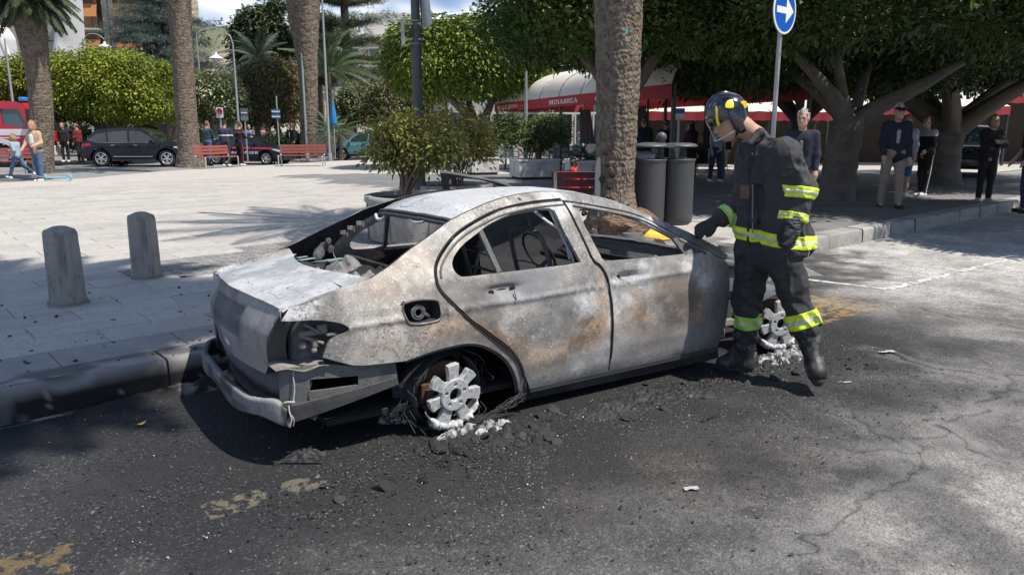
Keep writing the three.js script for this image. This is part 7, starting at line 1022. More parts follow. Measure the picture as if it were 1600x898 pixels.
// small signs on poles
function poleSign(label, px, pyTop, pyBase, D, h, face, name = 'street_sign', turn = 0, h2) { const q = dep(px, pyTop, D), t = thing(name, label, 'sign', [q[0], PAV, q[2]], turn); const H_ = q[1] - PAV + (h2 ?? 0); obj('pole', cyl(.035, .035, H_, 0, H_ / 2, 0, 10), steelM, t); face(t, q[1] - PAV); return t; }
poleSign('small blue and white sign on a pale pole below the cream awning with the logo', 1062, 170, 0, 20, 0, (t, y) => { obj('plate', box(.26, .13, .012, 0, y - .05, .045), M([.03, .16, .5], .5), t); obj('plate', box(.26, .12, .012, 0, y - .18, .045), whiteM, t); });
poleSign('no parking sign on a white plate by the officers', 343, 172, 0, 34, 0, (t, y) => { obj('plate', box(.30, .44, .015, 0, y - .1, .045), whiteM, t); obj('disc', [cyl(.12, .12, .012, 0, 0, 0, 24).rotateX(PI / 2).translate(0, y - .05, .055)], M([.05, .12, .42], .5), t); obj('ring', [new THREE.TorusGeometry(.115, .022, 8, 28).translate(0, y - .05, .062), box(.22, .028, .012, 0, 0, 0).rotateZ(-.78).translate(0, y - .05, .064)], M([.5, .03, .04], .5), t); });
poleSign('pair of blue and white direction signs on a pole behind the police car', 431, 150, 0, 38, 0, (t, y) => { for (let k = 0; k < 2; k++) { const b = obj('plate', box(.42, .19, .02, -.05, y - .72 - k * .24, .05), M([.06, .17, .33], .5), t); obj('stripe', box(.40, .06, .008, -.05, y - .74 - k * .24, .063), whiteM, b); } });
poleSign('square framed sign on a pole left of the paired blue signs', 381, 170, 0, 36, 0, (t, y) => { obj('plate', [box(.34, .30, .02, 0, y - .12, .04)], M([.10, .13, .14], .6), t); obj('plate', box(.34, .22, .02, 0, y - .42, .04), M([.16, .19, .2], .6), t); obj('stripe', box(.26, .05, .01, 0, y - .18, .055), whiteM, t); });
poleSign('blue rectangular sign seen past the shrubs', 709, 176, 0, 30, 0, (t, y) => obj('plate', box(.30, .26, .015, 0, y - .12, .04), M([.10, .30, .60], .5), t));
poleSign('white rectangular sign left of the blue one past the shrubs', 684, 164, 0, 33, 0, (t, y) => obj('plate', box(.36, .26, .015, 0, y - .12, .04), whiteM, t));
{ const q = dep(521, 190, 39), t = thing('closed_parasol', 'closed blue parasol standing by the yucca plants', 'parasol', [q[0], PAV, q[2]]); const y = dep(521, 154, 39)[1] - PAV; obj('pole', cyl(.03, .03, y, 0, y / 2, 0, 8), steelM, t); obj('cloth', lathe([[.02, y], [.07, y - .25], [.15, y - .8], [.19, y - 1.2], [.12, y - 1.3], [.02, y - 1.3]], 12), cloth([.02, .20, .46]), t); }
// ---------------------------------------------------------------- vehicles on the street
const tyreM = M([.018, .018, .019], .85), glassM = M([.018, .024, .028], .06, { clearcoat: 1 }), chromeM = M([.6, .6, .6], .2, { metalness: .9 }), lampR = M([.45, .02, .02], .25), lampW = M([.65, .66, .66], .15);
function vehicle(label, cat, name, o) {
  const t = thing(name, label, cat, o.pos, (o.turn ?? 0) * D2R), { L, W, H } = o, paint = M(o.paint, o.rough ?? .35, { clearcoat: .45, clearcoatRoughness: .05, specularIntensity: .5 }), bl = o.belt;
  const hw = (x, y) => { let w = W / 2 - .04 * ss(.5, .15, y) * 1 - max(0, y - bl) * (o.tumble ?? .32) - (y < bl ? .03 * ss(bl - .15, bl, y) : .03); const f = max(0, x - (L / 2 - .7)), b = max(0, -L / 2 + .6 - x); return w - .20 * f * f - .55 * pow(max(0, f - .35), 2) - .16 * b * b - .5 * pow(max(0, b - .3), 2); };
  const arch = (cx, r) => { const p = []; for (let k = 0; k <= 14; k++) { const a = PI - k / 14 * PI; p.push([cx + cos(a) * r, max(o.sill, o.wr + sin(a) * r - .0)]); } return p; };
  const top = spline(o.top, 5); // from tail to nose
  const bottom = [[L / 2 - .04, o.sill + .06], ...arch(o.wf, o.wr + .07).reverse(), ...arch(o.wb, o.wr + .07).reverse(), [-L / 2 + .04, o.sill + .1]];
  for (const s of [-1, 1]) { obj('body_side', panel([...top, ...bottom], (x, y) => [x, y, s * (hw(x, y) + .010 * exp(-pow((y - bl + .12) / .03, 2)))], { edge: .13, flip: s < 0, thick: .02, holes: o.win }), paint, t);
    for (const w of o.win) obj('window', panel(w.map(([x, y]) => [x + .0, y]), (x, y) => [x, y, s * (hw(x, y) - .012)], { edge: .2, flip: s < 0 }), glassM, t);
    if (o.trim) obj('window_trim', new THREE.TubeGeometry(new THREE.CatmullRomCurve3(o.trim.map(([x, y]) => V3(x, y, s * (hw(x, y) + .008)))), 40, .012, 5), chromeM, t);
    for (const x of o.handles ?? []) obj('handle', box(.18, .03, .03, x, bl - .09, s * (hw(x, bl - .09) + .015), .01), o.chrome ? chromeM : paint, t);
    for (const x of o.seams ?? []) obj('door_seam', flatBar([x, o.sill + .12, s * (hw(x, .4) + .002)], [x + .02, bl - .02, s * (hw(x, bl - .02) + .004)], .008, .008, [0, 0, 1]), tyreM, t);
    obj('sill', panel([[o.wb + o.wr + .1, o.sill], [o.wf - o.wr - .1, o.sill], [o.wf - o.wr - .1, o.sill + .10], [o.wb + o.wr + .1, o.sill + .10]], (x, y) => [x, y, s * (hw(x, y) + .008)], { edge: .3, flip: s < 0, thick: .02 }), o.sillM ?? tyreM, t);
    obj('mirror', [new RoundedBoxGeometry(.12, .14, .2, 2, .04).translate(o.mirror ?? .8, bl + .07, s * (hw(.8, bl) + .12))], paint, t); }
  // skins across the top, cut where glass begins and ends
  const seg = (a, b, name, mat, inset_ = 0) => { const p = top.filter((q) => q.i >= a && q.i <= b); }; const n = top.length;
  const strip = (i0, i1, name, mat, off = 0) => obj(name, grid(i1 - i0, 14, (u, v) => { const q = top[i0 + Math.round(u * (i1 - i0))], w = hw(...q) + .0, z = (v * 2 - 1); const c = .035 * (1 - z * z); return [q[0], q[1] + c * (1 - off) * .8 - off * .01, z * w * (1 - off * .06)]; }, { flip: false }), mat, t);
  const at = (x) => { let k = 0, best = 9; o.top.forEach((p, i) => { if (abs(p[0] - x) < best) { best = abs(p[0] - x); k = i; } }); return k * 5; };
  const c = o.cuts.map((k) => k * 5); // tail | rear glass | roof | windscreen | bonnet
  strip(0, c[0], 'tailgate', paint); strip(c[0], c[1], 'rear_window', glassM, 0); strip(c[1], c[2], 'roof', paint); strip(c[2], c[3], 'windscreen', glassM, 0); strip(c[3], n - 1, 'bonnet', paint);
  obj('underbody', box(L * .92, .12, W * .8, 0, o.sill + .06, 0), tyreM, t);
  for (const s of [-1, 1]) obj('cabin_floor', box(L * .9, .02, .02, 0, o.sill + .14, s * .1), tyreM, t);
  obj('interior', box(L * .45, .5, W * .62, -.1, bl - .2, 0), tyreM, t);
  for (const x of [o.wf, o.wb]) for (const s of [-1, 1]) { const w = new THREE.Group(); w.name = 'wheel'; w.position.set(x, o.wr, s * (W / 2 - .14)); t.add(w); const r = o.wr; obj('tyre', lathe([[r * .66, -.11], [r * .93, -.115], [r, -.08], [r, .08], [r * .93, .115], [r * .66, .11]], 32).rotateX(PI / 2), tyreM, w); const sp = []; for (let k = 0; k < 10; k++) { const a = k * PI / 5 + (k % 2 ? .12 : -.12); sp.push(box(r * .5, r * .09, .03, r * .38, 0, s * .095).rotateZ(a)); } obj('rim', [...sp, new THREE.TorusGeometry(r * .65, r * .05, 6, 32).translate(0, 0, s * .10), cyl(r * .16, r * .16, .05, 0, 0, 0, 14).rotateX(PI / 2).translate(0, 0, s * .09)], M([.6, .6, .61], .3, { metalness: .5 }), w); obj('brake_disc', cyl(r * .5, r * .5, .02, 0, 0, 0, 20).rotateX(PI / 2), M([.06, .06, .06], .6), w); obj('wheel_well', lathe([[r + .06, -.13], [r + .06, .06]], 24).rotateX(PI / 2).translate(0, .0, -s * .06), tyreM, w); }
  for (const s of [-1, 1]) { obj('tail_lamp', panel(o.tail, (x, y) => [x, y, s * (hw(x, y) + .006)], { edge: .1, flip: s < 0, thick: .01 }), lampR, t); obj('headlamp', panel(o.head, (x, y) => [x, y, s * (hw(x, y) + .006)], { edge: .1, flip: s < 0, thick: .01 }), lampW, t); }
  const rear = o.top[0], nose = o.top[o.top.length - 1]; obj('rear_bumper', [box(.14, .26, W * .8, -L / 2 + .10, o.sill + .22, 0, .05)], o.sillM ?? paint, t); obj('front_bumper', [box(.16, .34, W * .8, L / 2 - .12, o.sill + .22, 0, .06)], paint, t); obj('grille', box(.04, .2, W * .45, L / 2 - .02, bl - .32, 0, .015), tyreM, t); obj('rear_face', grid(6, 6, (u, v) => { const y = lerp(o.sill + .2, rear[1], v), w = hw(-L / 2 + .05, y) * (u * 2 - 1); return [-L / 2 + .02 + .04 * v, y, w]; }), paint, t); obj('front_face', grid(6, 6, (u, v) => { const y = lerp(o.sill + .2, nose[1], v), w = hw(L / 2 - .05, y) * (u * 2 - 1); return [L / 2 - .02 - .02 * v, y, w]; }), paint, t);
  if (o.extra) o.extra(t, hw); if (o.scale) t.scale.setScalar(o.scale); return t;
}
const SUV = { L: 4.63, W: 1.88, H: 1.65, belt: 1.02, sill: .26, wr: .37, wf: 1.40, wb: -1.42, tumble: .34, top: [[-2.28, .72], [-2.22, 1.0], [-2.05, 1.12], [-1.78, 1.42], [-1.62, 1.56], [-1.0, 1.64], [-.2, 1.66], [.3, 1.61], [.62, 1.46], [.98, 1.2], [1.2, 1.09], [1.7, 1.02], [2.1, .92], [2.27, .74]], cuts: [2, 4, 7, 10], win: [[[-1.55, 1.08], [-1.9, 1.2], [-1.62, 1.40], [-1.2, 1.50], [-1.12, 1.06]], [[-1.05, 1.06], [-1.13, 1.5], [-.3, 1.56], [-.22, 1.06]], [[-.14, 1.06], [-.2, 1.56], [.25, 1.53], [.62, 1.36], [.92, 1.12], [.9, 1.06]]], trim: [[-1.95, 1.20], [-1.55, 1.06], [-.2, 1.04], [.95, 1.04]], tail: [[-2.2, .98], [-1.85, 1.02], [-1.80, .92], [-2.2, .82]], head: [[2.2, .82], [1.8, .92], [1.72, .84], [2.2, .70]], handles: [-.85, .12], seams: [-1.0, -.1, .88], mirror: .82 };
{
  const g = (px, py, h = 0) => gnd(px, py, h);
  let q = g(216, 260, 0); vehicle('black estate car with silver wheels driving past the palm trunk', 'car', 'estate_car', { ...SUV, scale: 1.07, pos: [q[0] - .1, -.02, q[2] - .8], turn: 1, paint: [.010, .010, .017], chrome: true, sillM: M([.06, .06, .065], .5), extra: (t) => obj('side_moulding', [-1, 1].map((s) => box(1.7, .03, .02, -.02, .45, s * .945)), chromeM, t).userData.kind = 'stuff' });
  const CITY = { ...SUV, L: 4.25, W: 1.8, wf: 1.32, wb: -1.28, wr: .34, top: SUV.top.map(([x, y]) => [x * .92, y * .965]), belt: .98, win: SUV.win.map((w) => w.map(([x, y]) => [x * .92, y * .965])), trim: null, tail: SUV.tail.map(([x, y]) => [x * .92, y * .96]), head: SUV.head.map(([x, y]) => [x * .92, y * .96]) };
  q = g(572, 250, 0); vehicle('teal blue crossover car coming from behind the planter shrubs', 'car', 'crossover_car', { ...CITY, pos: [q[0] - .1, -.02, q[2] - .8], turn: 184, paint: [.075, .20, .235] });
  q = g(268, 243, 0); vehicle('pale silver hatchback seen from behind above the black car\'s bonnet', 'car', 'parked_car', { ...CITY, pos: [q[0] - .3, -.02, q[2]], turn: 35, paint: [.42, .43, .45] });
  q = g(220, 240, 0); vehicle('grey car roof showing above the roof of the black car', 'car', 'parked_car', { ...CITY, pos: [q[0], .05, q[2] - 3], turn: 5, paint: [.20, .20, .21] });
  const SED = { L: 4.5, W: 1.82, H: 1.45, belt: .92, sill: .2, wr: .33, wf: 1.36, wb: -1.36, top: [[-2.2, .68], [-2.16, .92], [-1.75, 1.0], [-1.2, 1.30], [-.85, 1.40], [-.3, 1.45], [.2, 1.40], [.6, 1.22], [1.0, .98], [1.6, .92], [2.05, .80], [2.2, .64]], cuts: [2, 4, 6, 8], win: [[[-1.45, .98], [-1.1, 1.26], [-.72, 1.33], [-.66, .97]], [[-.58, .97], [-.62, 1.34], [-.3, 1.37], [.15, 1.33], [.8, .98]]], tail: [[-2.15, .86], [-1.85, .9], [-1.85, .8], [-2.15, .74]], head: [[2.12, .72], [1.75, .82], [1.7, .74], [2.12, .62]], handles: [-.5], seams: [-.62, .72], mirror: .72 };
  q = g(404, 256, 0); vehicle('dark blue police car with red stripe and white letters beside the officers', 'police car', 'police_car', { ...SED, pos: [q[0] - .5, -.02, q[2] - .3], turn: -12, paint: [.008, .011, .03], extra: (t, hw) => {
    for (const s of [-1, 1]) obj('red_stripe', panel([[-1.9, .80], [1.7, .76], [1.7, .84], [-1.9, .89]], (x, y) => [x, y, s * (hw(x, y) + .014)], { edge: .3, flip: s < 0 }), M([.52, .03, .04], .4), t);
    const lt = letters(512, 96, '#05060c', (c) => { c.fillStyle = '#eeeeee'; c.font = 'bold 84px sans-serif'; c.fillText('CARABINIERI', 4, 78); }); obj('lettering', grid(20, 2, (u, v) => { const x = lerp(-.9, 1.0, u), y = lerp(.70, .50, v); return [x, y, hw(x, y) + .014]; }, { uv: (u, v) => [u, 1 - v] }), M(0xffffff, .5, { map: lt }), t); obj('light_bar', box(.22, .10, 1.0, -.3, 1.52, 0, .03), M([.03, .10, .6], .2), t); } });
  q = g(1508, 276, PAV); vehicle('dark parked car with bright windscreen reflections behind the woman in black', 'car', 'parked_car', { ...CITY, pos: [q[0] + .6, PAV, q[2] - 1.2], turn: -118, paint: [.018, .019, .02] });
  q = g(156, 236, 0); // white van under the clipped ficus
  vehicle('white van glimpsed under the clipped ficus', 'van', 'white_van', { ...SUV, L: 5.0, W: 1.95, pos: [q[0], -.02, q[2] - 1], turn: -150, paint: [.66, .67, .68], top: [[-2.45, .9], [-2.45, 1.7], [-2.4, 2.0], [-2.2, 2.15], [-1.8, 2.2], [-1.0, 2.22], [.3, 2.2], [.9, 2.1], [1.2, 1.8], [1.6, 1.25], [1.8, 1.12], [2.2, 1.0], [2.4, .85], [2.45, .7]], cuts: [1, 2, 7, 10], win: [[[.1, 1.2], [.1, 1.8], [.85, 1.8], [1.25, 1.25]]], belt: 1.15, trim: null, wf: 1.6, wb: -1.5, handles: [], seams: [0] });
  // fire engine
  const fq = g(44, 262, 0), t = thing('fire_engine', 'red fire engine cab with white stripes behind the left palm', 'fire engine', [fq[0] - .75, -.02, fq[2] - 2.0], .03), red = M([.42, .018, .03], .3, { clearcoat: .8 }), sil = M([.62, .62, .64], .45);
  const zf = 1.22, cabT = letters(512, 384, '#b5152a', (c) => { c.fillStyle = '#d9d5d6'; c.fillRect(0, 196, 512, 44); c.fillRect(0, 252, 380, 8); c.save(); c.translate(196, 40); c.rotate(PI / 2); c.font = 'bold 22px sans-serif'; c.fillText('VIGILI DEL FUOCO', 0, 0); c.restore(); c.font = 'bold 60px sans-serif'; c.fillText('115', 40, 318); });
  const cabO = [[-2.2, .55], [-1.75, .55], ...Array.from({ length: 11 }, (_, k) => { const a = PI - k / 10 * PI; return [-.95 + cos(a) * .68, .55 + sin(a) * .62]; }), [.1, .55], [.72, .6], [.78, 1.1], [.66, 1.75], [.42, 2.55], [.2, 2.86], [-.1, 2.95], [-2.2, 3.0]];
  for (const s of [-1, 1]) { obj('cab_side', panel(cabO, (x, y) => [x, y, s * (zf - .10 * max(0, y - 1.6) * .5 - .5 * pow(max(0, x - .35), 2))], { edge: .25, flip: s < 0, thick: .04, uv: (x, y) => [(x + 2.25) / 3.05, (y - .5) / 2.5], holes: [[[-.72, 1.95], [-.78, 2.62], [.05, 2.6], [.38, 1.9], [.1, 1.78]]] }), M(0xffffff, .35, { map: cabT, clearcoat: .6 }), t); obj('window', panel([[-.74, 1.9], [-.8, 2.66], [.08, 2.64], [.42, 1.86], [.1, 1.74]], (x, y) => [x, y, s * (zf - .06 - .05 * max(0, y - 1.6))], { edge: .3 }), M([.05, .09, .09], .06, { clearcoat: 1 }), t); obj('wheel_arch', panel([...Array.from({ length: 15 }, (_, k) => { const a = PI - k / 14 * PI; return [-.95 + cos(a) * .86, .50 + sin(a) * .80]; }), ...Array.from({ length: 15 }, (_, k) => { const a = k / 14 * PI; return [-.95 + cos(a) * .66, .50 + sin(a) * .60]; })], (x, y) => [x, y, s * (zf + .03)], { edge: .2, flip: s < 0, thick: .06 }), sil, t); const w = new THREE.Group(); w.name = 'wheel'; w.position.set(-.95, .5, s * 1.0); t.add(w); obj('tyre', lathe([[.3, -.15], [.47, -.15], [.5, -.1], [.5, .1], [.47, .15], [.3, .15]], 28).rotateX(PI / 2), tyreM, w); obj('rim', cyl(.3, .3, .1, 0, 0, 0, 22).rotateX(PI / 2), sil, w);
    obj('mirror', box(.10, .55, .26, .62, 2.35, s * (zf + .22), .03), tyreM, t); obj('step', box(.5, .06, .2, -.1, .5, s * (zf - .05)), sil, t); }
  obj('front', grid(12, 14, (u, v) => { const y = lerp(.6, 2.9, v), x = pl(y, [.6, 1.1, 1.75, 2.55, 2.9], [.72, .78, .66, .42, .18]); const z = (u * 2 - 1) * (zf - .12); return [x + .03 * (1 - pow(2 * u - 1, 2)), y, z]; }), red, t); obj('windscreen', grid(10, 8, (u, v) => { const y = lerp(1.72, 2.6, v), x = pl(y, [1.72, 2.6], [.70, .42]); return [x + .03, y, (u * 2 - 1) * (zf - .2)]; }), glassM, t); obj('bumper', box(.35, .5, 2.4, .72, .72, 0, .08), sil, t); obj('roof', grid(8, 6, (u, v) => [lerp(-2.2, .2, u), 2.97 - .08 * u * u, (v * 2 - 1) * (zf - .1)]), red, t); obj('beacon', [box(.3, .2, 1.4, -.05, 3.06, 0, .06)], M([.03, .25, .6], .2), t); obj('equipment_body', [box(4.2, 2.6, 2.4, -4.4, 1.85, 0, .06)], red, t); obj('chassis', box(6.4, .3, 1.4, -3.2, .55, 0), tyreM, t); for (const s of [-1, 1]) { obj('body_stripe', box(4.15, .32, .02, -4.4, 1.75, s * 1.215), sil, t); obj('roller_shutter', box(1.2, 1.3, .02, -4.0, 1.2, s * 1.21), sil, t); }
}
// ---------------------------------------------------------------- buildings, far trees, lamps, hills
const wallT = tex(256, 256, (u, v) => { const a = .86 + .22 * fbm(u * 5, v * 5, 4, 401) + .06 * (n2(u * 120, v * 120, 402) - .5), s_ = ss(.55, .75, fbm(u * 14, v * 2, 3, 403)); return [a, a, a].map((q) => q * (1 - .10 * s_)); });
const wall = (c) => M(c, .9, { map: rep(wallT, .2, .2) });
const paneM = M([.05, .07, .085], .1, { clearcoat: .6 }), bluePane = M([.20, .28, .36], .15, { clearcoat: .5 }), shutM = M([.15, .075, .045], .8), railM = M([.12, .12, .12], .6), ledgeM = M([.60, .57, .52], .85);
function win(p, w, h, x, y, z, o = {}) { const f = obj('window', [box(w + .16, .08, .1, x, y + h / 2 + .04, z + .02), box(w + .16, .08, .16, x, y - h / 2 - .04, z + .04), box(.08, h, .1, x - w / 2 - .04, y, z + .02), box(.08, h, .1, x + w / 2 + .04, y, z + .02)], o.frame ?? ledgeM, p); obj('pane', [box(w, h, .04, x, y, z - .03)], o.pane ?? paneM, f); if (o.shut) for (const s of [-1, 1]) obj('shutter', box(w * .48, h, .04, x + s * (w * .76), y, z + .04), o.shut, f); return f; }
{
  // white curved modern building
  const D = 56, q = (x, y, d = D) => dep(x, y, d), t = thing('modern_building', 'modern building of white curved sheets with a green glass slit at the left', 'building', [q(80, 203)[0], 0, -D]); const o = t.position, rel = (x, y, d = D) => { const p = q(x, y, d); return [p[0] - o.x, p[1], p[2] - o.z]; };
  const plateM = M([.60, .60, .60], .45, { metalness: .15 });
  const sail = (pxL, pxR, bulge, zoff, yTop, name, mat) => obj(name, grid(20, 24, (u, v) => { const py = lerp(200, yTop, v), xl = pxL(py), xr = pxR(py), p = rel(lerp(xl, xr, u), py); const dim = .35 * (exp(-pow((u - .3) / .16, 2) - pow((py - 28) / 14, 2)) + exp(-pow((u - .55) / .16, 2) - pow((py - 66) / 14, 2)) + exp(-pow((u - .4) / .16, 2) - pow((py + 20) / 14, 2))); return [p[0], p[1], p[2] + zoff + bulge * sin(u * PI) - dim]; }), mat, t);
  sail((y) => pl(y, [-120, 30, 80, 120, 200], [100, 90, 82, 86, 88]), (y) => pl(y, [-120, 0, 100, 200], [118, 128, 135, 139]), 1.4, 0, -120, 'white_sheet', plateM);
  sail((y) => pl(y, [40, 200], [-60, -60]), (y) => pl(y, [40, 60, 100, 200], [18, 34, 42, 50]), 1.2, .8, 42, 'white_sheet', plateM);
  sail((y) => 55, (y) => pl(y, [-120, 60, 120, 200], [80, 82, 88, 90]), -.6, -1.6, -60, 'green_glass', M([.05, .26, .20], .12, { clearcoat: 1 }));
  for (let k = 0; k < 5; k++) { const p = rel(70, 60 + k * 24); obj('glazing_bar', box(2.6, .06, .08, p[0], p[1], -1.35), railM, t); }
  obj('core', box(5, 26, 1.6, rel(95, 0)[0] - 3.4, 13, -2.2), wall([.42, .38, .32]), t); obj('lower_wing', box(9, 4.2, 6, rel(5, 0)[0] - 2, 2.1, -.5), wall([.38, .34, .27]), t);
  obj('strut', [bar(rel(0, 60, D - 3), rel(28, 125, D - 3), .22), bar(rel(0, 100, D - 3), rel(36, 84, D - 3), .07), bar(rel(-10, 88, D - 3), rel(38, 90, D - 3), .05)], M([.62, .58, .52], .7), t); for (let k = 0; k < 3; k++) obj('ledge', box(5, .12, .4, rel(14, 0)[0], rel(0, 116 + k * 5)[1], 2.9), whiteM, t);
}
{
  // apartment block with orange blinds
  const D = 72, x0 = dep(128, 200, D)[0], x1 = dep(309, 200, D)[0], t = thing('apartment_block', 'cream apartment block with orange blinds and brown balcony parapets', 'building', [x0, 0, -D]), W = x1 - x0, cream = wall([.50, .41, .29]), oran = M([.52, .23, .075], .8), brn = M([.15, .06, .035], .75);
  const brnT = M(0xffffff, .75, { map: tex(128, 64, (u, v) => { const a = .6 + .8 * hash3(floor(u * 26), 0, 7), e = ss(0, .12, u * 26 % 1); return [.16 * a * e, .065 * a * e, .035 * a * e]; }) });
  obj('wall', [box(W, 30, 1.6, W / 2, 15, -1.5)], cream, t); const fl = 3.08, base = 1.66 + (203 - 56) / 1180 * D - fl * 3; 
  for (let k = -1; k < 8; k++) { const y = base + k * fl; for (const [a, b] of [[.05, 2.62], [4.0, 6.4], [8.6, 10.6]]) { const w = b - a, c = (a + b) / 2; if (b > W) continue; const bal = obj('balcony', [box(w, .16, 1.2, c, y, -.2)], ledgeM, t); obj('parapet', box(w - .05, .95, .08, c, y + .58, .36), brnT, bal); obj('blind', grid(4, 4, (u, v) => [lerp(a + .05, b - .05, u), y + 1.07 + 1.15 * v, .30 - .25 * v]), oran, bal); obj('valance', box(w - .1, .32, .05, c, y + 2.42, .1), brn, bal); obj('recess', box(w - .1, 2.7, .05, c, y + 1.45, -.66), M([.08, .06, .05], .9), bal); } obj('string_course', box(W, .10, .1, W / 2, y - .12, -.66), ledgeM, t); }
  for (const x of [3.0, 3.6, 7.2, 7.9]) obj('pilaster', box(.5, 30, .4, x, 15, -.6), wall([.58, .52, .42]), t);
}
{
  // pale building behind the araucaria
  const D = 84, x0 = dep(478, 200, D)[0], x1 = dep(668, 200, D)[0], t = thing('pale_building', 'pale cream building with balconies behind the layered araucaria tree', 'building', [x0, 0, -D]), W = x1 - x0, c = wall([.55, .49, .40]);
  const h = 1.66 + (203 - 68) / 1180 * D; obj('wall', box(W, h, 8, W / 2, h / 2, -4), c, t); obj('cornice', box(W + .4, .4, 8.4, W / 2, h + .1, -4), ledgeM, t); obj('roof', [box(5, 1.4, 6, 2.2, h + .9, -4)], wall([.48, .42, .35]), t); obj('upper_storey', box(W * .45, 2.6, 6, W * .72, h + 1.4, -4.6), wall([.62, .60, .56]), t);
  for (let f = 0; f < 4; f++) for (let k = 0; k < 6; k++) { const x = 1.2 + k * (W - 2.4) / 5, y = h - 1.9 - f * 2.7; win(t, 1.0, 1.6, x, y, .05, { pane: (k + f) % 3 ? paneM : bluePane, shut: (k * 3 + f) % 4 === 0 ? shutM : null }); }
  for (let f = 0; f < 4; f++) { const y = h - 2.95 - f * 2.7; const b = obj('balcony', box(W * .8, .14, .9, W / 2, y, .45), ledgeM, t); obj('railing', [box(W * .8, .05, .05, W / 2, y + .9, .86), ...Array.from({ length: 36 }, (_, k) => box(.03, .9, .03, W * .1 + k * W * .8 / 35, y + .45, .86))], railM, b).userData.kind = 'stuff'; }
  const wl = thing('garden_wall', 'low pale wall behind the far red bench and yuccas', 'wall', [dep(500, 220, 50)[0], 0, -50]); obj('wall', box(16, 1.4, .4, 6, .7, 0), wall([.56, .48, .38]), wl); obj('coping', box(16.2, .12, .55, 6, 1.45, 0), ledgeM, wl);
  const st_ = thing('stepped_terrace', 'pale stepped terrace walls on the slope below the araucaria', 'terrace', [dep(520, 200, 66)[0], 0, -66]); for (let k = 0; k < 4; k++) { obj('terrace_wall', box(13 - k, 1.5, 2.4, 4, .75 + k * 1.35, -k * 2.4), wall([.60, .54, .45]), st_); obj('railing', [box(13 - k, .05, .05, 4, 2.3 + k * 1.35, 1.1 - k * 2.4), ...Array.from({ length: 22 }, (_, i) => box(.04, .8, .04, -2.2 + k * .5 + i * .57, 1.9 + k * 1.35, 1.1 - k * 2.4))], railM, st_).userData.kind = 'stuff'; }
}
{
  // houses behind the bar and along the right
  const house = (label, px0, px1, D, h, col, n, rows, o = {}) => { const x0 = dep(px0, 200, D)[0], x1 = dep(px1, 200, D)[0], t = thing('house', label, 'building', [x0, 0, -D]), W = x1 - x0; obj('wall', box(W, h, 6, W / 2, h / 2, -3), wall(col), t); obj('cornice', box(W + .3, .25, 6.3, W / 2, h + .05, -3), ledgeM, t); if (o.roof) obj('roof', rt(box(W + .6, .2, 6.6, 0, 0, 0), .16).translate(W / 2, h + .5, -3), M([.30, .15, .10], .9), t); for (let k = 0; k < n; k++) for (let f = 0; f < rows; f++) win(t, o.w ?? 1.0, o.h ?? 1.7, (k + .5) * W / n, 1.7 + f * 3, .05, { pane: o.pane ?? paneM, shut: o.shut }); return t; };
  house('low yellowish house past the shrubs', 655, 722, 66, 4.6, [.58, .48, .33], 3, 1, { roof: true });
  house('pale grey house with dark openings behind the bar awning', 700, 860, 52, 5.2, [.46, .45, .44], 7, 1, { w: .8, h: 2.0 });
  house('pale house seen between the bar\'s curtains and posts', 840, 1010, 50, 6.2, [.58, .51, .42], 6, 2, { w: .9, h: 1.9 });
  house('white house behind the cream awning with the logo', 1000, 1200, 46, 6.0, [.62, .60, .57], 7, 2, { w: .9, h: 2.0 });
  house('yellow house with dark doors behind the ficus trunks', 1190, 1480, 44, 6.5, [.52, .42, .22], 9, 2, { w: 1.0, h: 2.2, shut: M([.05, .07, .05], .8) });
  house('ochre house at the right edge behind the parked car', 1470, 1760, 42, 6.5, [.48, .37, .19], 8, 2, { w: 1.0, h: 2.2 });
  house('white low house left of the police car', 250, 420, 76, 5.0, [.62, .57, .49], 7, 1, { w: 1.0 });
}
// street lamps on the left
function lamp(label, px, pyTop, D, kind) { const q = dep(px, pyTop, D), H_ = q[1], t = thing('street_lamp', label, 'street lamp', [q[0], 0, q[2]]); obj('post', [lathe([[.12, 0], [.11, .5], [.065, .6], [.055, H_ * .6], [.035, H_]], 12)], M([.26, .30, .30], .6), t);
  const bell = (x, y) => obj('lamp_shade', lathe([[.05, y + .30], [.07, y + .18], [.14, y + .13], [.34, y + .02], [.36, y - .02], [.30, y - .02], [.05, y + .08]], 22).translate(x, 0, 0), M([.66, .66, .64], .5), t), dome = (x, y) => obj('lamp_glass', new THREE.SphereGeometry(.24, 16, 8, 0, 2 * PI, PI / 2, PI / 2).scale(1, .5, 1).translate(x, y - .02, 0), M([.6, .62, .6], .2), t);
  if (kind === 'bell') { obj('arm', tube([[0, H_ - .1, 0], [-.15, H_ + .35, 0], [-.6, H_ + .35, 0], [-.85, H_ - .1, 0], [-.85, H_ - .35, 0]], .03, 24, 6), M([.26, .30, .30], .6), t); bell(-.85, H_ - .75); dome(-.85, H_ - .75); }
  if (kind === 'hang') { obj('arm', tube([[0, H_ - .2, 0], [.3, H_ + .2, 0], [.9, H_ + .2, 0], [1.2, H_ - .05, 0]], .03, 20, 6), M([.26, .30, .30], .6), t); bell(1.2, H_ - .45); dome(1.2, H_ - .45); }
  if (kind === 'cobra') { obj('arm', tube([[0, H_ - .1, 0], [.3, H_ + .15, 0], [1.3, H_ + .35, 0]], .035, 18, 6), M([.40, .42, .42], .5), t); obj('lamp_head', new RoundedBoxGeometry(.7, .12, .22, 3, .05).rotateZ(.12).translate(1.6, H_ + .40, 0), M([.62, .63, .63], .4), t); }
  return t; }
lamp('street lamp with a bell shade on a curved arm left of the oleanders', 363, 66, 38, 'bell');
lamp('street lamp with a white hanging shade in front of the orange blinds', 128, 60, 44, 'hang');
lamp('tall street light with a flat head above the conifer', 306, 52, 46, 'cobra');
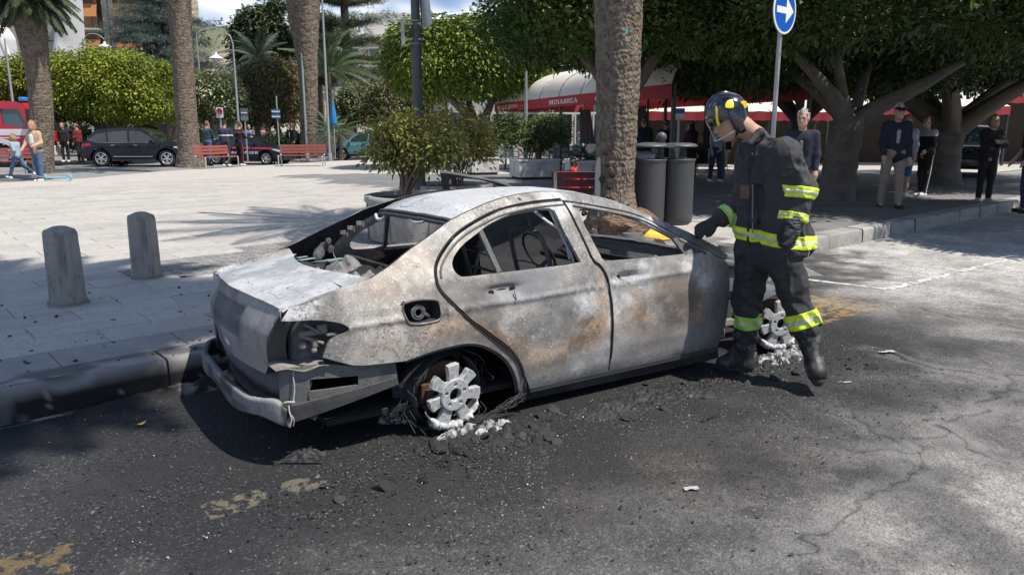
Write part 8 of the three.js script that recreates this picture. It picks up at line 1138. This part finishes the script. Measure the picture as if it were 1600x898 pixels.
lamp('plain slim lamp post just left of the far palm trunk', 464, -40, 41, '');
lamp('plain slim lamp post with dark foot just right of the far palm trunk', 500, -60, 38, '');
lamp('slim pale post rising behind the fire engine at the left edge', 6, 60, 36, '');
lamp('thin grey post standing in front of the bar awning', 822, 108, 24, '');
// far trees and bushes
function farTree(label, D, trunks, blobs, n, seed, o = {}) { const c0 = dep(blobs[0][0], blobs[0][1], D), t = thing(o.name ?? 'tree', label, o.cat ?? 'tree', [c0[0], 0, -D]), s = D / 1180; const rel = (x, y) => { const p = dep(x, y, D); return [p[0] - c0[0], p[1], 0]; };
  for (const [pts, w] of trunks) obj('trunk', limb(pts.map((p, i) => { const q = rel(p[0], p[1]); return [q[0], i ? q[1] : min(q[1], 0), (i % 2) * .2]; }), w, w * .5, 14, 9, seed), o.bark ?? barkM, t);
  foliage('crown', shell(blobs.map(([x, y, rx, ry]) => { const q = rel(x, y); return [q[0], q[1], 0, rx * s, ry * s, (rx + ry) / 2 * s * (o.deep ?? 1)]; }), n, seed, { lump: .3, depth: .45, gap: .34, gapf: .5, size: o.size ?? 1.4, ...o }), o.clump ?? bigClump, t, seed + 1).userData.kind = 'stuff'; return t; }
const grn = (a, b) => green(a, b);
{ // layered conifers
  const tiers = (label, D, px, tipY, baseY, wTop, wBot, nT, seed, o = {}) => { const c0 = dep(px, 203, D), t = thing('conifer', label, 'tree', [c0[0], 0, -D]), s = D / 1180, r = rng(seed), spots = []; const y0 = dep(px, baseY, D)[1], y1 = dep(px, tipY, D)[1]; obj('trunk', limb([[0, -.1, 0], [.1, y0, 0], [0, lerp(y0, y1, .6), .1], [0, y1, 0]], o.tw ?? .5, .08, 18, 10, seed), M([.07, .055, .045], .95), t);
    for (let k = 0; k < nT; k++) { const f = (k + .3 * r()) / nT, y = lerp(y0, y1, f), R_ = lerp(wBot, wTop, pow(f, o.pw ?? 1)) * s * (.85 + .3 * r()), nb = o.nb ?? 9; for (let b = 0; b < nb; b++) { const a = b / nb * 6.283 + r() * .7 + k, L = R_ * (.65 + .45 * r()), dy = o.up ?? .1; if (b % 2 === 0) obj('branch', bar([0, y - .2, 0], [cos(a) * L * .8, y + L * dy * .6, sin(a) * L * .8], .09, .03, 5), M([.07, .055, .045], .95), t); const m = Math.ceil(L * (o.dens ?? 7)); for (let q = 0; q < m; q++) { const e = pow((q + r()) / m, .7), sp = .22 * L * e; spots.push([cos(a) * L * e + (r() - .5) * sp * 2, y + L * e * dy - .3 * e * e * (o.droop ?? .6) + (r() - .5) * .35, sin(a) * L * e + (r() - .5) * sp * 2, (o.size ?? 1.2) * (.7 + .6 * r()), mix3(o.c0, o.c1, r()), true]); } } }
    foliage('crown', spots, needleClump, t, seed + 2, leafM(.7, .15)).userData.kind = 'stuff'; return t; };
  tiers('blue-green cedar with flat layered branches in front of the apartment block', 50, 262, -70, 118, 20, 105, 11, 601, { c0: [.07, .11, .09], c1: [.24, .31, .27], dens: 6.5, size: .95, nb: 12, tw: .7, up: .05, droop: 1.0 });
  tiers('tall araucaria with gappy layered branches and dark trunk', 58, 545, -170, 128, 30, 92, 10, 621, { c0: [.06, .085, .045], c1: [.20, .24, .13], dens: 5.5, size: 1.0, nb: 12, tw: .55, up: .16, droop: .2 });
}
farTree('dense dark evergreen behind the lamp with the bell shade', 60, [[[[415, 203], [415, 120]], .4]], [[412, 58, 42, 44], [398, 88, 30, 30], [430, 30, 26, 26]], 1500, 641, { color: grn([.035, .06, .022], [.10, .15, .05]), size: 1.6 });
farTree('rounded dark tree between the far palm and the araucaria', 62, [[[[500, 203], [500, 100]], .3]], [[496, 60, 26, 34], [508, 100, 20, 22]], 700, 651, { color: grn([.02, .04, .015], [.06, .085, .035]), size: 1.5 });
farTree('pale green oleander with cream flowers behind the officers', 42, [[[[330, 240], [332, 180]], .12], [[[345, 240], [342, 180]], .1]], [[335, 150, 44, 34], [308, 158, 22, 30], [362, 165, 26, 26]], 1500, 661, { color: (x, y, z, r) => r() < .25 ? [.6, .57, .42] : mix3([.14, .19, .06], [.30, .34, .13], r()), size: 1.0 });
farTree('reddish green oleander with twisted trunks behind the police car', 44, [[[[402, 245], [404, 205], [392, 170]], .22], [[[440, 245], [438, 210], [426, 180]], .24]], [[404, 150, 34, 42], [440, 150, 30, 44], [422, 118, 36, 24], [388, 170, 22, 22]], 1900, 671, { color: (x, y, z, r) => r() < .22 ? [.30, .15, .09] : mix3([.09, .13, .04], [.24, .26, .09], r()), size: 1.0 });
farTree('light green round tree right of the closed blue parasol', 50, [[[[556, 235], [556, 190]], .15]], [[562, 162, 34, 30], [535, 172, 16, 20]], 900, 681, { color: grn([.14, .18, .07], [.30, .32, .16]), size: 1.0 });
farTree('reddish flowering shrub tree just left of the dark post', 46, [[[[618, 240], [618, 190]], .15]], [[612, 160, 36, 34], [640, 175, 26, 26], [668, 172, 24, 22]], 1300, 691, { color: (x, y, z, r) => r() < .3 ? [.30, .17, .11] : mix3([.10, .13, .05], [.24, .25, .11], r()), size: 1.0 });
farTree('brownish low trees past the shrubs, below the flat topped ficus', 54, [[[[700, 235], [700, 200]], .12]], [[690, 178, 26, 18], [712, 185, 18, 18]], 500, 695, { color: grn([.10, .09, .035], [.22, .17, .08]), size: 1.0 });
farTree('dark green bushes below the paired blue signs', 42, [[[[446, 245], [446, 225]], .1]], [[440, 225, 30, 16], [466, 228, 14, 12]], 420, 701, { name: 'bush', cat: 'bush', color: grn([.025, .055, .015], [.07, .11, .03]), size: .8 });
farTree('dark bushes under the clipped ficus behind the black car', 52, [[[[250, 240], [250, 225]], .1]], [[150, 214, 60, 18], [260, 210, 60, 20], [60, 210, 40, 24]], 900, 711, { name: 'bush', cat: 'bush', color: grn([.015, .03, .01], [.05, .08, .02]), size: 1.2 });
{ // yucca and feathery palms
  const spiky = (label, px, py, D, n, sc, seed, name, colM) => { const q = dep(px, py, D), t = thing(name, label, 'plant', [q[0], 0, q[2]]); obj('trunk', limb([[0, -.1, 0], [.05, q[1] * .5, 0], [0, q[1], 0]], .16, .12, 10, 9, seed), palmM, t); const r = rng(seed); for (let k = 0; k < n; k++) { const f = new THREE.Mesh(FR[k % 3], colM); f.name = 'frond'; f.castShadow = f.receiveShadow = true; f.position.set(0, q[1], 0); f.rotation.order = 'YXZ'; f.rotation.set((r() - .5) * .4, k * 2.4 + r(), lerp(1.2, -.5, k / n)); f.scale.setScalar(sc * (.8 + .4 * r())); t.add(f); } return t; };
  const pg = M([.075, .12, .045], .6, { transmission: .2, thickness: 0 }), pg2 = M([.05, .08, .05], .6, { transmission: .2, thickness: 0 });
  spiky('feathery green palm right of the far palm trunk', 512, 112, 46, 26, 1.15, 721, 'feather_palm', pg);
  spiky('grey-green fan of palm leaves below the dark evergreen', 402, 92, 52, 18, .95, 731, 'feather_palm', pg2);
  spiky('yucca plant by the closed blue parasol', 514, 205, 41, 20, .5, 741, 'yucca', pg);
  spiky('second yucca plant farther right of the parasol', 530, 208, 43, 18, .45, 751, 'yucca', pg);
}
// wooded backdrop and hills
{
  const ridge = (x) => pl(x, [-400, -260, -160, -120, -60, -20, 40, 120, 260, 500], [70, 62, 66, 60, 50, 55, 48, 40, 34, 30]);
  struct('hills', grid(120, 24, (u, v) => { const x = lerp(-420, 500, u), d = lerp(240, 520, v); const e = pow(sin(v * PI * .5), .8), y = ridge(x * 330 / 360) * e * (.85 + .3 * fbm(x * .02, d * .02, 4, 9)) - 2; return [x, y, -d]; }, { color: (u, v, p) => { const n = fbm(p[0] * .05, p[2] * .05 + p[1] * .08, 4, 12), q = fbm(p[0] * .16, p[1] * .2, 3, 14); return mix3(mix3([.25, .20, .13], [.12, .125, .07], ss(.42, .62, n)), [.34, .29, .22], ss(.58, .72, q) * .7); } }), M(0xffffff, .95, { vertexColors: true }));
  const r = rng(88), sp = []; for (let k = 0; k < 500; k++) { const x = lerp(-330, 330, r()), d = lerp(300, 500, r()), v = (d - 240) / 280, y = ridge(x * 330 / 360) * pow(sin(clamp(v) * PI * .5), .8) * .97 - 1; sp.push([x, y, -d, 9 + 8 * r(), mix3([.03, .045, .02], [.07, .085, .035], r())]); }
  const hv = new THREE.Group(); hv.name = 'hillside_trees'; scene.add(hv); tag(hv, 'scattered dark trees on the dry hills at the skyline', 'trees', null, 'stuff'); foliage('crowns', sp, bigClump, hv, 90);
  for (let k = 0; k < 4; k++) { const x = [-118, -104, -96, -30][k], d = 380, y = ridge(x * 330 / 360) * .93; const t = thing('hill_house', ['small white house on the hill left of the far palm', 'second small white house on the hill skyline at the left', 'third small house on the hill skyline at the left', 'small house on the hill right of the araucaria'][k], 'house', [x, y, -d]); obj('wall', box(6, 4, 5, 0, 1, 0), wall([.58, .52, .45]), t); obj('roof', rt(box(6.6, .4, 5.6, 0, 0, 0), .15).translate(0, 3.2, 0), M([.3, .17, .12], .9), t); }
}
renderer.render(scene, camera);
